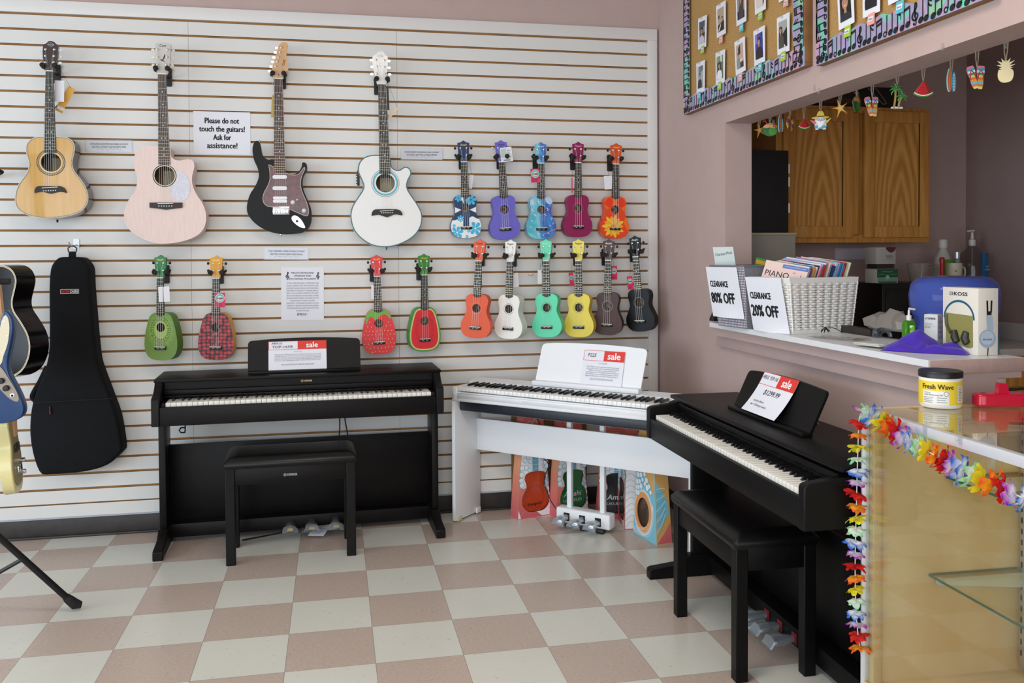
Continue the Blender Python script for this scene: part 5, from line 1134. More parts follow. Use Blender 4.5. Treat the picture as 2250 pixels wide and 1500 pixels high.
for lab, p, kb, col, nm, s in (
    ('green name sticker under the photo with long hair', (194, 630), kb1, 'g', 'Vivian', 1), ('pink name sticker under the dark upright piano photo', (428, 500), kb1, 'p', 'Kathy', 1), ('blue name sticker under the brown instrument photo', (687, 352), kb1, 'c', 'Cyndi', 1),
    ('green name sticker above the violet background photo', (927, 202), kb1, 'g', 'Karen', 1), ('pink name sticker cut by the frame, above the grand piano photo', (1252, 28), kb1, 'p', 'Aidan', 1), ('blue name sticker under the guitar player photo', (152, 1212), kb1, 'c', 'Jimena', 1),
    ('green name sticker under the green trees photo', (411, 1088), kb1, 'g', 'Shanna', 1), ('pink name sticker under the drums photo', (675, 978), kb1, 'p', 'Aaron', 1), ('blue name sticker under the violet background photo', (922, 850), kb1, 'c', 'Brent', 1),
    ('green name sticker under the grand piano photo', (1218, 712), kb1, 'g', 'Sophia', 1.05), ('green name sticker under the smiling portrait', (350, 388), kb2, 'g', 'Leena', 1.1), ('pink name sticker under the black vest photo', (643, 235), kb2, 'p', 'Alex', 1.1), ('blue name sticker at the top of the right board', (998, 85), kb2, 'c', 'Jimmy', 1.1)):
    sticker(lab, p, kb, col, nm, s)
# ------------------------------------------------------------------ flat wooden summer ornaments under the header
TWINE = M('jute_twine', '9a8872', .9); HOOKP = glassy('clear_hook_plastic', 'f4f5f6', .1, 1.3, .06)
def ornament(label, top, mid_z_px, yaw, draw, size, group='hanging summer ornaments', xh=XW+.126):
    """top: pixel where the loop meets the header's rear edge; the charm hangs with its centre at pixel height mid"""
    h = PX(top[0], top[1], xh); c = PX(mid_z_px[0], mid_z_px[1], xh); h = Vector((xh, c.y, min(h.z, ZH-.001)))
    root = thing('hanging_ornament', label, 'ornament', (xh, c.y, c.z), group=group); root.rotation_euler = (0, 0, math.radians(yaw))
    mb = MB(); pl = Plane((0, 0, 0), (1, 0, 0), (0, 0, 1)); topz = draw(pl, mb, size); mb.build('charm', root, smooth=0)
    lz = ZH-c.z; mb = MB()
    mb.tube([(-.005, .001, lz), (-.004, .001, (lz+topz)/2), (0, .001, topz-.004)], .0016, TWINE, 5); mb.tube([(.006, .001, lz), (.004, .001, (lz+topz)/2), (0, .001, topz-.004)], .0016, TWINE, 5); mb.build('twine_loop', root)
    mb = MB(); mb.box(-.005, .005, .001, .004, lz-.020, lz, HOOKP, .001); mb.build('clear_hook', root)
PLY = C('d8c49a', .7)
def slab(pl, mb, pts, m, back=PLY): 
    n = len(pts); mb.add([pl.p(a, b, 0) for a, b in pts]+[pl.p(a, b, -.003) for a, b in pts], [tuple(range(n)), tuple(range(2*n-1, n-1, -1))]+[(j, n+j, n+(j+1) % n, (j+1) % n) for j in range(n)], m)
def d_star(pl, mb, s):
    pts = []
    for k in range(10): a = PI/2+.32+2*PI*k/10; r = s*(1 if k % 2 == 0 else .30)*(1.12 if k == 4 else 1); pts.append((r*math.cos(a), r*math.sin(a)))
    P2 = smooth_path(pts, 3); slab(pl, mb, P2, C('d9772c', .6)); pl.poly(mb, [(a*.86+s*.03, b*.86+s*.03) for a, b in P2], C('f0c65c', .6), .0005); pl.poly(mb, [(a*.5+s*.03, b*.5+s*.03) for a, b in P2], C('f2d98a', .6), .0009)
    for k in range(12): a = k*2.4; r = s*.06*k; pl.ell(mb, r*.8*math.cos(a), r*.8*math.sin(a)*.6, s*.02, s*.02, C('f8edc0', .6), .0012, 6)
    return s*.5
def d_melon(pl, mb, s):
    arc = [(s*1.15*math.sin(t), s*.42-s*1.05*math.cos(t)+s*.0) for t in [(-.72+1.44*k/14) for k in range(15)]]
    slab(pl, mb, [(0, s*.62)]+arc[::-1], C('3f8a3c', .6)); sc = lambda f: [(0, s*.62)]+[(a*f, (b-s*.62)*f+s*.62) for a, b in arc[::-1]]
    pl.poly(mb, sc(.93), C('e8efd6', .6), .0005); pl.poly(mb, sc(.87), C('cc1f26', .6), .0008); q = sc(.87); pl.poly(mb, [q[0]]+q[1:5], C('8e1a1e', .6), .0010)
    for r, n in ((.5, 2), (.68, 3), (.86, 4)):
        for k in range(n): pl.ell(mb, s*(k-(n-1)/2)*.19-s*.08, s*.62-s*r*1.05, s*.03, s*.045, C('1a1212', .6), .0013, 8)
    return s*.62
def d_flip(pl, mb, s):
    for sx, dx, rt in ((-1, -s*.36, .28), (1, s*.30, -.04)):
        c, t = math.cos(rt), math.sin(rt); f = lambda a, b: (dx+a*c-b*t, a*t+b*c)
        out = smooth_path([(-.30, .85), (.0, 1.0), (.30, .85), (.34, .45), (.25, .0), (.26, -.5), (.14, -.95), (-.14, -.95), (-.26, -.5), (-.25, .0), (-.34, .45)], 3)
        slab(pl, mb, [f(a*s, b*s) for a, b in out], C('e06f8a', .6))
        cols = ['e9808f', '3fa7c4', 'd9eef2', '3f9a54', 'e4d94a', 'e07a44', 'e9a03a', '6fc0dc', 'e07a44', 'dfe070']
        for k, cc in enumerate(cols):
            lo, hi = .98-1.96*(k+1)/10, .98-1.96*k/10; ys = [lo+(hi-lo)*i/3 for i in range(4)]
            def hw(y): return max((abs(a) for a, b in out if abs(b-y) < .16), default=.1)*.93
            pl.poly(mb, [f(-hw(y)*s, y*s) for y in ys]+[f(hw(y)*s, y*s) for y in ys[::-1]], C(cc, .6), .0005)
        for q in (-1, 1): pl.stroke(mb, [f(a*s, b*s) for a, b in smooth_path([(0, .62), (q*.16, .35), (q*.25, -.15)], 4, False)], s*.085, C('c4265c', .5), .0012)
    return s*.95
def d_surf(pl, mb, s):
    for dx, dy, cols, hh in ((-s*.20, 0, ('8fd0d6', 'd9652e', 'f0a04a'), 1.0), (s*.20, -s*.10, ('2f86c4', '49b3dc', 'e8f2f6'), .86)):
        out = smooth_path([(0, 1), (.17, .6), (.24, 0), (.17, -.75), (0, -1), (-.17, -.75), (-.24, 0), (-.17, .6)], 3); P2 = [(dx+a*s*1.05, dy+b*s*hh) for a, b in out]; slab(pl, mb, P2, C(cols[0], .6))
        pl.poly(mb, [(dx+(a*.9+.03)*s, dy+b*s*hh*.95) for a, b in out], C(cols[1], .6), .0005)
        if cols[1][0] == 'd':
            for w_, c2 in ((.16, 'f2b25a'), (.05, 'c03a28')): pl.poly(mb, [(dx+a*s*w_/.24*.6+s*.05, dy+b*s*hh*.85) for a, b in out], C(c2, .6), .0008+.0002*(w_ < .1))
        else:
            for k in range(6): blob(pl, mb, P2, (dx+s*.02, dy+s*(.55-.25*k)), s*.12, 5, 1, C('e8f2f6', .6), .0008, k)
    return s*.55
def d_ring(pl, mb, s):
    n = 32; o = ellipse(0, 0, s, s, n); i = ellipse(0, 0, s*.58, s*.58, n)
    for k in range(n):
        j = (k+1) % n; m = C(('e0b83a', 'b0304a', 'e0b83a', '8a4a9a')[(k//4) % 4], .6)
        mb.add([pl.p(*o[k]), pl.p(*o[j]), pl.p(*i[j]), pl.p(*i[k]), pl.p(*o[k], -.003), pl.p(*o[j], -.003), pl.p(*i[j], -.003), pl.p(*i[k], -.003)], [(0, 1, 2, 3), (7, 6, 5, 4), (0, 4, 5, 1), (3, 2, 6, 7)], m)
    return s
def d_coco(pl, mb, s):
    slab(pl, mb, smooth_path([(-.85, .25), (-.5, .55), (0, .68), (.5, .55), (.85, .25), (.9, -.2), (.55, -.75), (0, -.9), (-.55, -.75), (-.9, -.2)], 3)and [(a*s, b*s) for a, b in smooth_path([(-.85, .25), (-.5, .55), (0, .68), (.5, .55), (.85, .25), (.9, -.2), (.55, -.75), (0, -.9), (-.55, -.75), (-.9, -.2)], 3)], C('2f6b34', .6))
    pl.ell(mb, s*.32, -s*.30, s*.50, s*.50, C('4f8f38', .6), .0005); pl.poly(mb, [(a*s, b*s) for a, b in smooth_path([(-.82, .22), (-.4, .1), (0, .16), (.4, .08), (.82, .22), (.48, .56), (0, .66), (-.48, .56)], 3)], C('e0a878', .6), .0008)
    pl.ell(mb, 0, s*.58, s*.38, s*.12, C('c98850', .6), .0011); pl.stroke(mb, [(-s*.35, s*.55), (-s*.55, s*1.0), (-s*.9, s*.92)], s*.11, C('c4282c', .6), .0013); slab(pl, mb, [(s*.15, s*.5), (s*.35, s*1.15), (s*.55, s*.95), (s*.5, s*.5)], C('2c7a5a', .6))
    blob(pl, mb, ellipse(0, 0, s*2, s*2), (s*.55, s*.40), s*.28, 5, 1, C('c9202c', .6), .0016); blob(pl, mb, ellipse(0, 0, s*2, s*2), (s*.2, s*.28), s*.2, 5, 1, C('d8c84a', .6), .0016)
    return s*.66
def d_palm(pl, mb, s):
    TR, LF, L2 = C('b99a5c', .6), C('2f8a3c', .6), C('4fae4c', .6)
    for base, topp in (((-.30, -1), (-.16, .42)), ((.12, -1), (.38, -.12))):
        ln = [(base[0]*s+(topp[0]-base[0])*s*t+s*.08*math.sin(PI*t)*(-1 if base[0] > 0 else .6), base[1]*s+(topp[1]-base[1])*s*t) for t in [k/8 for k in range(9)]]
        vs = [pl.p(a-s*.07, b) for a, b in ln]+[pl.p(a+s*.07, b) for a, b in ln]; mb.add(vs+[v-pl.n*.003 for v in vs], [(k, k+1, 10+k, 9+k) for k in range(8)]+[(18+k, 27+k, 28+k, 19+k) for k in range(8)], TR)
    for c, R in (((-.14, .45), .62), ((.40, -.08), .58)):
        for k, a in enumerate((.15, .75, 1.6, 2.4, 3.0, -.5, 3.7)):
            q = smooth_path([(0, 0), (.35, .18), (.75, .10), (1.0, -.25), (.7, -.06), (.35, .02)], 2); fl = 1 if math.cos(a) > 0 else -1
            pts = [((c[0]+R*.82*(u*math.cos(a)-fl*v*math.sin(a)))*s, (c[1]+R*(u*math.sin(a)+fl*v*math.cos(a))*.9)*s) for u, v in q]; slab(pl, mb, pts, LF if k % 2 else L2)
    slab(pl, mb, [(a*s, b*s) for a, b in [(-.55, -1.05), (.5, -1.05), (.42, -.9), (.1, -.94), (-.2, -.88), (-.5, -.92)]], C('dfe6e0', .6)); return s*.95
def d_gnome(pl, mb, s):
    sl = lambda pts, m, n=3: slab(pl, mb, [(a*s, b*s) for a, b in (smooth_path(pts, n) if n > 1 else pts)], m)
    sl([(-.6, -.75), (-.65, -.2), (-.55, .35), (.55, .35), (.65, -.2), (.6, -.75), (0, -.85)], C('e3c4c8', .6)); pl.poly(mb, [(a*s, b*s) for a, b in smooth_path([(-.6, -.75), (-.66, -.45), (0, -.5), (.66, -.45), (.6, -.75), (0, -.86)], 3)], C('4fa6c4', .6), .0005)
    pl.poly(mb, [(a*s, b*s) for a, b in smooth_path([(-.5, .2), (-.25, -.55), (-.3, -.75), (.15, -.55), (.5, .2), (0, .05)], 3)], C('eef0f4', .6), .0008); pl.ell(mb, 0, s*.30, s*.48, s*.22, C('e8d8dc', .6), .0010)
    for q in (-1, 1): pl.ell(mb, q*s*.26, s*.26, s*.20, s*.16, C('a0442c', .6), .0013, 16); pl.ell(mb, q*s*.26, s*.26, s*.16, s*.125, C('8fd0e6', .6), .0016, 16)
    pl.ell(mb, 0, s*.12, s*.11, s*.09, C('e09a9a', .6), .0018, 12)
    sl([(-1.05, .46), (-.4, .62), (.4, .62), (1.0, .52), (.55, .34), (-.6, .32)], C('d9b93a', .6)); sl([(-.40, .60), (-.28, 1.15), (0, 1.26), (.28, 1.15), (.40, .60)], C('e0c544', .6)); pl.rect(mb, -s*.4, s*.4, s*.58, s*.68, C('2c3a4a', .6), .0012)
    sl([(-.55, -.05), (-1.15, .22), (-.95, -.05), (-.7, -.3)], C('e0668c', .6)); sl([(.55, -.05), (1.2, .42), (1.0, .1), (.7, -.2)], C('c9d04a', .6))
    for q in (-1, 1): pl.ell(mb, q*s*.42, -s*.88, s*.22, s*.09, C('e9e2dc', .6), .0005, 12)
    return s*1.2
def d_pine(pl, mb, s):
    out = smooth_path([(-.52, .05), (-.58, -.35), (-.50, -.75), (-.25, -.98), (.1, -1.0), (.42, -.86), (.56, -.5), (.55, -.1), (.40, .08)], 3, False)
    leaf = [(.28, .10), (.55, .20), (.26, .22), (.70, .45), (.28, .40), (.66, .78), (.24, .60), (.36, .98), (.10, .72), (.0, 1.0), (-.10, .72), (-.32, .98), (-.24, .62), (-.62, .78), (-.30, .44), (-.66, .45), (-.28, .24), (-.5, .18), (-.28, .08)]
    slab(pl, mb, [(a*s, b*s) for a, b in out+leaf], C('e3d3a6', .75)); return s*.78
for lab, tp, md, yw, fn, s in (
    ('small starfish ornament at the far left of the hanging row', (1668, 262), (1669, 286), 12, d_star, 0.033),
    ('round green coconut drink ornament with a red straw', (1692, 255), (1692, 283), -20, d_coco, 0.037),
    ('small pair of surfboards ornament left of the lifebuoy', (1716, 248), (1716, 272), 22, d_surf, 0.037),
    ('yellow and red lifebuoy ornament turned nearly edge on', (1737, 242), (1737, 271), 36, d_ring, 0.033),
    ('small watermelon slice ornament next to the gnome', (1767, 232), (1767, 272), 2, d_melon, 0.036),
    ('gnome ornament in a yellow straw hat and sunglasses', (1803, 222), (1803, 267), -22, d_gnome, 0.034),
    ('large starfish ornament in front of the left cabinet door', (1846, 207), (1846, 238), -8, d_star, 0.036),
    ('coconut drink ornament turned nearly edge on', (1884, 198), (1883, 226), 34, d_coco, 0.037),
    ('small striped flip flops ornament before the cabinet', (1917, 188), (1917, 234), 0, d_flip, 0.036),
    ('two palm trees ornament with green fronds', (1971, 172), (1972, 210), -4, d_palm, 0.043),
    ('large watermelon slice ornament right of the palm trees', (2028, 155), (2029, 195), -14, d_melon, 0.044),
    ('large orange and blue surfboards ornament right of the watermelon', (2090, 135), (2091, 176), 4, d_surf, 0.038),
    ('large striped flip flops ornament near the right end', (2147, 120), (2147, 170), -10, d_flip, 0.036),
    ('plain wooden pineapple ornament, rightmost of the hanging row', (2210, 103), (2210, 154), -30, d_pine, 0.036)):
    ornament(lab, tp, md, yw, fn, s)
# clear adhesive hooks left on the front of the header
for px, py in ((1790, 193), (1800, 200), (2072, 103)):
    q = PX(px, py, XW-.001); mb = MB(); mb.box(-.003, 0, -.006, .006, -.011, .011, HOOKP, .001); mb.box(-.009, -.003, -.003, .003, -.009, -.003, HOOKP, .002)
    tag(mb.build('adhesive_hook', loc=q), {1790: 'left clear adhesive hook on the header below the gap between the boards', 1800: 'lower clear adhesive hook on the header edge above the gnome', 2072: 'clear adhesive hook on the header below the right board'}[px], 'hook', 'adhesive hooks on the header')
# ------------------------------------------------------------------ kitchen behind the opening
OAK = M('golden_oak', 'd69a50', .42, spec=.35, noise=(9, 'bd7f38', 4, (5, 1, .35)))
def oak_cath(name, cx, w):
    """flat sawn oak panel with arched grain"""
    m, N, L, b = new_mat(name); tc = N.new('ShaderNodeTexCoord'); mp = N.new('ShaderNodeMapping'); mp.inputs['Location'].default_value = (-cx, 0, 0); mp.inputs['Scale'].default_value = (1, 1, .16)
    wv = N.new('ShaderNodeTexWave'); wv.wave_type = 'RINGS'; wv.rings_direction = 'Y'; wv.inputs['Scale'].default_value = w; wv.inputs['Distortion'].default_value = 6; wv.inputs['Detail'].default_value = 3; wv.inputs['Detail Scale'].default_value = 1.2
    nz = N.new('ShaderNodeTexNoise'); nz.inputs['Scale'].default_value = 40; m2 = N.new('ShaderNodeMapping'); m2.inputs['Scale'].default_value = (4, 1, .12); L.new(tc.outputs['Object'], m2.inputs[0]); L.new(m2.outputs[0], nz.inputs[0])
    mx = N.new('ShaderNodeMix'); mx.inputs[0].default_value = .55; L.new(tc.outputs['Object'], mp.inputs[0]); L.new(mp.outputs[0], wv.inputs[0]); L.new(wv.outputs['Fac'], mx.inputs[2]); L.new(nz.outputs[0], mx.inputs[3])
    rp = N.new('ShaderNodeValToRGB'); e = rp.color_ramp.elements; e[0].position = .25; e[0].color = lin('dca056'); e[1].position = .80; e[1].color = lin('b47834'); L.new(mx.outputs[0], rp.inputs[0]); L.new(rp.outputs[0], b.inputs[0])
    b.inputs['Roughness'].default_value = .4; b.inputs['Specular IOR Level'].default_value = .35; return m
OAKP = oak_cath('flat_sawn_oak', .03, 11)
CY = -.10; A_, B_ = PY(1705, 231, CY), PY(2043, 231, CY); Ctop, Cbot = A_.z+.005, PY(1900, 533, CY).z
cab = thing('wall_cabinet', 'golden oak wall cabinet with two doors hanging behind the opening', 'cabinet', (A_.x, CY, Cbot)); CW = B_.x-A_.x; CH = Ctop-Cbot
mb = MB(); mb.box(0, CW, .02, YW-CY-.002, 0, CH, OAK); mb.box(0, CW, 0, .02, CH-.035, CH, OAK, .001); mb.box(0, CW, 0, .02, 0, .045, OAK, .001)
for a, b_ in ((0, .045), (CW-.04, CW), (CW*.47, CW*.53)): mb.box(a, b_, .0, .02, .04, CH-.03, OAK, .001)
mb.build('cabinet_box', cab)
def door(x0, x1, z0, z1):
    mb = MB(); s = .065
    mb.box(x0, x0+s, -.02, -.001, z0, z1, OAK, .003); mb.box(x1-s, x1, -.02, -.001, z0, z1, OAK, .003); mb.box(x0+s, x1-s, -.02, -.001, z0, z0+s, OAK, .003); mb.box(x0+s, x1-s, -.02, -.001, z1-s, z1, OAK, .003)
    d = mb.build('door', cab); q = MB(); q.box(-(x1-x0)/2+s-.004, (x1-x0)/2-s+.004, -.010, -.004, z0+s-.004, z1-s+.004, OAKP); q.build('door_panel', d, loc=((x0+x1)/2, 0, 0))
door(.035, CW*.485, .028, CH-.022); door(CW*.555, CW-.012, .028, CH-.022)
# dark box lying on the cabinet
bx0, bx1 = PY(1795, 215, -.05), PY(1962, 215, -.05); zt = PY(1900, 192, -.05).z
mb = MB(); w = bx1.x-bx0.x+.02; h = zt-Ctop-.002; mb.box(0, w, 0, .2, 0, h, C('17120f', .6), .002); pl = Plane((0, 0, 0), (1, 0, 0), (0, 0, 1)); RD = C('7d1f16', .6)
pl.text(mb, 'Guitar Stand', .115, h*.33, RD, h=h*.26, w=.24, off=.02, shear=.2)
pl.stroke(mb, smooth_path([(.30, h*.98), (.385, h*.30), (.40, h*.20), (.415, h*.22), (.415, h*.32), (.35, h*.98)], 4, False), .004, C('8d8272', .5))
tag(mb.build('guitar_stand_box', loc=(bx0.x, -.07, Ctop+.002)), 'dark box with red Guitar Stand lettering on the oak wall cabinet', 'box')
# grey cabinet with a black box file on it
gx = PY(1748, 560, -.42).x; gt = PY(1700, 511, -.42).z
mb = MB(); GREY = M('grey_enamel', '9b958c', .5); mb.box(XW+WT+.004, gx, -.42, -.115, 0, gt-.012, GREY, .003); mb.box(XW+WT+.004, gx+.004, -.424, -.115, gt-.012, gt, C('b5a98a', .5), .002); tag(mb.build('filing_cabinet'), 'grey metal cabinet with a tan top edge inside the opening', 'cabinet')
bt = PY(1700, 330, -.40).z; bxr = PY(1733, 420, -.40).x
root = thing('box_file', 'black storage drawer box with white tabs on the grey cabinet', 'box', (XW+WT+.01, -.40, gt))
mb = MB(); mb.box(0, bxr-XW-WT-.01, 0, .26, 0, bt-gt, M('black_card', '141414', .6), .003); mb.build('shell', root)
for k, f in enumerate((.30, .62, .78)):
    mb = MB(); mb.box(bxr-XW-WT-.012, bxr-XW-WT-.004, -.003, .02, (bt-gt)*f-.025, (bt-gt)*f+.025, C('d9d6d2', .5), .002); mb.build('white_tab', root)
# lower kitchen counter along the back wall
kc = thing('kitchen_counter', 'white laminate kitchen counter over oak drawers behind the bar', 'counter', (0, 0, 0)); KF = PZ(2230, 766, .90).y
mb = MB(); mb.box(3.75, XK-.003, KF, YW-.004, .862, .90, M('kitchen_laminate', 'cfc9c4', .35), .003); mb.box(3.75, XK-.003, YW-.022, YW-.004, .90, 1.0, C('bfb8b4', .4), .002); mb.box(XK-.022, XK-.003, KF, YW-.023, .90, 1.0, C('bfb8b4', .4), .002); mb.build('worktop', kc)
mb = MB(); mb.box(3.76, XK-.004, KF+.03, YW-.004, .08, .862, OAK); mb.build('base_cabinet', kc)
for x in (3.80, 4.36):
    for z0, z1 in ((.70, .84), (.12, .68)): mb = MB(); mb.box(x, x+.52, KF+.008, KF+.03, z0, z1, OAK, .004); mb.build('drawer_front', kc)
KT = .90
def on_back(px, py, y): q = PY(px, py, y); return q
# microwave, tea boxes, jug, bottles: set back on the kitchen counter
MY = -.30; m0, m1 = PY(1938, 700, MY).x, PY(2030, 700, MY).x; mt = PY(1980, 622, MY).z
mb = MB(); mb.box(m0, m1+.12, MY, MY+.36, KT+.012, mt, M('black_enamel', '0c0b0b', .35), .006); o = mb.build('microwave_body')
root = thing('microwave', 'black microwave oven on the kitchen counter, tea and jug on top', 'microwave', (m0, MY, KT)); o.name = 'body'; o.parent = root; o.location = (-m0, -MY, -KT)
mb = MB(); mb.box(.02, (m1-m0)+.02, -.006, 0, .05, mt-KT-.03, C('060606', .15), .002); mb.build('door', root)
for x in (.03, m1-m0+.09):
    mb = MB(); mb.box(x-.015, x+.015, .03, .06, 0, .013, BLACK); mb.build('foot', root)
def carton(name, label, cat, q0, q1, y, dep, front_fn, mat, yaw=0):
    """front face from bottom-left pixel q0 to top-right pixel q1 on plane y"""
    a, b = PY(*q0, y), PY(*q1, y); w, h = b.x-a.x, b.z-a.z; mb = MB(); mb.box(0, w, 0, dep, 0, h, mat, .001); pl = Plane((0, 0, 0), (1, 0, 0), (0, 0, 1)); front_fn(pl, mb, w, h)
    return tag(mb.build(name, loc=(a.x, y, mt+.001 if mt+.3 > a.z > mt-.08 else a.z), rot=(0, 0, math.radians(yaw))), label, cat)
def f_green(pl, mb, w, h):
    G, LG = C('14593a', .5), C('cfd8cc', .5); pl.rect(mb, 0, w, h*.40, h, G); pl.rect(mb, w*.02, w*.98, h*.06, h*.38, C('6f9a80', .5)); pl.rect(mb, w*.06, w*.94, h*.02, h*.10, G); pl.ell(mb, w*.5, h*.42, w*.09, h*.16, C('a8b8a8', .5), .0008)
    pl.text(mb, 'PREMIUM BLACK TEA', w*.5, h*.82, C('a8c0b0', .5), h=h*.06, w=w*.5); 
    for k in range(2): pl.text(mb, 'DECAFFEINATED', w*(.22+.56*k), h*.62, C('a8c0b0', .5), h=h*.05, w=w*.34)
carton('tea_box', 'green and white tea box lying on the microwave', 'box', (1927, 621), (1973, 590), MY+.02, .11, f_green, C('c9c6c0', .6))
z_g = PY(1950, 590, MY+.02).z
a, b = PY(1920, 588, MY+.05), PY(1963, 541, MY+.05)
mb = MB(); w, h = b.x-a.x, .115; mb.box(0, w, 0, .10, .024, h, C('b3aea9', .6), .001); mb.box(w*.05, w*.95, .004, .09, 0, .026, C('2c2622', .6)); pl = Plane((0, 0, 0), (1, 0, 0), (0, 0, 1)); pl.text(mb, 'TAZO', w*.66, h*.56, INK, h=h*.12, w=w*.34, off=.01); pl.rect(mb, w*.48, w*.9, h*.43, h*.44, INK)
pl.poly(mb, smooth_path([(w*.5, h), (w*.56, h*.85), (w*.75, h*.74), (w*.92, h*.82), (w, h*.95), (w, h)], 2), C('5a2c1a', .6))
tag(mb.build('tea_carton', loc=(a.x, MY+.03, z_g+.001)), 'white TAZO tea carton with a brown leaf picture on the green tea box', 'box')
CLEAR = glassy('clear_plastic', 'f3f1ee', .05, 1.4, .10)
q = PY(2026, 615, MY+.10); mb = MB(); mb.lathe([(.050, 0), (.052, .004), (.072, .105), (.074, .106), (.070, .104), (.049, .006)], CLEAR, seg=28, caps=False); mb.lathe([(.05, .001), (.001, .002)], CLEAR, seg=28); body = mb
root = thing('measuring_jug', 'clear measuring jug standing on the microwave', 'jug', (q.x, MY+.12, mt+.001)); mb.build('vessel', root)
mb = MB(); mb.tube(smooth_path([(.068, 0, .098), (.10, 0, .092), (.102, 0, .04), (.060, 0, .022)], 5, False), .006, CLEAR, 8); mb.build('handle', root)
mb = MB(); pl = Plane((-.012, -.069, .04), (1, 0, 0), (0, -.18, 1)); pl.rect(mb, 0, .026, .052, .055, C('a8202c')); 
for k in range(6): pl.rect(mb, .008, .020, .005+.008*k, .0065+.008*k, C('a8202c'))
mb.build('scale_marks', root)
# things on the back counter, seen over the blue water bottle
def lathe_thing(name, label, cat, px, py_, y, prof, mat, parts=(), z=KT, seg=24):
    q = PY(px, py_, y); root = thing(name, label, cat, (q.x, y, z)); mb = MB(); mb.lathe(prof, mat, seg=seg); mb.build('body', root)
    for nm, fn in parts: m2 = MB(); fn(m2); m2.build(nm, root)
    return root
FROST = glassy('frosted_plastic', 'e9e4de', .3, 1.4, .6)
gz = PY(2072, 526, -.12).z-KT
lathe_thing('gallon_bottle', 'empty frosted one gallon bottle on the back counter', 'bottle', 2072, 560, -.12, [(.06, 0), (.072, .01), (.074, gz*.45), (.070, gz*.55), (.045, gz*.82), (.021, gz*.90), (.021, gz*.93)], FROST, [('cap', lambda m: m.lathe([(.024, gz*.92), (.024, gz*.99), (.02, gz)], C('d8d2ca', .5))), ('handle', lambda m: m.tube(smooth_path([(0, -.035, gz*.84), (0, -.066, gz*.74), (0, -.078, gz*.55)], 4, False), .008, FROST))])
pz = PY(2133, 503, -.02).z-KT
def sani_label(m):
    pl = Plane((.012, -.083, pz*.28), (1, 0, .0), (0, 0, 1)); B1 = C('1f6fae', .5)
    for k in range(8):
        t0, t1 = -.02+.09*k, -.02+.09*(k+1); p = [(.085*math.sin(t), -.085*math.cos(t)) for t in (t0, t1)]
        for z0, z1, mm in ((pz*.36, pz*.50, C('d8d8d8', .5)), (pz*.50, pz*.78, B1)): m.add([(p[0][0], p[0][1], z0), (p[1][0], p[1][1], z0), (p[1][0], p[1][1], z1), (p[0][0], p[0][1], z1)], [(0, 1, 2, 3)], mm)
    q = Plane((.030, -.0835, pz*.66), (1, .36, 0), (0, 0, 1))
    for i, t in enumerate(('hand', 'sanitizer')): q.text(m, t, 0, -.018*i, C('e4eef4', .5), h=.010, lift=.003)
lathe_thing('sanitizer_bottle', 'large clear pump bottle of hand sanitizer with blue label on the back counter', 'bottle', 2136, 560, -.02, [(.078, 0), (.084, .01), (.084, pz*.66), (.075, pz*.75), (.03, pz*.83), (.018, pz*.85)], glassy('clear_bottle', 'd6d0cc', .05, 1.35, .08), [('label_band', sani_label), ('pump', lambda m: (m.lathe([(.019, pz*.84), (.019, pz*.90), (.009, pz*.91), (.007, pz*.97)], C('d9d4d0', .4)), m.tube([(.012, 0, pz*.985), (-.032, 0, pz*.98)], .006, C('d9d4d0', .4)), m.tube([(0, 0, pz*.83), (0, 0, pz*.12)], .003, C('c9c4c0', .4))))])
q = PY(2092, 602, -.33); mz = .105
root = lathe_thing('mug', 'cream mug with a small heart on the back counter', 'mug', 2096, 600, -.33, [(.036, 0), (.041, .006), (.042, mz), (.039, mz), (.037, .01)], C('cfc6ae', .35), [('handle', lambda m: m.tube(smooth_path([(.040, 0, mz*.82), (.066, 0, mz*.72), (.066, 0, mz*.36), (.040, 0, mz*.2)], 5, False), .005, C('cfc6ae', .35)))], z=PY(2096, 608, -.33).z-.03)
mh = root; hb = MB(); pl = Plane((-.02, -.0405, mz*.6), (1, -.3, 0), (0, 0, 1)); pl.poly(hb, [(0, -.005), (.005, .001), (.0035, .004), (0, .002), (-.0035, .004), (-.005, .001)], C('3a302c', .6)); hb.build('heart_print', root)
mgz = mh.location.z
st_ = MB(); st_.box(mh.location.x-.10, mh.location.x+.10, -.42, -.20, KT+.001, mgz-.001, C('2a2220', .6), .003); tag(st_.build('counter_crate'), 'dark crate under the cream mug on the back counter, hidden by the water bottle', 'crate')
lathe_thing('spray_can', 'small bottle with a silver cap behind the cream mug', 'bottle', 2103, 590, -.24, [(.018, 0), (.019, .10), (.014, .13), (.012, .13)], C('7f8a84', .4), [('cap', lambda m: m.lathe([(.015, .13), (.015, .165), (.012, .167)], C('c9ccd0', .3, metal=.6)))], z=mgz)
lathe_thing('soap_bottle', 'small green bottle beside the cream mug', 'bottle', 2085, 590, -.25, [(.024, 0), (.025, .08), (.022, .115), (.012, .125)], C('4f9a2c', .4), z=mgz)
mb = MB(); mb.lathe([(.009, 0), (.012, .02), (.011, .10), (.015, .125), (.010, .138)], C('b01a22', .35), seg=14); q = PY(2070, 600, -.36); tag(mb.build('red_handle', loc=(q.x, -.36, mgz)), 'red utensil handle standing left of the cream mug', 'utensil')
# papers taped on the kitchen wall
for lab, q0, q1 in (('pale paper taped to the kitchen wall under the oak cabinet', (1835, 570), (1911, 545)), ('strip of paper on the kitchen wall left of the microwave', (1906, 650), (1912, 600))):
    a, b = PY(*q0, YW-.002), PY(*q1, YW-.002); mb = MB(); mb.box(a.x, b.x, YW-.003, YW-.001, a.z, b.z, C('d9d2dc', .7)); tag(mb.build('wall_paper_note'), lab, 'paper')
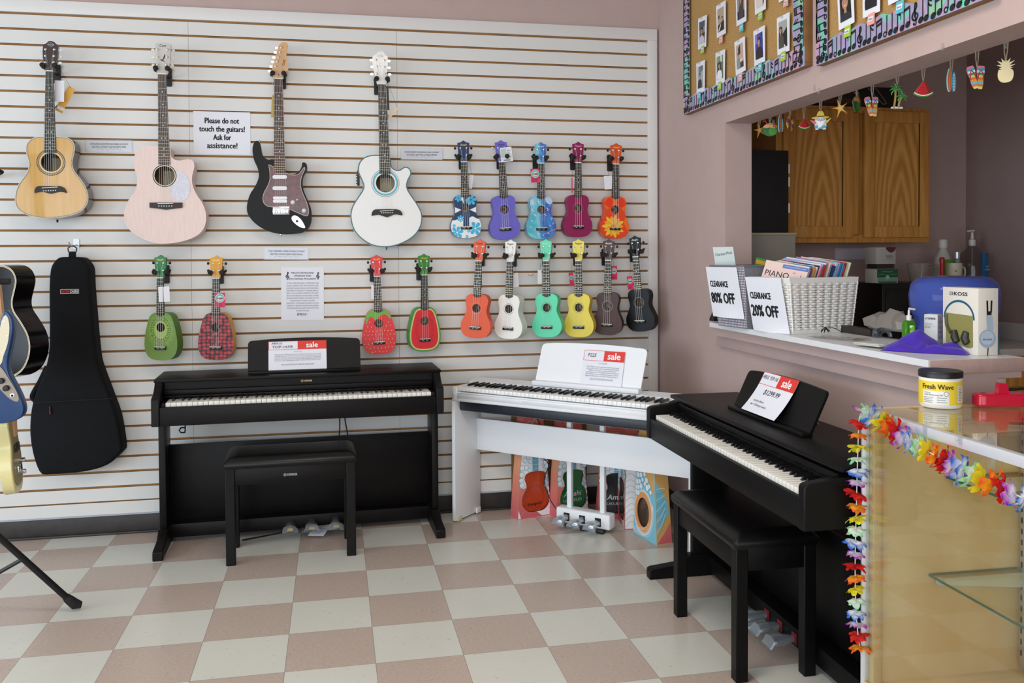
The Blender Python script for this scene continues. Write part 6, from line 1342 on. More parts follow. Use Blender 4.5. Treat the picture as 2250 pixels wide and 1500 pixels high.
# big blue water bottle on a dark cooler behind the bar
jc = Vector((3.335, -1.70, 0)); jt = 1.315; R = .150
BLUEP = M('blue_water_bottle_plastic', '5062b8', .10, spec=.6, trans=.25, ior=1.2)
root = thing('water_bottle', 'large translucent blue water bottle standing upright behind the bar', 'bottle', (jc.x, jc.y, .74)); H = jt-.74
prof = [(R*.6, 0), (R*.94, .012), (R, .04), (R, .12), (R*.95, .135), (R, .15), (R, .25), (R*.95, .265), (R*.985, .28), (R*.985, H-.19), (R*.93, H-.165), (R*.93, H-.15), (R*1.0, H-.125), (R*1.03, H-.07), (R*.98, H-.03), (R*.82, H-.006), (R*.6, H), (R*.2, H-.004)]
mb = MB(); mb.lathe(prof, BLUEP, seg=40); mb.build('body', root)
mb = MB(); 
for k in range(26):
    t0, t1 = -2.6+.16*k, -2.6+.16*(k+1); p = [(R*.99*math.cos(t), R*.99*math.sin(t)) for t in (t0, t1)]
    mb.add([(p[0][0], p[0][1], H-.36), (p[1][0], p[1][1], H-.36), (p[1][0], p[1][1], H-.225), (p[0][0], p[0][1], H-.225)], [(0, 1, 2, 3)], C('2fa6b4', .4))
for a in (-2.2, -.9):
    q = Plane((R*1.0*math.cos(a), R*1.0*math.sin(a), H-.285), (-math.sin(a), math.cos(a), 0), (0, 0, 1)); q.ring(mb, 0, .03, .026, .029, C('1c3c6a'), .001, 20)
mb.build('teal_label', root)
mb = MB(); mb.prism(rrect(-.035, .035, -.018, .018, .006), 0, .002, lambda u, v, d: (.012+u, -R*1.02-d, H-.075+v), C('6a6a62', .4)); mb.prism(ellipse(0, 0, .014, .006, 12), 0, .0005, lambda u, v, d: (.012+u, -R*1.02-.0025-d, H-.075+v), INK); mb.build('hang_tab', root)
mb = MB(); mb.box(jc.x-.13, jc.x+.13, jc.y-.13, jc.y+.13, 0, .74, C('1a1718', .5), .006); tag(mb.build('cooler_stand'), 'dark stand carrying the blue water bottle behind the bar', 'stand')

# ------------------------------------------------------------------ things on the bar
ZB_ = ZB+.0005
def bar(px, py): return PZ(px, py, ZB)
b_ = crop(7.5, 1540, 540); c6 = crop(3.689, 1640, 500); kk = crop(5.357, 1880, 520)
GINGHAM = M('grey_fabric', '84848c', .85, noise=(140, '7a7a84', 2), bump=(300, .3))
def dots():
    m, N, L, b = new_mat('grey_fabric_with_white_checks'); tc = N.new('ShaderNodeTexCoord'); sp = N.new('ShaderNodeSeparateXYZ'); L.new(tc.outputs['Object'], sp.inputs[0])
    def sq(o, s, th):
        a = N.new('ShaderNodeMath'); a.operation = 'MULTIPLY'; a.inputs[1].default_value = s; L.new(o, a.inputs[0]); f = N.new('ShaderNodeMath'); f.operation = 'FRACT'; L.new(a.outputs[0], f.inputs[0]); g = N.new('ShaderNodeMath'); g.operation = 'GREATER_THAN'; g.inputs[1].default_value = th; L.new(f.outputs[0], g.inputs[0]); return g.outputs[0]
    k = N.new('ShaderNodeMath'); k.operation = 'MULTIPLY'; L.new(sq(sp.outputs[0], 90, .5), k.inputs[0]); L.new(sq(sp.outputs[2], 90, .5), k.inputs[1])
    mx = N.new('ShaderNodeMix'); mx.data_type = 'RGBA'; mx.inputs[6].default_value = lin('7f7a86'); mx.inputs[7].default_value = lin('e2e0e6'); L.new(k.outputs[0], mx.inputs[0]); L.new(mx.outputs[2], b.inputs[0]); b.inputs['Roughness'].default_value = .85; return m
CHECK = dots()
# grey fabric bin: local x along the bar toward the camera (-y), y toward the kitchen
bl_, br_ = bar(*b_((292, 1312))), bar(*b_((765, 1372)))
ang = math.atan2(br_.y-bl_.y, br_.x-bl_.x); bw = (br_-bl_).length; bt_z = PX(*b_((100, 330)), bl_.x-.03).z-ZB
root = thing('fabric_bin', 'grey fabric bin with white checks holding clearance music', 'bin', (bl_.x, bl_.y, ZB_), ang)
mb = MB(); ex = .035; D = .24; T = .006
lo = [(0, 0), (bw, 0), (bw, D), (0, D)]; hi = [(-ex, -.022), (bw+.010, -.022), (bw+.02, D+.03), (-ex, D+.03)]
f0 = [(x, y, .0) for x, y in lo]; f1 = [(x, y, bt_z) for x, y in hi]
def wall_quads(f0, f1, t, mats):
    for i in range(4):
        j = (i+1) % 4; m = mats[i]; c = Vector((sum(p[0] for p in f1)/4, sum(p[1] for p in f1)/4, 0))
        inn = lambda p: tuple(Vector(p)+(Vector((c.x, c.y, p[2]))-Vector(p)).normalized()*t)
        mb.hexa([f0[i], f0[j], inn(f0[j]), inn(f0[i])], [f1[i], f1[j], inn(f1[j]), inn(f1[i])], m)
wall_quads(f0, f1, T, [CHECK, GINGHAM, GINGHAM, GINGHAM]); mb.box(.004, bw-.004, .004, D-.004, 0, .006, GINGHAM); mb.build('bin', root, smooth=0)
mb = MB(); mb.tube([f1[0], f1[1], f1[2], f1[3], f1[0]], .005, C('767884', .85), 6); mb.build('hem', root)
BIN = root
def clearance(label, o, r, u, w, h, line2, curl):
    mb = MB(); pl = Plane(o, r, u); n = 10
    def cv(a, b, l): return pl.p(a, b, l+.003+curl*max(0, .22-b/h)**2*6*math.sin(PI*min(max(a/w, 0), 1)))
    vs = []; fs = []
    for i in range(n+1):
        for j in range(9): vs.append(cv(w*j/8, h*i/n, 0))
    for i in range(n):
        for j in range(8): k = i*9+j; fs.append((k, k+1, k+10, k+9))
    mb.add(vs, fs, PAPER)
    pl.text(mb, 'CLEARANCE', w*.36, h*.66, INK, h=h*.115, w=w*.57, off=.05, curve=lambda a, b, l: cv(a, b, l)); pl.text(mb, line2, w*.42, h*.38, INK, h=h*.20, w=w*.74, off=.055, curve=lambda a, b, l: cv(a, b, l))
    return tag(mb.build('clearance_sign'), label, 'sign', 'clearance signs on the bins')
bpy.context.view_layer.update()
G = lambda root, p: root.matrix_world @ Vector(p)
def on_face(root, f0, f1, i, j, s0, s1, t0, t1):
    g = lambda s, t: Vector(f0[i])*(1-s)*(1-t)+Vector(f0[j])*s*(1-t)+Vector(f1[i])*(1-s)*t+Vector(f1[j])*s*t
    a, b, c = g(s0, t0), g(s1, t0), g(s0, t1); a, b, c = G(root, a), G(root, b), G(root, c)
    n = (b-a).cross(c-a).normalized(); return a+n*.004, (b-a), (c-a)
o, r, u = on_face(BIN, f0, f1, 0, 1, -.10, .97, .16, .985); clearance('white CLEARANCE 80% OFF paper on the grey checked bin', o, r, u, r.length, u.length, '80% OFF', .06)
# card and books standing in the bin
mb = MB(); pl = Plane((0, 0, 0), (1, 0, 0), (-.18, .05, 1)); w, h = .088, .125; mb.hexa([pl.p(0, 0, 0), pl.p(w, 0, 0), pl.p(w, h, 0), pl.p(0, h, 0)], [pl.p(0, 0, -.001), pl.p(w, 0, -.001), pl.p(w, h, -.001), pl.p(0, h, -.001)], C('cdd8d6', .6)); pl.rect(mb, 0, w, 0, h*.5, C('c2d0cc', .6), .0004)
pl.text(mb, 'Clearance Music', w*.5, h*.78, C('3a4048'), h=h*.10, w=w*.86, shear=.1, rot=.14); o = mb.build('divider_card', loc=G(BIN, (-.022, .006, bt_z-.050)), rot=(0, 0, ang+.35)); o.scale = (1.25, 1, 1.1); tag(o, 'white index card reading Clearance Music standing in the grey bin', 'card')
for i, (nm, col, dx, dz, w, tl) in enumerate((('green music book with a yellow band leaning in the grey bin', '1f8a3c', .13, .026, .17, -.20), ('red music book leaning in the grey bin behind the green one', 'c92a2e', .10, .018, .23, -.13), ('white music book leaning at the back of the grey bin', 'd9dcde', .17, .022, .13, .12))):
    mb = MB(); mb.box(0, w, 0, .004, -.16, .0, C(col, .5), .0005)
    if i == 0: Plane((0, 0, 0), (1, 0, 0), (0, 0, 1)).rect(mb, 0, w, -.028, -.010, C('d9a82c', .5))
    o = mb.build('music_book', loc=G(BIN, (.10+.03*i, D*.55+.03*i, bt_z+dz+.012*(i == 0))), rot=(0, tl*-1, ang+1.2)); tag(o, nm, 'book')
# white woven basket
q0, q1, q2 = bar(*c6((85, 830))), bar(*c6((378, 866))), bar(*c6((925, 850)))
ang = math.atan2(q1.y-q0.y, q1.x-q0.x); bw = (q1-q0).length; D = (q2-q1).length*.98; zt = PY(*c6((330, 408)), q1.y).z-ZB
root = thing('woven_basket', 'white woven plastic basket full of piano books', 'basket', (q0.x, q0.y, ZB_), ang); BAS = root
WB = M('white_basket_plastic', 'e9e7e2', .4); e = .022
f0 = [(0, 0, 0), (bw, 0, 0), (bw, D, 0), (0, D, 0)]; f1 = [(-.030, -e, zt), (bw+.006, -e*1.0, zt), (bw+.012, D+e, zt), (-.03, D+e, zt)]
mb = MB(); mb.box(.003, bw-.003, .003, D-.003, 0, .006, WB); mb.build('base', root)
for nm, t0, t1 in (('rim', .90, 1.0), ('foot_band', 0, .07)):
    mb = MB(); g = lambda i, t: tuple(Vector(f0[i]).lerp(Vector(f1[i]), t)); wall_quads([g(i, t0) for i in range(4)], [g(i, t1) for i in range(4)], .007, [WB]*4); mb.build(nm, root, smooth=0)
mb = MB(); rows = 19
for i in range(4):
    j = (i+1) % 4; ln = (Vector(f0[j])-Vector(f0[i])).length; n = max(8, int(ln/.017)); outn = (Vector(f0[j])-Vector(f0[i])).cross(Vector((0, 0, 1))).normalized()
    for rr in range(rows):
        tc_ = .07+(.83)*(rr+.5)/rows; hh = .83/rows; ring = []
        for k in range(n*4+1):
            s = k/(n*4); ph = PI*s*n+(PI/2 if rr % 2 else 0); hw = hh*(.47-.27*math.cos(ph)**2 if False else .30+.20*abs(math.sin(ph))); off_ = .0022*math.cos(ph*1)
            pt = lambda t: (Vector(f0[i])*(1-s)+Vector(f0[j])*s).lerp(Vector(f1[i])*(1-s)+Vector(f1[j])*s, t)
            c0 = outn*off_; ring.append([pt(tc_-hw)+c0, pt(tc_)+c0+outn*.0018, pt(tc_+hw)+c0, pt(tc_)+c0-outn*.0018])
        mb.loft(ring, WB)
    for k in range(n+1):
        s = k/n; a = Vector(f0[i])*(1-s)+Vector(f0[j])*s; b = Vector(f1[i])*(1-s)+Vector(f1[j])*s
        mb.tube([tuple(a.lerp(b, .05)-outn*.002), tuple(a.lerp(b, .92)-outn*.002)], .0022, WB, 5)
mb.build('woven_wall', root)
bpy.context.view_layer.update()
o, r, u = on_face(BAS, f0, f1, 0, 1, -.02, .99, .01, 1.0); clearance('white CLEARANCE 20% OFF paper on the white woven basket', o+(r.cross(u)).normalized()*.006, r, u, r.length, u.length, '20% OFF', .05)
# piano books in the basket: a pink cover in front, many thin spines behind it
rnd = random.Random(11); COLS = [('red', 'b5282e'), ('white', 'dcdcde'), ('blue', '3a62b0'), ('teal', '3f8aa0'), ('orange', 'd98a4a'), ('white', 'd5d6da'), ('violet', '8a6ab4'), ('cream', 'e6dfc8'), ('navy', '27335f'), ('pink', 'd98aa0'), ('white', 'e2e2e0'), ('light blue', '86b0d2')]
NB = 34; bh = .135
def book(i, yy, col, nm, w, h, zt_):
    mb = MB(); mb.box(0, w, 0, .0042, -h, 0, PAPER); mb.box(-.0004, w+.0004, -.0006, .0, -h, .0006, C(col, .35)); mb.box(-.0004, w+.0004, .0042, .0048, -h, .0006, C(col, .35)); mb.box(w, w+.0006, 0, .0042, -h, 0, C(col, .35))
    return mb
for i in range(NB):
    nm, col = COLS[i % len(COLS)] if i < 29 else ('red', 'b5282e') if i in (29, 30) else ('cream', 'dfe0cc')
    yy = .052+(D-.085)*i/(NB-1); w = bw-.030+rnd.uniform(-.012, 0); mb = book(i, yy, col, nm, w, bh, 0)
    lean = -.30; o = mb.build('music_book', loc=G(BAS, (.004+rnd.uniform(0, .006), yy+.012, zt+.058+.022*min(1, i/14)+rnd.uniform(-.004, .004))), rot=(lean, rnd.uniform(.10, .18), ang+.22))
    tag(o, 'thin %s piano music book among those standing in the white basket' % nm, 'book', 'thin %s piano books in the white basket' % nm)
mb = book(0, 0, 'e9c8bc', '', bw-.012, bh, 0); w = bw-.012; pl = Plane((0, -.0008, 0), (1, 0, 0), (0, 0, 1)); pl.rect(mb, 0, w, -bh, 0, C('ecd0c6', .45), .0002)
pl.rect(mb, w*.42, w, -.022, -.006, C('5b7cc0', .5), .0006); pl.text(mb, 'POPULAR REPERTOIRE', w*.71, -.014, C('dfe4f2'), h=.005, w=w*.48, lift=.0012); pl.text(mb, 'PIANO', w*.34, -.052, C('2a2430'), h=.024, w=w*.56, lift=.001); pl.text(mb, 'Adventures', w*.36, -.078, C('3a3038'), h=.013, w=w*.50, shear=.4, lift=.001); pl.text(mb, 'LEVEL', w*.72, -.036, C('4a4048'), h=.004, lift=.001); pl.text(mb, '1', w*.88, -.044, C('4a4048'), h=.014, lift=.001)
tag(mb.build('music_book', loc=G(BAS, (.000, .050, zt+.070)), rot=(-.30, .13, ang+.22)), 'pale pink PIANO Adventures book at the front of the white basket', 'book')
# coiled black cable at the left end
mb = MB()
for k in range(4): mb.tube([(.016*math.cos(t)*(1+.1*k), .010*math.sin(t)+.007*k, .028+.024*math.sin(t+.4*k)*1.0) for t in [i*2*PI/18 for i in range(19)]], .0032, BLACK, 6)
mb.box(.0, .03, .0, .03, 0, .018, BLACK, .004); tag(mb.build('coiled_cable', loc=bar(1573, 706)), 'coiled black cable at the left end of the bar', 'cable')
# flat clear packet, tassel, white card, moulded clear thing
a = bar(*c6((700, 905))); mb = MB(); n = 9; rnd = random.Random(5)
vs = [(-.10+.20*i/n, -.05+.10*j/n+.02*i/n, .002+.006*rnd.random()) for i in range(n+1) for j in range(n+1)]; fs = [(i*(n+1)+j, (i+1)*(n+1)+j, (i+1)*(n+1)+j+1, i*(n+1)+j+1) for i in range(n) for j in range(n)]
mb.add(vs, fs, glassy('wrinkled_clear_film', 'd8d6d4', .12, 1.4, .28)); tag(mb.build('clear_packet', loc=(a.x+.02, a.y-.0, ZB_), rot=(0, 0, -1.2), smooth=20), 'flat wrinkled clear plastic packet in front of the white basket', 'packet')
a = bar(*c6((640, 868))); mb = MB()
for k in range(26): t = k*.9; mb.tube([(0, 0, .016), (.012*math.cos(t)*.6, .012*math.sin(t), .012), (.02*math.cos(t), .016*math.sin(t), .001+.003*(k % 3))], .0011, BLACK, 4)
mb.tube(smooth_path([(0, 0, .016), (.015, -.02, .02), (.012, -.05, .012), (.01, -.07, .003)], 4, False), .0016, BLACK, 5); mb.ball((0, 0, .016), .008, .008, .006, BLACK, 8, 5)
tag(mb.build('tassel', loc=(a.x, a.y, ZB_+.009), rot=(0, 0, .4)), 'small black tassel lying on the clear packet', 'tassel')
a, b = bar(*c6((870, 960))), bar(*c6((1075, 985))); w = (b-a).length; mb = MB(); mb.box(0, w, 0, .075, 0, .006, C('c9c8bc', .6), .001); mb.box(.003, w-.002, -.004, .05, .0065, .008, C('e4e6e2', .5), .0005)
tag(mb.build('paper_pad', loc=(a.x, a.y, ZB_+.006), rot=(0, 0, math.atan2(b.y-a.y, b.x-a.x))), 'small white note pad left of the purple bag', 'pad')
a = bar(*c6((1100, 900))); mb = MB(); SMK = glassy('smoky_clear_plastic', 'aab4bc', .05, 1.5, .16)
for k, rr in enumerate((.034, .026, .018)): mb.tube([(rr*math.cos(t), -.012+.012*k, .004+rr*1.05*math.sin(t)) for t in [PI*i/14 for i in range(15)]], .0055, SMK, 8)
mb.ball((-.028, .004, .018), .016, .02, .018, SMK, 12, 7); tag(mb.build('clear_blister', loc=(a.x+.02, a.y+.02, ZB_+.002), rot=(0, 0, -1.0)), 'arched clear plastic blister behind the note pad', 'packaging')
a = bar(*c6((978, 870))); mb = MB(); mb.box(0, .022, 0, .001, 0, .016, C('e3dcd2')); Plane((0, 0, 0), (1, 0, 0), (0, 0, 1)).text(mb, 'TOY', .011, .008, C('a03a30'), h=.006); tag(mb.build('price_stub', loc=(a.x+.01, a.y, ZB_), rot=(.1, .3, -.6)), 'tiny white printed stub beside the clear blister', 'card')
# dark tray with crumpled bag behind
a, b = bar(*c6((935, 830))), bar(*c6((1270, 858))); mb = MB(); x0 = a.x+.02; mb.box(3.17-.045, 3.165, -1.50, -1.10, ZB_, ZB_+.028, C('2b2622', .6), .004); tag(mb.build('dark_tray'), 'dark low tray at the back edge of the bar', 'tray')
rnd = random.Random(3); mb = MB(); rings = []
for k in range(9):
    x = -.13+.26*k/8; rr = .026+.024*math.sin(PI*k/8); rings.append([(x+rnd.uniform(-.008, .008), rr*math.cos(t)*.75+rnd.uniform(-.008, .008), max(.003, .024+rr*math.sin(t)*(1.2 if k > 4 else .8)+rnd.uniform(-.008, .008))) for t in [i*2*PI/11 for i in range(11)]])
mb.loft(rings, glassy('crumpled_grey_film', 'b5aca4', .2, 1.4, .45)); q = PX(1950, 704, 3.145); tag(mb.build('crumpled_bag', loc=(3.145, q.y, ZB_+.030), rot=(0, 0, -PI/2), smooth=15), 'crumpled translucent bag lying on the dark tray', 'bag')
# green pump bottle
a = PX(1997, 722, 3.085); GEL = M('green_gel', '4f9a22', .15, spec=.5, trans=.35, ior=1.3); root = thing('pump_bottle', 'small green hand sanitizer pump bottle on the bar', 'bottle', (3.085, a.y, ZB_)); hz = PX(1998, 676, 3.085).z-ZB
mb = MB(); mb.loft([[(x*s, y*s, z) for x, y in rrect(-.022, .022, -.014, .014, .008, 4)] for s, z in ((.9, 0), (1, .004), (1, hz*.55), (.75, hz*.63), (.35, hz*.66))], GEL); mb.build('body', root)
mb = MB(); mb.lathe([(.0085, hz*.65), (.0085, hz*.79), (.004, hz*.80), (.0035, hz*.94)], C('e6e4e0', .4), seg=14); mb.tube([(.006, 0, hz*.97), (-.0, 0, hz*.975), (.022, -.002, hz*.95)], .0038, C('e6e4e0', .4)); mb.build('pump', root)
mb = MB(); pl = Plane((-.016, -.0145, hz*.10), (1, 0, 0), (0, 0, 1)); pl.rect(mb, 0, .032, 0, hz*.42, C('5fb52a', .5)); pl.poly(mb, [(.004, hz*.42), (.028, hz*.42), (.022, hz*.36), (.010, hz*.36)], C('e8e4e0', .5), .001); pl.text(mb, 'Hand', .016, hz*.26, C('dff0d0'), h=.006); pl.text(mb, 'Sanitizer', .016, hz*.17, C('dff0d0'), h=.006, w=.024); pl.rect(mb, .004, .028, hz*.07, hz*.10, C('e8e8e4', .5), .001); mb.build('front_label', root).rotation_euler = (0, 0, -.45)
# purple velvet bag
PURP = M('purple_velvet', '4014b0', .7, sheen=.25, noise=(60, '380fa6', 3), bump=(60, .15))
a, b, c = bar(*kk((275, 1322))), bar(*kk((760, 1422))), bar(*kk((1297, 1380)))
ax = (c-a); L_ = ax.length; mb = MB(); NU, NV = 30, 14; grid = []
for i in range(NU+1):
    u = i/NU; row = []
    for j in range(NV+1):
        v = j/NV; env = math.sin(PI*min(max(u, .0), 1))**.45*math.sin(PI*v)**.5
        tri = lambda x: max(0, 1-abs(x)); hgt = env*(.020+.006*abs(math.sin(7*u+4*v)))+.052*tri((u-.40)/.26)*tri((v-.70)/.45)+.020*tri((u-.22)/.22)*tri((v-.45)/.5)+.016*tri((u-.80)/.22)*tri((v-.62)/.30)+.010*tri((v-.22)/.14)*(u > .45)*env-.014*tri((u-.60-.25*(v-.5))/.05)*env-.008*tri((v-.40)/.07)*(u > .5)*env
        row.append((L_*(u-.5)*(1.0-.10*math.cos(2*PI*v)*0), (.115*(v-.5))*(1+.25*math.sin(PI*u)), max(.0008, hgt)))
    grid.append(row)
vs = [p for r in grid for p in r]; fs = [(i*(NV+1)+j, (i+1)*(NV+1)+j, (i+1)*(NV+1)+j+1, i*(NV+1)+j+1) for i in range(NU) for j in range(NV)]; mb.add(vs, fs, PURP)
mid = (a+c)/2; o = mb.build('velvet_bag', loc=(mid.x+.020, mid.y, ZB_), rot=(0, 0, math.atan2(ax.y, ax.x)), smooth=180); tag(o, 'purple velvet drawstring bag lying folded on the bar', 'bag')
sd = o.modifiers.new('smooth', 'SUBSURF'); sd.levels = 1; sd.render_levels = 1
# two boxes: small battery adaptor box and the headphone box
WBOX = C('dfe0e4', .5); KBOX = C('e2dcd0', .5)
def oriented_box(name, label, p_left, p_mid, p_right, top_px, fn_l, fn_r, mat, minh=None):
    """bottom corners: left face p_left-p_mid, right face p_mid-p_right"""
    d1 = p_mid-p_left; d2 = p_right-p_mid; w1 = d1.length; r1 = d1.normalized(); r2 = Vector((0, 0, 1)).cross(r1); w2 = d2.length
    z = PY(*top_px, p_mid.y).z-ZB; z = minh or z
    root = thing(name, label, 'box', (p_left.x, p_left.y, ZB_), math.atan2(r1.y, r1.x))
    mb = MB(); mb.box(0, w1, 0, w2, 0, z, mat, .001); L1 = Plane((0, 0, 0), (1, 0, 0), (0, 0, 1)); L2 = Plane((w1, 0, 0), (0, 1, 0), (0, 0, 1)); fn_l(L1, mb, w1, z); fn_r(L2, mb, w2, z); mb.build('carton', root); return root, w1, w2, z
a, b, c = bar(*kk((805, 1255))), bar(*kk((965, 1265))), bar(*kk((1060, 1235)))
def yl(pl, mb, w, h):
    logo(pl, mb, w*.16, h*.86, h*.07, INK); pl.text(mb, 'YAMAHA', w*.55, h*.86, INK, h=h*.075, w=w*.58, off=.02)
    for k in range(4): pl.rect(mb, w*.08, w*(.65-.1*(k % 2)), h*(.70-.022*k), h*(.705-.022*k), C('8a8a90'))
    pl.rect(mb, w*.08, w*.84, h*.60, h*.603, INK); pl.text(mb, 'PA-130', w*.26, h*.56, INK, h=h*.05, w=w*.36)
def yr(pl, mb, w, h):
    logo(pl, mb, w*.22, h*.86, h*.07, INK)
    for g in range(4):
        for k in range(6): pl.rect(mb, w*.1, w*(.86-.12*(k % 2)), h*(.78-.17*g-.02*k), h*(.786-.17*g-.02*k), C('5a5a60'))
oriented_box('adaptor_box', 'small white YAMAHA adaptor box behind the purple bag', a, b, c, kk((965, 918)), yl, yr, WBOX)
a, b, c = bar(*kk((1050, 1310))), bar(*kk((1440, 1402))), bar(*kk((1652, 1390)))
r1 = (b-a).normalized(); a = b+Vector((.004, .168, 0)); c = b+Vector((.070, .006, 0)); KZ = [0]
SILV = M('silver_blue_print', '9db0c4', .4)
def kl(pl, mb, w, h):
    pl.text(mb, 'KOSS', w*.52, h*.905, C('1c2440'), h=h*.052, w=w*.38, off=.05); pl.rect(mb, w*.20, w*.29, h*.88, h*.93, C('1c2440')); pl.rect(mb, w*.215, w*.275, h*.888, h*.922, C('d8d6d2', .5), .0008); pl.rect(mb, w*.235, w*.255, h*.895, h*.915, C('1c2440'), .001)
    arc = [(w*.47+w*.42*math.cos(t), h*.52+h*.275*math.sin(t)) for t in [PI*.0+PI*k/24 for k in range(25)]]
    pl.stroke(mb, arc, w*.045, C('3f7f9c', .4)); pl.stroke(mb, [(x, y) for x, y in arc], w*.015, C('16202c', .4), .0009)
def kr(pl, mb, w, h):
    for s in (-1, 1): pl.stroke(mb, [(w*.55+s*w*.11, h*.82), (w*.55+s*w*.09, h*.64)], w*.085, C('15161c', .4))
    pl.rect(mb, w*.42, w*.66, h*.52, h*.66, C('15161c', .4), .0008); pl.poly(mb, smooth_path([(w*.40, h*.58), (w*.44, h*.60), (w*.66, h*.60), (w*.72, h*.56), (w*.74, h*.34), (w*.50, h*.34), (w*.44, h*.40)], 3), C('a9bac9', .4), .001)
    pl.ell(mb, w*.46, h*.25, w*.42, h*.135, SILV, .0012, 28); pl.ell(mb, w*.44, h*.265, w*.33, h*.105, C('b9c8d6', .35), .0014, 28); pl.text(mb, 'KOSS', w*.46, h*.24, C('1c2440'), h=h*.022, w=w*.44, off=.03, lift=.002); pl.stroke(mb, [(w*.50, h*.115), (w*.48, 0)], w*.05, C('15161c', .4))
root, w1, w2, z = oriented_box('headphone_box', 'white KOSS headphone box with a window, near the right end of the bar', a, b, c, kk((1435, 612)), kl, kr, KBOX)
# the window of the box: an inner tray and the headphones behind clear film
mb = MB(); pl = Plane((0, 0, 0), (1, 0, 0), (0, 0, 1)); out = [(w1*.10, z*.60), (w1*.86, z*.585), (w1*.87, z*.12), (w1*.80, z*.09), (w1*.10, z*.14)]; pl.poly(mb, smooth_path(out, 1), C('8f8a4e', .5), .0008); mb.build('window', root)
mb = MB(); DK = C('2a2a20', .4)
mb.tube(smooth_path([(w1*.12, -.003, z*.58), (w1*.16, -.005, z*.40), (w1*.28, -.006, z*.30)], 4, False), .005, C('4f4c34', .4), 8)
for x, zz, sx in ((.40, .24, .3), (.68, .24, -.3)): mb.tube([(w1*(x-.10*sx), -.004, z*(zz+.10)), (w1*x, -.005, z*zz), (w1*(x+.06), -.004, z*(zz-.08))], [.010, .014, .012], DK, 10)
mb.build('headphones', root)
# jar etc. live with the case below
# ------------------------------------------------------------------ glass display case, jar, red tape dispenser, flower garland
CG = glassy('case_glass', 'f8fbf8', .0, 1.5, .0); EDGE = M('green_glass_edge', '2c5a48', .15, spec=.6)
MAPLEV = M('pale_maple_laminate', 'dabd8e', .45, noise=(6, 'd0ae7a', 4, (6, 1, .5))); 
CH_ = .965; CO = PZ(1898, 896, CH_); CDEG = -91.6
case = thing('display_case', 'glass display case with maple end panel in the right foreground', 'case', (CO.x, CO.y, 0), math.radians(CDEG))
bpy.context.view_layer.update(); CI = case.matrix_world.inverted()
LC, DC = 1.25, .500                                  # length toward the camera, depth
mb = MB(); mb.box(.002, .020, .022, DC-.01, .06, CH_-.008, MAPLEV, .001); mb.build('end_panel', case)
mb = MB(); mb.box(.0, .026, .016, .040, .06, CH_-.026, MAPLEV, .001); mb.build('corner_post', case)
RAIL = M('pale_anodised_rail', 'd9dbe2', .4, .25)
for nm, b_ in (('top_rail', (0, LC, -.004, .016, CH_-.026, CH_)), ('corner_rail', (-.004, .004, -.006, .016, .06, CH_-.001)), ('end_rail', (-.002, .012, .016, DC, CH_-.018, CH_))):
    mb = MB(); mb.box(*b_, RAIL if nm != 'end_rail' else MAPLEV, .0015); mb.build(nm, case)
mb = MB(); mb.box(0, LC, 0, DC, 0, .17, MAPLEV, .002); mb.box(0, LC, 0, DC, .17, .19, MAPLEV, .001); mb.build('base_deck', case)
mb = MB(); mb.box(.012, LC, DC-.014, DC, .19, CH_-.004, MAPLEV, .001); mb.build('back_panel', case)
mb = MB(); mb.box(.004, LC, .0165, DC-.002, CH_-.007, CH_-.001, CG); mb.build('top_glass', case)
mb = MB(); mb.box(.006, LC, .004, .009, .19, CH_-.026, CG); mb.build('front_glass', case)
def local(px, py, xl):
    """pixel on the plane across the case at distance xl from its far end"""
    o = case.matrix_world @ Vector((xl, 0, 0)); n = (case.matrix_world.to_3x3() @ Vector((1, 0, 0))); d = ray(px, py); return CI @ (CAM+d*((o-CAM).dot(n)/d.dot(n)))
for px, py in ((2081, 1046), (2043, 1261)):
    q = local(px, py, .028); sh = MB(); sh.box(.026, LC, q.y, DC-.03, q.z-.006, q.z, CG); so = sh.build('glass_shelf', case)
    e_ = MB(); e_.box(.026, LC, q.y-.002, q.y, q.z-.006, q.z, EDGE); e_.box(.024, .026, q.y, DC-.03, q.z-.006, q.z, EDGE); e_.build('green_edge', so)
    for xl in (.045, .62):
        br = MB(); br.hexa([(xl, q.y+.012, q.z-.024), (xl+.004, q.y+.012, q.z-.024), (xl+.004, DC-.03, q.z-.050), (xl, DC-.03, q.z-.050)], [(xl, q.y+.012, q.z-.008), (xl+.004, q.y+.012, q.z-.008), (xl+.004, DC-.03, q.z-.008), (xl, DC-.03, q.z-.008)], C('d3d8d2', .35)); br.lathe([(.012, 0), (.012, .006)], C('b9beba', .3), (xl-.001, q.y+.02, q.z-.016), 14, (1, 0, 0)); br.build('shelf_bracket', case)
for xl in (.040, .615):
    st_ = MB(); st_.box(xl-.004, xl+.012, DC-.030, DC-.0145, .20, CH_-.02, ALU, .001)
    for k in range(22): st_.box(xl+.001, xl+.006, DC-.0312, DC-.030, .24+k*.032, .256+k*.032, DECK)
    st_.build('shelf_standard', case)
TOPZ = CH_+.0005
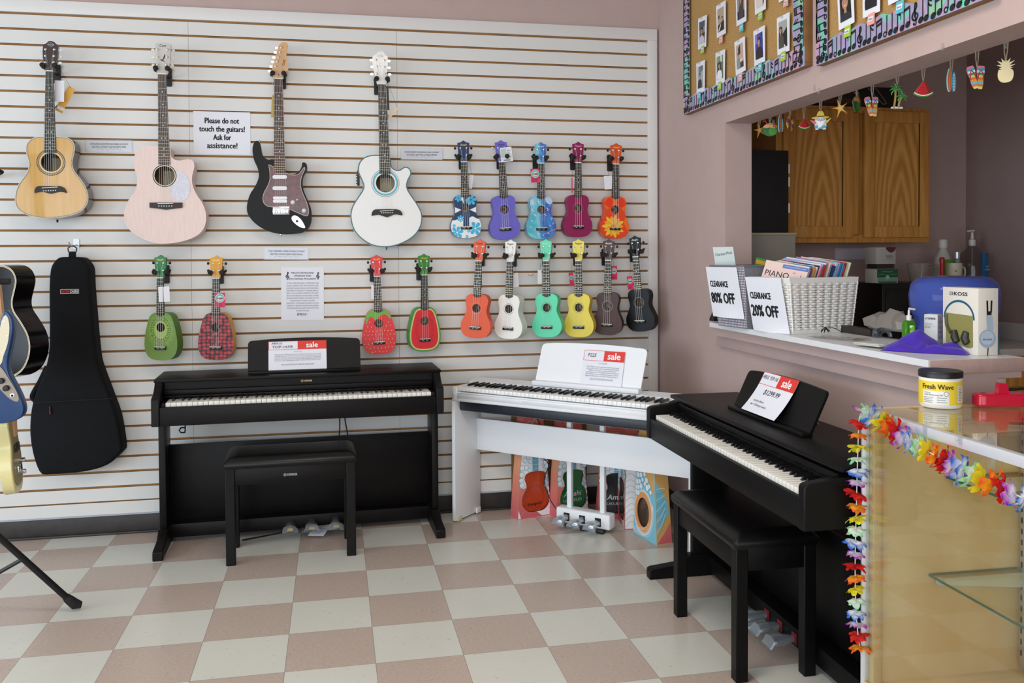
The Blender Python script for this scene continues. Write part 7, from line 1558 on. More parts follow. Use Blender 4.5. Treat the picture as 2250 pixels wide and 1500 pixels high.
# odour gel jar
q = PZ(2090, 897, TOPZ); root = thing('gel_jar', 'white Fresh Wave jar with black lid and yellow label on the display case', 'jar', (q.x, q.y+.045, TOPZ)); d = (CAM-q).length; R = 80/2*d/FPX*.985; jz = (897-826)*d/FPX
mb = MB(); mb.lathe([(R*.94, 0), (R*.99, .004), (R, .010), (R, jz*.80), (R*.97, jz*.83)], C('eeece6', .3), seg=40); mb.build('body', root)
mb = MB(); mb.lathe([(R*1.0, jz*.82), (R*1.03, jz*.835), (R*1.03, jz*.98), (R*1.0, jz), (R*.5, jz*1.0)], M('ribbed_black_lid', '161616', .4), seg=48); mb.build('lid', root)
fa = math.atan2((CAM-q).y, (CAM-q).x)
def jl(m):
    a0 = fa-PI/2                                     # curve: s metres to the right of the side facing the viewer
    cv = lambda a, b, l: (( R+.0005+l)*math.cos(fa+a/R), (R+.0005+l)*math.sin(fa+a/R), b)
    Y = C('f0d23c', .45); n = 28
    def band(s0, s1, z0, z1, mm, l, n=16):
        for k in range(n):
            u0 = s0+(s1-s0)*k/n; u1 = s0+(s1-s0)*(k+1)/n; m.add([cv(u0, z0, l), cv(u1, z0, l), cv(u1, z1, l), cv(u0, z1, l)], [(0, 1, 2, 3)], mm)
    band(-R*1.5, R*1.5, jz*.10, jz*.74, Y, 0, 30)
    pl = Plane((0, 0, 0), (1, 0, 0), (0, 0, 1)); T = lambda t, s, z, mm, **k: pl.text(m, t, s, z, mm, curve=lambda a, b, l: cv(a, b, l+.001), **k)
    band(-R*.85, R*.42, jz*.10, jz*.48, C('e9e8e2', .45), .0006); band(R*.86, R*1.3, jz*.16, jz*.62, C('e9e8e2', .45), .0006)
    T('Fresh Wave', -R*.12, jz*.60, INK, h=jz*.13, w=R*1.46, off=.02); T('Plant-Based', -R*.60, jz*.43, INK, h=jz*.025); T('Odor Removing Gel', -R*.32, jz*.375, INK, h=jz*.04, w=R*.86)
    for k in range(4): band(-R*.80, -R*(.30+.05*(k % 2)), jz*(.29-.045*k), jz*(.305-.045*k), C('8f8f90'), .001, 6)
    for k in range(3): band(-R*.14, R*(.30-.06*(k % 2)), jz*(.29-.06*k), jz*(.305-.06*k), C('8f8f90'), .001, 6)
    for k in range(9): band(R*.92, R*(1.2-.05*(k % 3)), jz*(.56-.042*k), jz*(.575-.042*k), C('6f6f70'), .001, 4)
    vs = [cv(R*.28+R*.12*math.cos(t), jz*.41+R*.12*math.sin(t), .001) for t in [k*2*PI/20 for k in range(20)]]+[cv(R*.28+R*.105*math.cos(t), jz*.41+R*.105*math.sin(t), .001) for t in [k*2*PI/20 for k in range(20)]]
    m.add(vs, [(k, (k+1) % 20, 20+(k+1) % 20, 20+k) for k in range(20)], INK)
mb = MB(); jl(mb); mb.build('label', root)
# red tape dispenser
q = PZ(2155, 898, TOPZ); REDP = M('glossy_red_plastic', 'c40f34', .22, spec=.5, coat=.3); root = thing('tape_dispenser', 'glossy red desk dispenser on the display case, cut by the frame', 'dispenser', (q.x+.005, q.y+.015, TOPZ), -.22)
mb = MB(); pr = rrect(0, .20, 0, .058, .024, 6); mb.prism(pr, 0, .036, lambda u, v, d: (u, v, .001+d), REDP); o = mb.build('base', root); bv = o.modifiers.new('bevel', 'BEVEL'); bv.width = .007; bv.segments = 3; bv.limit_method = 'ANGLE'
mb = MB(); mb.hexa([(.066, .020, .036), (.098, .020, .036), (.098, .045, .036), (.066, .045, .036)], [(.070, .024, .066), (.092, .024, .064), (.092, .041, .064), (.070, .041, .066)], REDP); mb.build('post', root)
mb = MB(); mb.box(.022, .036, .026, .036, .036, .0375, C('4a0a18')); mb.tube([(.10, .032, .046), (.19, .036, .052)], .004, BLACK, 8); mb.build('blade', root)

# flower garland: string with cupped petals, one mesh per colour
def petal_mat(name, inner, outer, lo=.006, hi=.034):
    m, N, L, b = new_mat(name); tc = N.new('ShaderNodeTexCoord'); ln = N.new('ShaderNodeVectorMath'); ln.operation = 'LENGTH'; L.new(tc.outputs['Object'], ln.inputs[0])
    mr = N.new('ShaderNodeMapRange'); mr.inputs[1].default_value = lo; mr.inputs[2].default_value = hi; L.new(ln.outputs['Value'], mr.inputs[0])
    rp = N.new('ShaderNodeValToRGB'); rp.color_ramp.elements[0].color = lin(inner); rp.color_ramp.elements[1].color = lin(outer); rp.color_ramp.elements[0].position = .42; rp.color_ramp.elements[1].position = .90; L.new(mr.outputs[0], rp.inputs[0]); L.new(rp.outputs[0], b.inputs[0])
    b.inputs['Roughness'].default_value = .7; b.inputs['Subsurface Weight'].default_value = .0
    tl = N.new('ShaderNodeBsdfTranslucent'); L.new(rp.outputs[0], tl.inputs[0]); mx = N.new('ShaderNodeMixShader'); mx.inputs[0].default_value = .3; L.new(b.outputs[0], mx.inputs[1]); L.new(tl.outputs[0], mx.inputs[2]); L.new(mx.outputs[0], N['Material Output'].inputs[0]); return m
PET = {'red': petal_mat('red_petal', 'd8261c', 'd8120f'), 'orange': petal_mat('orange_petal', 'f6b52a', 'ee5a1c'), 'yellow': petal_mat('yellow_petal', 'e9e23c', 'ecdc1c'), 'green': petal_mat('green_white_petal', 'f2f4f0', '8fe6a4'), 'blue': petal_mat('blue_white_petal', 'f0f2f8', '2a6fd0'), 'purple': petal_mat('purple_white_petal', 'f4ecf4', 'b02ab4')}
_fm = {}
def flower_mesh(col, var):
    if (col, var) in _fm: return _fm[(col, var)]
    rnd = random.Random(hash(col) % 97 if False else sum(map(ord, col))+31*var); mb = MB()
    for ly, (R, lift) in enumerate(((.036, .010), (.029, .016))):
        for k in range(5):
            a = 2*PI*k/5+ly*.6+rnd.uniform(-.12, .12); w = R*.62*rnd.uniform(.85, 1.1); rr = R*rnd.uniform(.9, 1.1); cup = lift*rnd.uniform(.2, 1.3); NU, NV = 7, 5; vs = []
            for i in range(NU+1):
                u = i/NU; hw = w*(.20+.48*math.sqrt(max(0, 1-((u-.62)/.40)**2)) if .22 < u < 1 else (.2 if u <= .22 else .34))
                for j in range(NV+1):
                    v = j/NV*2-1; x = rr*u-(abs(v)**2.0)*rr*.20*max(0, u-.5)*2; y = hw*v; z = cup*u*u+ly*.004+.003*math.sin(2.6*v+4*u+k)*u-.003*v*v
                    vs.append((x*math.cos(a)-y*math.sin(a), x*math.sin(a)+y*math.cos(a), z))
            mb.add(vs, [(i*(NV+1)+j, (i+1)*(NV+1)+j, (i+1)*(NV+1)+j+1, i*(NV+1)+j+1) for i in range(NU) for j in range(NV)], PET[col])
    _fm[(col, var)] = mb.mesh('flower', 80); return _fm[(col, var)]
lei = thing('flower_garland', 'colourful fabric flower garland looped over the corner and front of the glass case', 'garland', (0, 0, 0))
YL = CO.y-.004
down = [PY(x, y, YL) for x, y in ((1897, 898), (1888, 920), (1886, 960), (1884, 1020), (1882, 1100), (1880, 1180), (1879, 1260), (1881, 1340), (1886, 1400), (1893, 1440))]
along = [case.matrix_world @ Vector((xl, -.030, zz)) for xl, zz in ()]
def on_front(px, py, off=-.028):
    o = case.matrix_world @ Vector((0, off, 0)); n = case.matrix_world.to_3x3() @ Vector((0, 1, 0)); d = ray(px, py); return CAM+d*((o-CAM).dot(n)/d.dot(n))
rail = [on_front(x, y) for x, y in ((1905, 908), (1930, 922), (1958, 938), (1985, 962), (2012, 975), (2040, 992), (2068, 1008), (2092, 1020), (2118, 1034), (2142, 1046), (2165, 1056), (2190, 1070), (2214, 1078), (2240, 1090), (2270, 1104), (2300, 1118))]
mb = MB(); S1 = smooth_path([tuple(p) for p in down], 4, False); S2 = smooth_path([tuple(p) for p in rail], 4, False); mb.tube(S1, .0014, C('d9dcd8', .5), 6); mb.tube(S2, .0014, C('d9dcd8', .5), 6); mb.build('string', lei)
def along_path(S, t):
    L_ = [0]
    for i in range(1, len(S)): L_.append(L_[-1]+(Vector(S[i])-Vector(S[i-1])).length)
    d = t*L_[-1]
    for i in range(1, len(S)):
        if L_[i] >= d: f = (d-L_[i-1])/max(1e-9, L_[i]-L_[i-1]); return Vector(S[i-1]).lerp(Vector(S[i]), f), (Vector(S[i])-Vector(S[i-1])).normalized()
    return Vector(S[-1]), (Vector(S[-1])-Vector(S[-2])).normalized()
rnd = random.Random(8)
seq1 = ['purple', 'red', 'orange', 'yellow', 'green', 'blue', 'purple', 'red', 'orange', 'yellow', 'green', 'blue', 'purple', 'red', 'orange', 'yellow', 'green', 'blue', 'purple', 'red', 'orange']
seq2 = ['green', 'blue', 'yellow', 'orange', 'red', 'purple', 'blue', 'green', 'yellow', 'orange', 'red', 'purple', 'blue', 'green', 'yellow', 'orange', 'red', 'purple', 'blue', 'green']
for S, seq, sc, sg in ((S1, seq1, .88, 1), (S2, seq2, 1.02, -1)):
    for i, c in enumerate(seq):
        p, t = along_path(S, (i+.2)/len(seq)); o = link('flower', flower_mesh(c, i % 2), lei, p)
        t = (t*sg+Vector((rnd.uniform(-.28, .28), rnd.uniform(-.28, .28), rnd.uniform(-.28, .28)))).normalized()
        if S is S2: t = (t+Vector((-.7, -.25, .1))).normalized()
        o.rotation_euler = (t.to_track_quat('Z', 'Y') @ Vector((0, 0, 1)).rotation_difference(Vector((0, 0, 1)))).to_euler(); o.rotation_euler.rotate_axis('Z', rnd.uniform(0, 6)); s_ = sc*rnd.uniform(.88, 1.12); o.scale = (s_, s_, s_)
for i, (px, py) in enumerate(((1962, 914), (2033, 943), (2110, 962), (2183, 1020))):
    q = on_front(px, py, -.005 if i < 3 else -.001); mb = MB(); mb.box(-.003, 0, -.007, .007, -.016, .014, HOOKP, .001); mb.tube([(-.003, 0, -.004), (-.012, 0, -.008), (-.013, 0, .002)], .002, HOOKP, 6)
    tag(mb.build('case_hook', loc=q), ('clear hook on the case rail nearest the far corner', 'clear hook on the case rail left of the jar', 'clear hook on the case rail below the jar', 'clear hook on the case glass above the upper shelf')[i], 'hook', 'clear adhesive hooks on the display case')
# ------------------------------------------------------------------ gig bag on its hook
kg = crop(2.886, 60, 540)
NYL = M('black_nylon', '0d0e10', .8, spec=.2, noise=(180, '131418', 3), bump=(240, .15)); BGY = .075
def gl(p, y=BGY): q = PY(*kg(p), y); return q
b0 = gl((300, 1450)); root = thing('gig_bag', 'black padded guitar gig bag hanging from a hook at the left of the slat wall', 'gig bag', (b0.x, BGY, b0.z))
ol = smooth_path([(q.x-b0.x, q.z-b0.z) for q in [gl(p) for p in [(195, 75), (240, 70), (320, 72), (352, 82), (378, 112), (395, 150), (400, 260), (413, 420), (425, 560), (437, 680), (450, 750), (490, 860), (535, 980), (570, 1080), (592, 1200), (603, 1290), (590, 1318), (530, 1375), (460, 1410), (360, 1435), (250, 1447), (150, 1453), (88, 1452), (55, 1400), (28, 1310), (12, 1200), (14, 1090), (30, 990), (62, 890), (100, 800), (128, 700), (135, 560), (134, 400), (134, 250), (142, 150), (162, 105)]]], 2)
mb = MB(); lay = [(0, .100), (-.0, .020), (.003, .008), (.010, .0008), (.018, -.002)]
mb.loft([[(u, y, v) for u, v in offset_in(ol, d)] for d, y in lay], NYL); mb.build('bag_body', root)
mb = MB(); z1 = gl((300, 984)).z-b0.z; lf, rt = gl((40, 988)).x-b0.x, gl((538, 976)).x-b0.x; mb.tube(smooth_path([(lf, -.001, z1-.004), (lf+.05, -.005, z1), (0, -.006, z1+.004), (rt-.05, -.005, z1+.006), (rt, -.001, z1+.006)], 4, False), .0025, M('zip_black', '08080a', .4), 6); zx = gl((147, 1040)); mb.box(zx.x-b0.x-.003, zx.x-b0.x+.003, -.009, -.005, zx.z-b0.z-.012, zx.z-b0.z+.018, BLACK, .001); mb.build('pocket_zip', root)
mb = MB(); mb.box(zx.x-b0.x-.003, zx.x-b0.x+.003, -.010, -.006, zx.z-b0.z-.020, zx.z-b0.z-.003, C('7c1f1c', .7), .001); mb.build('zip_pull', root, label='red zip pull')
lz0, lz1 = gl((211, 305)), gl((329, 273)); mb = MB(); cx, cz = (lz0.x+lz1.x)/2-b0.x, (lz0.z+lz1.z)/2-b0.z; w, h = lz1.x-lz0.x, lz1.z-lz0.z
mb.prism(rrect(cx-w/2, cx+w/2, cz-h/2, cz+h/2, .003), -.006, -.003, FRONT, C('c9c7c4', .5)); pl = Plane((cx, -.006, cz), (1, 0, 0), (0, 0, 1)); pl.rect(mb, -w*.47, w*.47, -h*.36, h*.36, C('16161a', .6)); pl.text(mb, 'GATOR', -w*.225, 0, C('c8201e', .5), h=h*.44, w=w*.42, off=.05, lift=.0012); pl.text(mb, 'CASES', w*.235, 0, C('ececec', .5), h=h*.44, w=w*.42, off=.04, lift=.0012); mb.build('logo_patch', root)
mb = MB(); t0 = gl((272, 74)); x, z = t0.x-b0.x, t0.z-b0.z; mb.box(x-.016, x+.016, .03, .045, z-.03, z+.030, NYL, .003); mb.tube([(x-.018, .038, z+.028), (x-.02, .038, z+.046), (x-.008, .038, z+.056), (x+.008, .038, z+.056), (x+.02, .038, z+.046), (x+.018, .038, z+.028)], .0035, BLACK, 6); mb.build('hanging_loop', root)
sp = smooth_path([(q.x-b0.x, .03, q.z-b0.z) for q in [gl(p) for p in [(112, 770), (70, 860), (30, 930), (18, 965), (40, 990)]]], 4, False); mb = MB(); mb.tube(sp, .012, NYL, 8); mb.build('shoulder_strap', root)
q = PY(155, 546, YS); mb = MB(); mb.prism(rrect(-.014, .014, -.02, .03, .003), -.004, 0, FRONT, C('c3c6ca', .35, metal=.6)); mb.tube(smooth_path([(0, -.003, .0), (0, -.05, -.004), (0, -.10, -.004), (-.004, -.115, .012)], 4, False), .0035, C('c3c6ca', .35, metal=.6), 8); tag(mb.build('slatwall_hook', loc=(t0.x, YS, t0.z+.062)), 'silver slat wall hook carrying the black gig bag', 'hook')
# ------------------------------------------------------------------ guitar rack at the left edge and the instruments on it
RK = M('rack_black_tube', '131316', .35, spec=.4); RUB = M('rack_rubber', '121110', .7)
F_ = PZ(170, 1340, .0); F_.z = 0
root = thing('guitar_rack', 'black tube guitar rack with one leg reaching over the floor at the left edge', 'rack', (F_.x, F_.y, 0))
up = PY(0, 1186, F_.y-.12)-F_; d = up.normalized(); top = d*1.35
mb = MB(); mb.tube([tuple(d*.045+Vector((0, 0, .012))), tuple(top)], .0125, RK, 14); mb.build('leg', root)
mb = MB(); mb.tube([tuple(Vector((.014, .004, .019))), tuple(d*.012+Vector((0, 0, .016))), tuple(d*.05+Vector((0, 0, .012))), tuple(d*.065+Vector((0, 0, .012)))], [.013, .021, .018, .0145], RUB, 14); mb.build('foot_cap', root)
j = PY(46, 1230, F_.y-.06)-F_; e = PY(-60, 1290, F_.y-.02)-F_; mb = MB(); mb.tube([tuple(j), tuple(e)], .008, RK, 8); mb.build('brace', root)
mb = MB(); mb.tube([tuple(top), (top.x, top.y+.05, 0.02)], .0125, RK, 12); mb.build('rear_leg', root)
mb = MB(); bxx = top.x; mb.tube([(bxx, top.y, top.z-.02), (bxx, top.y+.62, top.z-.02)], .0125, RK, 12); mb.build('top_bar', root)
for i, y in enumerate((-.98, -.62)):
    q = PY(22, 618, y); mb = MB(); zz = q.z; mb.tube([(bxx, y-F_.y, zz), (q.x-F_.x, y-F_.y, zz)], .012, RUB, 10); mb.build('padded_arm', root)
ARM = PY(22, 618, -.62)
# blue offset electric guitar
kq = lambda p: p
BLUE = M('lake_blue_lacquer', '07386a', .28, coat=.12); CRM = C('d9cfb4', .4); STEEL = M('brushed_plate', '8f8478', .35, .8)
yb = -1.02; pts = [(8, 682), (20, 689), (27, 704), (28, 728), (22, 762), (16, 795), (20, 822), (36, 853), (48, 880), (52, 902), (44, 918), (22, 928), (-5, 931), (-45, 928), (-80, 905), (-90, 865), (-80, 825), (-66, 790), (-68, 750), (-78, 715), (-72, 695), (-56, 700), (-42, 728), (-24, 742), (-8, 728), (0, 700)]
B = [PY(*p, yb) for p in pts]; zb = min(p.z for p in B); cx = PY(-18, 800, yb).x
root = thing('electric_guitar', 'lake blue offset electric guitar with cream pickguard at the left edge', 'guitar', (cx, yb, zb))
L = lambda p: (PY(*p, yb).x-cx, PY(*p, yb).z-zb)
o_ = smooth_path([L(p) for p in pts], 3); mb = MB(); mb.loft([[(u, y, v) for u, v in offset_in(o_, dd)] for dd, y in ((.004, .045), (0, .040), (0, .006), (.003, .001), (.008, 0))], BLUE); mb.build('body', root)
mb = MB(); g_ = smooth_path([L(p) for p in [(12, 692), (19, 702), (21, 725), (17, 755), (8, 782), (2, 800), (-20, 810), (-50, 800), (-55, 770), (-50, 745), (-24, 752), (-4, 735), (4, 705)]], 3); mb.prism(g_, -.003, 0, FRONT, CRM); mb.build('pickguard', root)
for p in ((10, 706), (16, 738), (6, 775)):
    mb = MB(); x, z = L(p); mb.lathe([(.003, 0), (.003, -.001), (.001, -.0015)], CHROME, (x, -.003, z), 8, (0, 1, 0)); mb.build('guard_screw', root)
mb = MB(); mb.prism(smooth_path([L(p) for p in [(-6, 806), (4, 808), (20, 832), (36, 858), (42, 876), (36, 882), (20, 874), (4, 858), (-10, 838)]], 3), -.003, 0, FRONT, STEEL); mb.build('control_plate', root)
for p in ((4, 836), (15, 852)):
    mb = MB(); x, z = L(p); mb.lathe([(.011, 0), (.0105, -.012), (.009, -.014), (.001, -.0145)], BLACK, (x, -.003, z), 14, (0, 1, 0)); mb.build('knob', root)
mb = MB(); x, z = L((28, 868)); mb.lathe([(.008, 0), (.008, -.003), (.004, -.004), (.0038, 0)], CHROME, (x, -.003, z), 14, (0, 1, 0)); mb.build('output_jack', root)
mb = MB(); a, b = L((-32, 740)), L((-30, 400)); mb.hexa([(a[0]-.027, -.006, a[1]), (a[0]+.027, -.006, a[1]), (a[0]+.027, .018, a[1]), (a[0]-.027, .018, a[1])], [(b[0]-.021, -.006, b[1]), (b[0]+.021, -.006, b[1]), (b[0]+.021, .014, b[1]), (b[0]-.021, .014, b[1])], MAPLE); mb.build('neck', root)
# cream slab guitar seen from its edge: body turned so that its face looks right
CREAM = M('cream_lacquer', 'e2d79a', .3, coat=.3); OLIVE = C('8f8450', .35)
yc = -.82; b0 = PY(44, 1079, yc); root = thing('electric_guitar', 'cream slab electric guitar seen edge on, hanging behind the blue one', 'guitar', b0, 0); root.rotation_euler = (math.radians(-4.5), 0, math.radians(97))
s_ = (CAM-b0).length/FPX
ol = smooth_path([(0, 0), (.08, .006), (.140, .05), (.165, .13), (.150, .21), (.118, .27), (.122, .33), (.140, .39), (.10, .42), (.04, .40), (.028, .36), (-.028, .36), (-.05, .41), (-.11, .43), (-.142, .38), (-.125, .31), (-.118, .26), (-.150, .20), (-.165, .12), (-.140, .04), (-.08, .005)], 3); ol = [(u*.55, v*.72) for u, v in ol]
mb = MB(); mb.loft([[(u, y, v) for u, v in offset_in(ol, dd)] for dd, y in ((.003, .043), (0, .040), (0, .003), (.003, 0))], CREAM); mb.build('body', root)
mb = MB(); mb.prism([(u*.82, v*.9+.03) for u, v in ol], -.003, 0, FRONT, OLIVE); mb.build('pickguard', root)
for x, z in ((.045, .07), (.055, .115)):
    mb = MB(); mb.lathe([(.0095, 0), (.0095, -.018), (.001, -.019)], CHROME, (x*.7, -.003, z), 14, (0, 1, 0)); mb.build('knob', root)
mb = MB(); mb.box(-.03, .03, -.012, -.002, .08, .105, CHROME, .002); mb.build('bridge', root)
mb = MB(); mb.box(-.035, .035, -.010, -.002, .16, .19, BLACK, .002); mb.build('pickup', root)
mb = MB(); nz = (1079-640)*s_*.90; mb.box(-.022, .022, -.002, .024, .25, nz, CREAM, .003); mb.build('neck', root)
mb = MB(); mb.box(-.021, .021, -.009, -.002, .22, nz, MAPLE); mb.build('fretboard', root)
# black acoustic with multi-ply binding, turned to the left
GBLK = M('black_gloss_lacquer', '08080a', .14, spec=.22)
yk = -.36; b0 = PY(28, 832, yk); root = thing('acoustic_guitar', 'glossy black acoustic guitar with striped binding at the left edge', 'guitar', b0); root.rotation_euler = (0, math.radians(-3), math.radians(-27))
half = [(0, 0), (.07, .004), (.135, .03), (.175, .08), (.190, .135), (.180, .19), (.146, .245), (.114, .29), (.110, .33), (.128, .38), (.138, .42), (.12, .46), (.08, .482), (.03, .488), (0, .488)]
ol = smooth_path(half[:-1]+[half[-1]]+[(-u, v) for u, v in half[-2:0:-1]], 3); ol = [(u-.085, v*1.03) for u, v in ol]
mb = MB(); mb.prism(ol, 0, .105, FRONT, GBLK, GBLK, hole=ellipse(-.085, .34, .05, .05)); mb.prism(ellipse(-.085, .34, .05, .05), 0, .003, FRONT, HOLEWOOD, front=False, back=False); mb.build('body', root)
mb = MB(); pl = Plane((0, 0, 0), (1, 0, 0), (0, 0, 1)); pth = ol if sum(ol[i-1][0]*ol[i][1]-ol[i][0]*ol[i-1][1] for i in range(len(ol))) > 0 else ol[::-1]
for dd, w, c in ((0, .0022, 'e9dfc0'), (.0022, .002, '2f6a5a'), (.0042, .002, 'c8873a'), (.0062, .0016, 'e9dfc0')): pl.stroke(mb, offset_in(pth, dd+w/2), w, C(c, .3), .0008, True)
mb.build('binding', root)
mb = MB(); mb.hexa([(-.111, -.006, .40), (-.059, -.006, .40), (-.059, .02, .40), (-.111, .02, .40)], [(-.106, -.006, .90), (-.064, -.006, .90), (-.064, .016, .90), (-.106, .016, .90)], FRETB); mb.build('neck', root)
mb = MB(); mb.box(-.117, -.053, -.002, .014, .90, 1.07, GBLK, .004); mb.build('headstock', root)
mb = MB(); mb.prism([(-.165, .13), (-.005, .13), (-.015, .165), (-.155, .165)], -.008, 0, FRONT, FRETB); mb.build('bridge', root)
strings(root, (-.085, .90, .017), (-.085, .15, .027), 6, -.008, -.010, .0005, STRING)
# rubber peg of an empty hanger at the very edge
q = PY(0, 378, .08); hanger(q.x-.030, q.z, q.y, -.01, .033, 'black wall hanger at the left edge with only one pad in view')
# ------------------------------------------------------------------ ukulele boxes on the floor under the white piano
def coral_print():
    m, N, L, b = new_mat('coral_to_peach_printed_card'); tc = N.new('ShaderNodeTexCoord'); sp = N.new('ShaderNodeSeparateXYZ'); L.new(tc.outputs['Object'], sp.inputs[0]); mr = N.new('ShaderNodeMapRange'); mr.inputs[1].default_value = .02; mr.inputs[2].default_value = .42; L.new(sp.outputs[2], mr.inputs[0])
    rp = N.new('ShaderNodeValToRGB'); e = rp.color_ramp.elements; e[0].color = lin('cf626c'); e[1].color = lin('cc665c'); x = e.new(.45); x.color = lin('e08a70'); x = e.new(.72); x.color = lin('e2a278'); L.new(mr.outputs[0], rp.inputs[0]); L.new(rp.outputs[0], b.inputs[0]); b.inputs['Roughness'].default_value = .45; return m
CORAL = coral_print(); PEACH = C('e09a62', .45); SAND = C('d9a860', .45); WV = C('eef0f4', .45); BL = C('3fa9c4', .45); SKYB = C('7fc3d6', .45); DKC = C('6a2c2c', .6); CARD = M('brown_cardboard', '8d6b42', .8, noise=(40, '80603a', 3))
FILM = glassy('window_film', 'f0f2f2', .05, 1.45, .0)
def cloud(pl, mb, pts, rr, lift=.0010):
    for i, (x, y) in enumerate(pts): r = rr*(1-.25*((i*7) % 3)/2); pl.ell(mb, x, y, r, r, BL, lift+i*.00004, 16); pl.ell(mb, x+r*.03, y+r*.03, r*.86, r*.86, WV, lift+i*.00004+.00002, 16)
def uke_win(cx, cz, s):
    half = [(0, 0), (.040, .004), (.066, .03), (.070, .062), (.058, .092), (.046, .11), (.047, .13), (.054, .15), (.046, .172), (.02, .18), (0, .181)]
    h = smooth_path(half[:-1]+[half[-1]]+[(-a, b) for a, b in half[-2:0:-1]], 3); return [(cx+a*s, cz+b*s) for a, b in h]
def uke_box(label, p_left, p_right, kind, yaw_fix=None, lean=0, W=None, D=.085, H=.60):
    a = Vector((*p_left, 0)); b = Vector((*p_right, 0)); r = (b-a).normalized(); W = W or (b-a).length
    root = thing('ukulele_box', label, 'box', a, math.atan2(r.y, r.x), 'printed ukulele boxes under the white piano'); root.rotation_euler[0] = lean
    wt = W*.56; i0 = (W-wt)/2; dt = D*.75
    f = [(0, 0, 0), (W, 0, 0), (W, D, 0), (0, D, 0)]; t = [(i0, .012, H), (W-i0, .012, H), (W-i0, .012+dt, H), (i0, .012+dt, H)]
    side = CORAL if kind != 'wave' else SAND
    mb = MB(); pl = Plane((0, 0, 0), (1, 0, 0), (0, .012, H)); win = None
    front = [(0, 0), (W, 0), (W-i0, H), (i0, H)]; yv = lambda v: .012*v/H
    mp = lambda u, v, d: (u, yv(v)+d, v)
    if kind == 'wave': win = ellipse(W*.42, .125, W*.25, .072, 26)
    else: win = uke_win(W*.54, .030, W/.172)
    al = front+win; tr = tessellate_polygon([[Vector((u, v, 0)) for u, v in front], [Vector((u, v, 0)) for u, v in win]]); mb.add([mp(u, v, 0) for u, v in al], tr, CORAL if kind != 'wave' else SKYB)
    mb.prism(win, 0, .004, mp, DKC, front=False, back=False)
    mb.add([f[1], f[2], t[2], t[1]], [(0, 1, 2, 3)], side); mb.add([f[2], f[3], t[3], t[2]], [(0, 1, 2, 3)], CARD); mb.add([f[3], f[0], t[0], t[3]], [(0, 1, 2, 3)], side); mb.add(t, [(0, 1, 2, 3)], CORAL); mb.add(f, [(3, 2, 1, 0)], CARD)
    # printed art: lines and clouds, kept on the card around the window
    def keep(p): q = (min(max(p[0], i0*p[1]/H+.003), W-i0*p[1]/H-.003), min(max(p[1], .003), H-.003)); return q
    def band(path, w, m, l=.0009):
        path = [keep(p) for p in path]; seg = []
        for p in path:
            if inside(p, win):
                if len(seg) > 1: pl.stroke(mb, seg, w, m, l)
                seg = []
            else: seg.append(p)
        if len(seg) > 1: pl.stroke(mb, seg, w, m, l)
    if kind != 'wave':
        zt = .030+.181*W/.172
        pl.poly(mb, [keep(p) for p in [(0, .30), (W, .30), (W, .46), (0, .46)]], SAND, .0004)
        body = smooth_path([(W*.98, .02), (W*.86, .05), (W*.84, .10), (W*.86, .16), (W*.80, .22), (W*.5, .30), (W*.3, .31), (W*.2, .29), (W*.6, .235), (W*.82, .20), (W*.80, .14)], 3)
        m_ = len(win)//2; g2 = lambda p, s: (p[0]+s*W*.02, p[1])
        lf = [g2(p, -1) for p in win[m_:] if p[1] > .16]; rg = [g2(p, 1) for p in win[:m_] if p[1] > .02]
        for part in ([(W*.05, .165), (W*.03, .23), (W*.10, .31), (W*.16, .37), (W*.36, .42), (W*.46, .42)]+lf, [(W*.66, .42), (W-i0*.8, .36), (W*.97, .20), (W, .004), (W*.72, .004)]+rg): pl.poly(mb, [keep(p) for p in part], WV, .0006)
        s2 = Plane((W, 0, 0), (0, 1, 0), (-i0, .012, H)); s2.poly(mb, [(.002, .004), (D-.002, .004), (D*.9, .40), (.008, .42)], WV, .0006)
        for k in range(12): s2.stroke(mb, smooth_path([(.003, .01+.033*k), (D*.4, .04+.03*k), (D*.85, .03+.028*k)], 5, False), .0016, BL, .0009)
        for k in range(8): band(smooth_path([(W*1.0, .02+.030*k), (W*(.88-.01*k), .06+.028*k), (W*(.87-.02*k), .12+.022*k), (W*.93, .19+.015*k), (W*1.0, .22+.012*k)], 6, False), .0065, WV, .0009); band(smooth_path([(W*1.0, .027+.030*k), (W*(.89-.01*k), .067+.028*k), (W*(.88-.02*k), .127+.022*k), (W*.94, .197+.015*k), (W*1.0, .227+.012*k)], 6, False), .0018, BL, .0011)
        cl = [(.30, .33), (.20, .31), (.36, .30), (.12, .27), (.24, .27), (.34, .255), (.10, .235), (.20, .23), (.08, .205), (.17, .195), (.27, .22), (.14, .17), (.22, .165), (.10, .18), (.75, .31), (.66, .325), (.82, .285), (.88, .265)]
        cl = [keep((u*W+i0*.15, v)) for u, v in cl]; cl = [p for p in cl if not inside((p[0]+.006, p[1]), win) and not inside((p[0]+.012, p[1]), win) and not inside((p[0]-.012, p[1]), win)]
        cloud(pl, mb, cl, W*.080)
        nx = W*.54; pl.rect(mb, nx-W*.085, nx+W*.085, zt+.002, .40, BL, .0022)
        for k in range(7): pl.rect(mb, nx-W*.085, nx+W*.085, zt+.014+.022*k, zt+.0155+.022*k, WV, .0025)
        for s in (-.04, 0, .04): pl.rect(mb, nx+W*s-.0005, nx+W*s+.0005, zt+.002, .40, WV, .0025)
        for k in range(3): band([(W*(.06+.03*k), .01), (W*(.18+.05*k), .04+.01*k)], .003, SAND, .0012)
        pl.poly(mb, [(0.001, .003), (W*.09, .003), (W*.02, .05)], WV, .0010)
        for k, (u, v) in enumerate(((.38, .50), (.55, .505), (.64, .52))): pl.ring(mb, W*u, v, W*.055, W*.09, C('d99a90', .45), .0012, 16, .4*k, 4.5+.4*k)
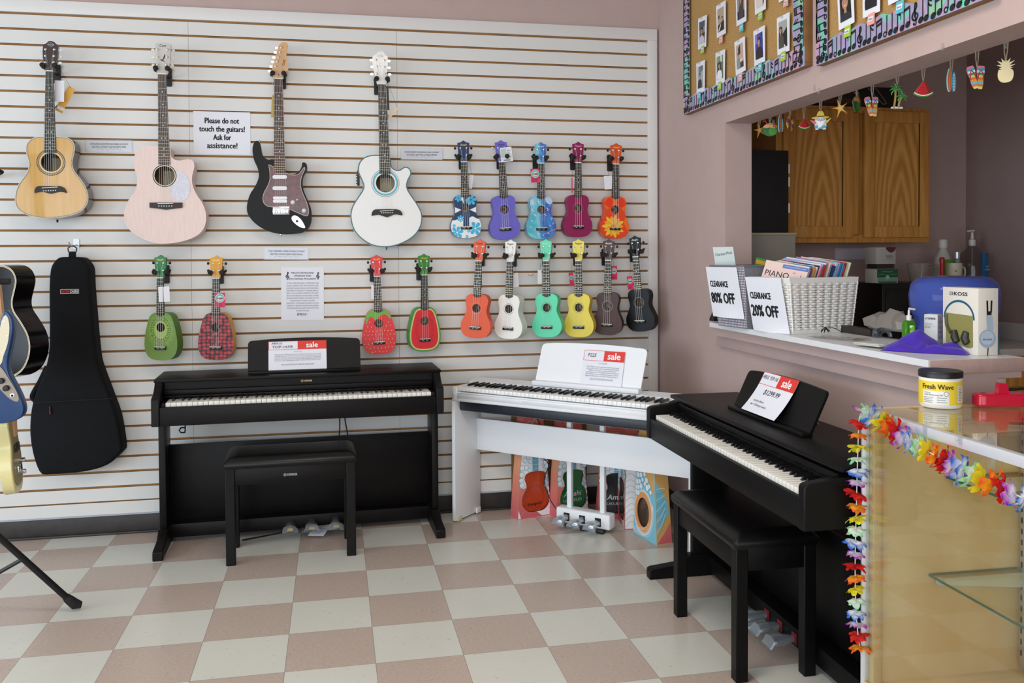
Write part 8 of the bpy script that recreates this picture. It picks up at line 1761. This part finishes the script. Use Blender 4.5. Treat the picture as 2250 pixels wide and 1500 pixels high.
        pl.stroke(mb, [(W*.45, .545), (W*.62, .575)], W*.06, C('d99a90', .45), .0012)
    else:
        pl.poly(mb, [(i0*.5, .27), (W*.2, .33), (W*.6, .30), (W-i0*.5, .22), (W-i0, H), (i0, H)], SAND, .0004)
        for sc_, mm, lf in ((1.62, C('bfe0ea', .45), .0005), (1.45, C('f0c890', .45), .0006), (1.38, PEACH, .0008)):
            o2 = [keep((W*.42+(a-W*.42)*sc_, .125+(b-.125)*sc_)) for a, b in win]; n2 = len(win)
            mb.add([pl.p(a, b*math.hypot(1, .012/H), lf) for a, b in win]+[pl.p(a, b, lf) for a, b in o2], [(k, (k+1) % n2, n2+(k+1) % n2, n2+k) for k in range(n2)], mm)
        for k in range(7): band(smooth_path([(W*.02, .012+.004*k), (W*.34, .008+.006*k), (W*.72, .03+.01*k), (W*(.88-.015*k), .12), (W*.80, .20)], 6, False), .0016, WV, .0012)
        cl = [(.30, .36), (.22, .33), (.36, .335), (.15, .30), (.27, .305), (.42, .315), (.12, .265), (.22, .27), (.34, .285), (.50, .29), (.10, .235), (.18, .24), (.28, .25), (.60, .265), (.68, .24), (.10, .21), (.17, .212), (.44, .27), (.54, .255)]
        cl = [keep((u*W+i0*.2, v)) for u, v in cl]; cl = [p for p in cl if not inside((p[0], p[1]-.012), win)]; cloud(pl, mb, cl, W*.075)
        pl.text(mb, 'AMAHI', W*.70, .40, INK, h=.022, w=W*.3, off=.05, lift=.0014)
        q = Plane((W, 0, 0), (0, 1, 0), (-i0, .012, H))
        q.poly(mb, [(.002, .06), (D*.85, .14), (D*.80, .20), (.004, .30)], SKYB, .0008)
        for k in range(10): q.stroke(mb, smooth_path([(.003, .03+.026*k), (D*.35, .07+.022*k), (D*.62, .13+.015*k)], 5, False), .0022, WV if k % 2 else BL, .0011)
        q.poly(mb, [(.002, .004), (D*.95, .004), (D*.92, .10), (D*.5, .05)], CORAL, .0009)
    mb.build('printed_carton', root, smooth=0)
    # what shows in the window
    cols = {'orange': M('orange_satin_bag', 'd8481a', .25, bump=(35, .5)), 'green': M('green_satin_bag', '0f7a48', .25, bump=(35, .6)), 'black': M('black_cloth_bag', '101012', .6, bump=(60, .3)), 'clear': M('dark_inside', '2b2a2e', .35, bump=(30, .5)), 'wave': M('brown_inside', '4a3a2c', .4, bump=(30, .5))}
    mb = MB(); mb.add([mp(u, v, .010) for u, v in [(W*.5+(a-W*.5)*1.03, b) for a, b in win]], [tuple(range(len(win)))], cols[kind]); q = Plane((0, .010, 0), (1, 0, 0), (0, .012, H)); cx = W*.54
    if kind == 'orange': q.ring(mb, cx, .105, W*.275, W*.280, INK, .001, 36, ry=1.05); q.text(mb, 'Penguin', cx, .070, INK, h=.015, w=W*.40, off=.03, shear=.25, rot=.05)
    if kind in ('green', 'black'): q.text(mb, 'Amahi', cx, .115, C('e4e6e6', .5), h=.026, w=W*.52, off=.02, shear=.25); q.text(mb, 'UKULELES', cx, .080, C('e4e6e6', .5), h=.014, w=W*.56)
    mb.build('bag_in_window', root, smooth=0)
    mb = MB(); mb.add([mp(u, v, .004) for u, v in win], [tuple(range(len(win)))], FILM); mb.build('window_film', root, smooth=0)
    return root
G1 = PZ(1138, 1142, 0), PZ(1209, 1130, 0)
uke_box('coral ukulele box with an orange bag in its window, leftmost under the white piano', G1[0][:2], G1[1][:2], 'orange', W=.205)
g = PZ(1222, 1138, 0); h_ = PZ(1300, 1125, 0); uke_box('coral ukulele box with a green bag in its window behind the pedal rods', g[:2], h_[:2], 'green', W=.205)
g = PZ(1312, 1141, 0); h_ = PZ(1386, 1140, 0); uke_box('coral ukulele box with a black bag in its window', g[:2], h_[:2], 'black', W=.205)
h_ = PZ(1372.5, 1163, 0); d_ = (h_-PZ(1356, 1137, 0)).normalized(); uke_box('ukulele box with a dark window turned sideways, second from right', (h_.x-d_.x*.2, h_.y-d_.y*.2), h_[:2], 'clear')
uke_box('ukulele box with round window and wave print, rightmost under the white piano', PZ(1391, 1168, 0)[:2], PZ(1443, 1198, 0)[:2], 'wave')
# tall brown carton behind the left box
a = PZ(1118, 1110, 0); mb = MB(); mb.box(0, .42, 0, .05, 0, .60, CARD, .002); tag(mb.build('cardboard_carton', loc=(a.x, a.y-.085, 0), rot=(0, 0, math.radians(-6))), 'tall flat brown cardboard carton behind the ukulele boxes', 'carton')
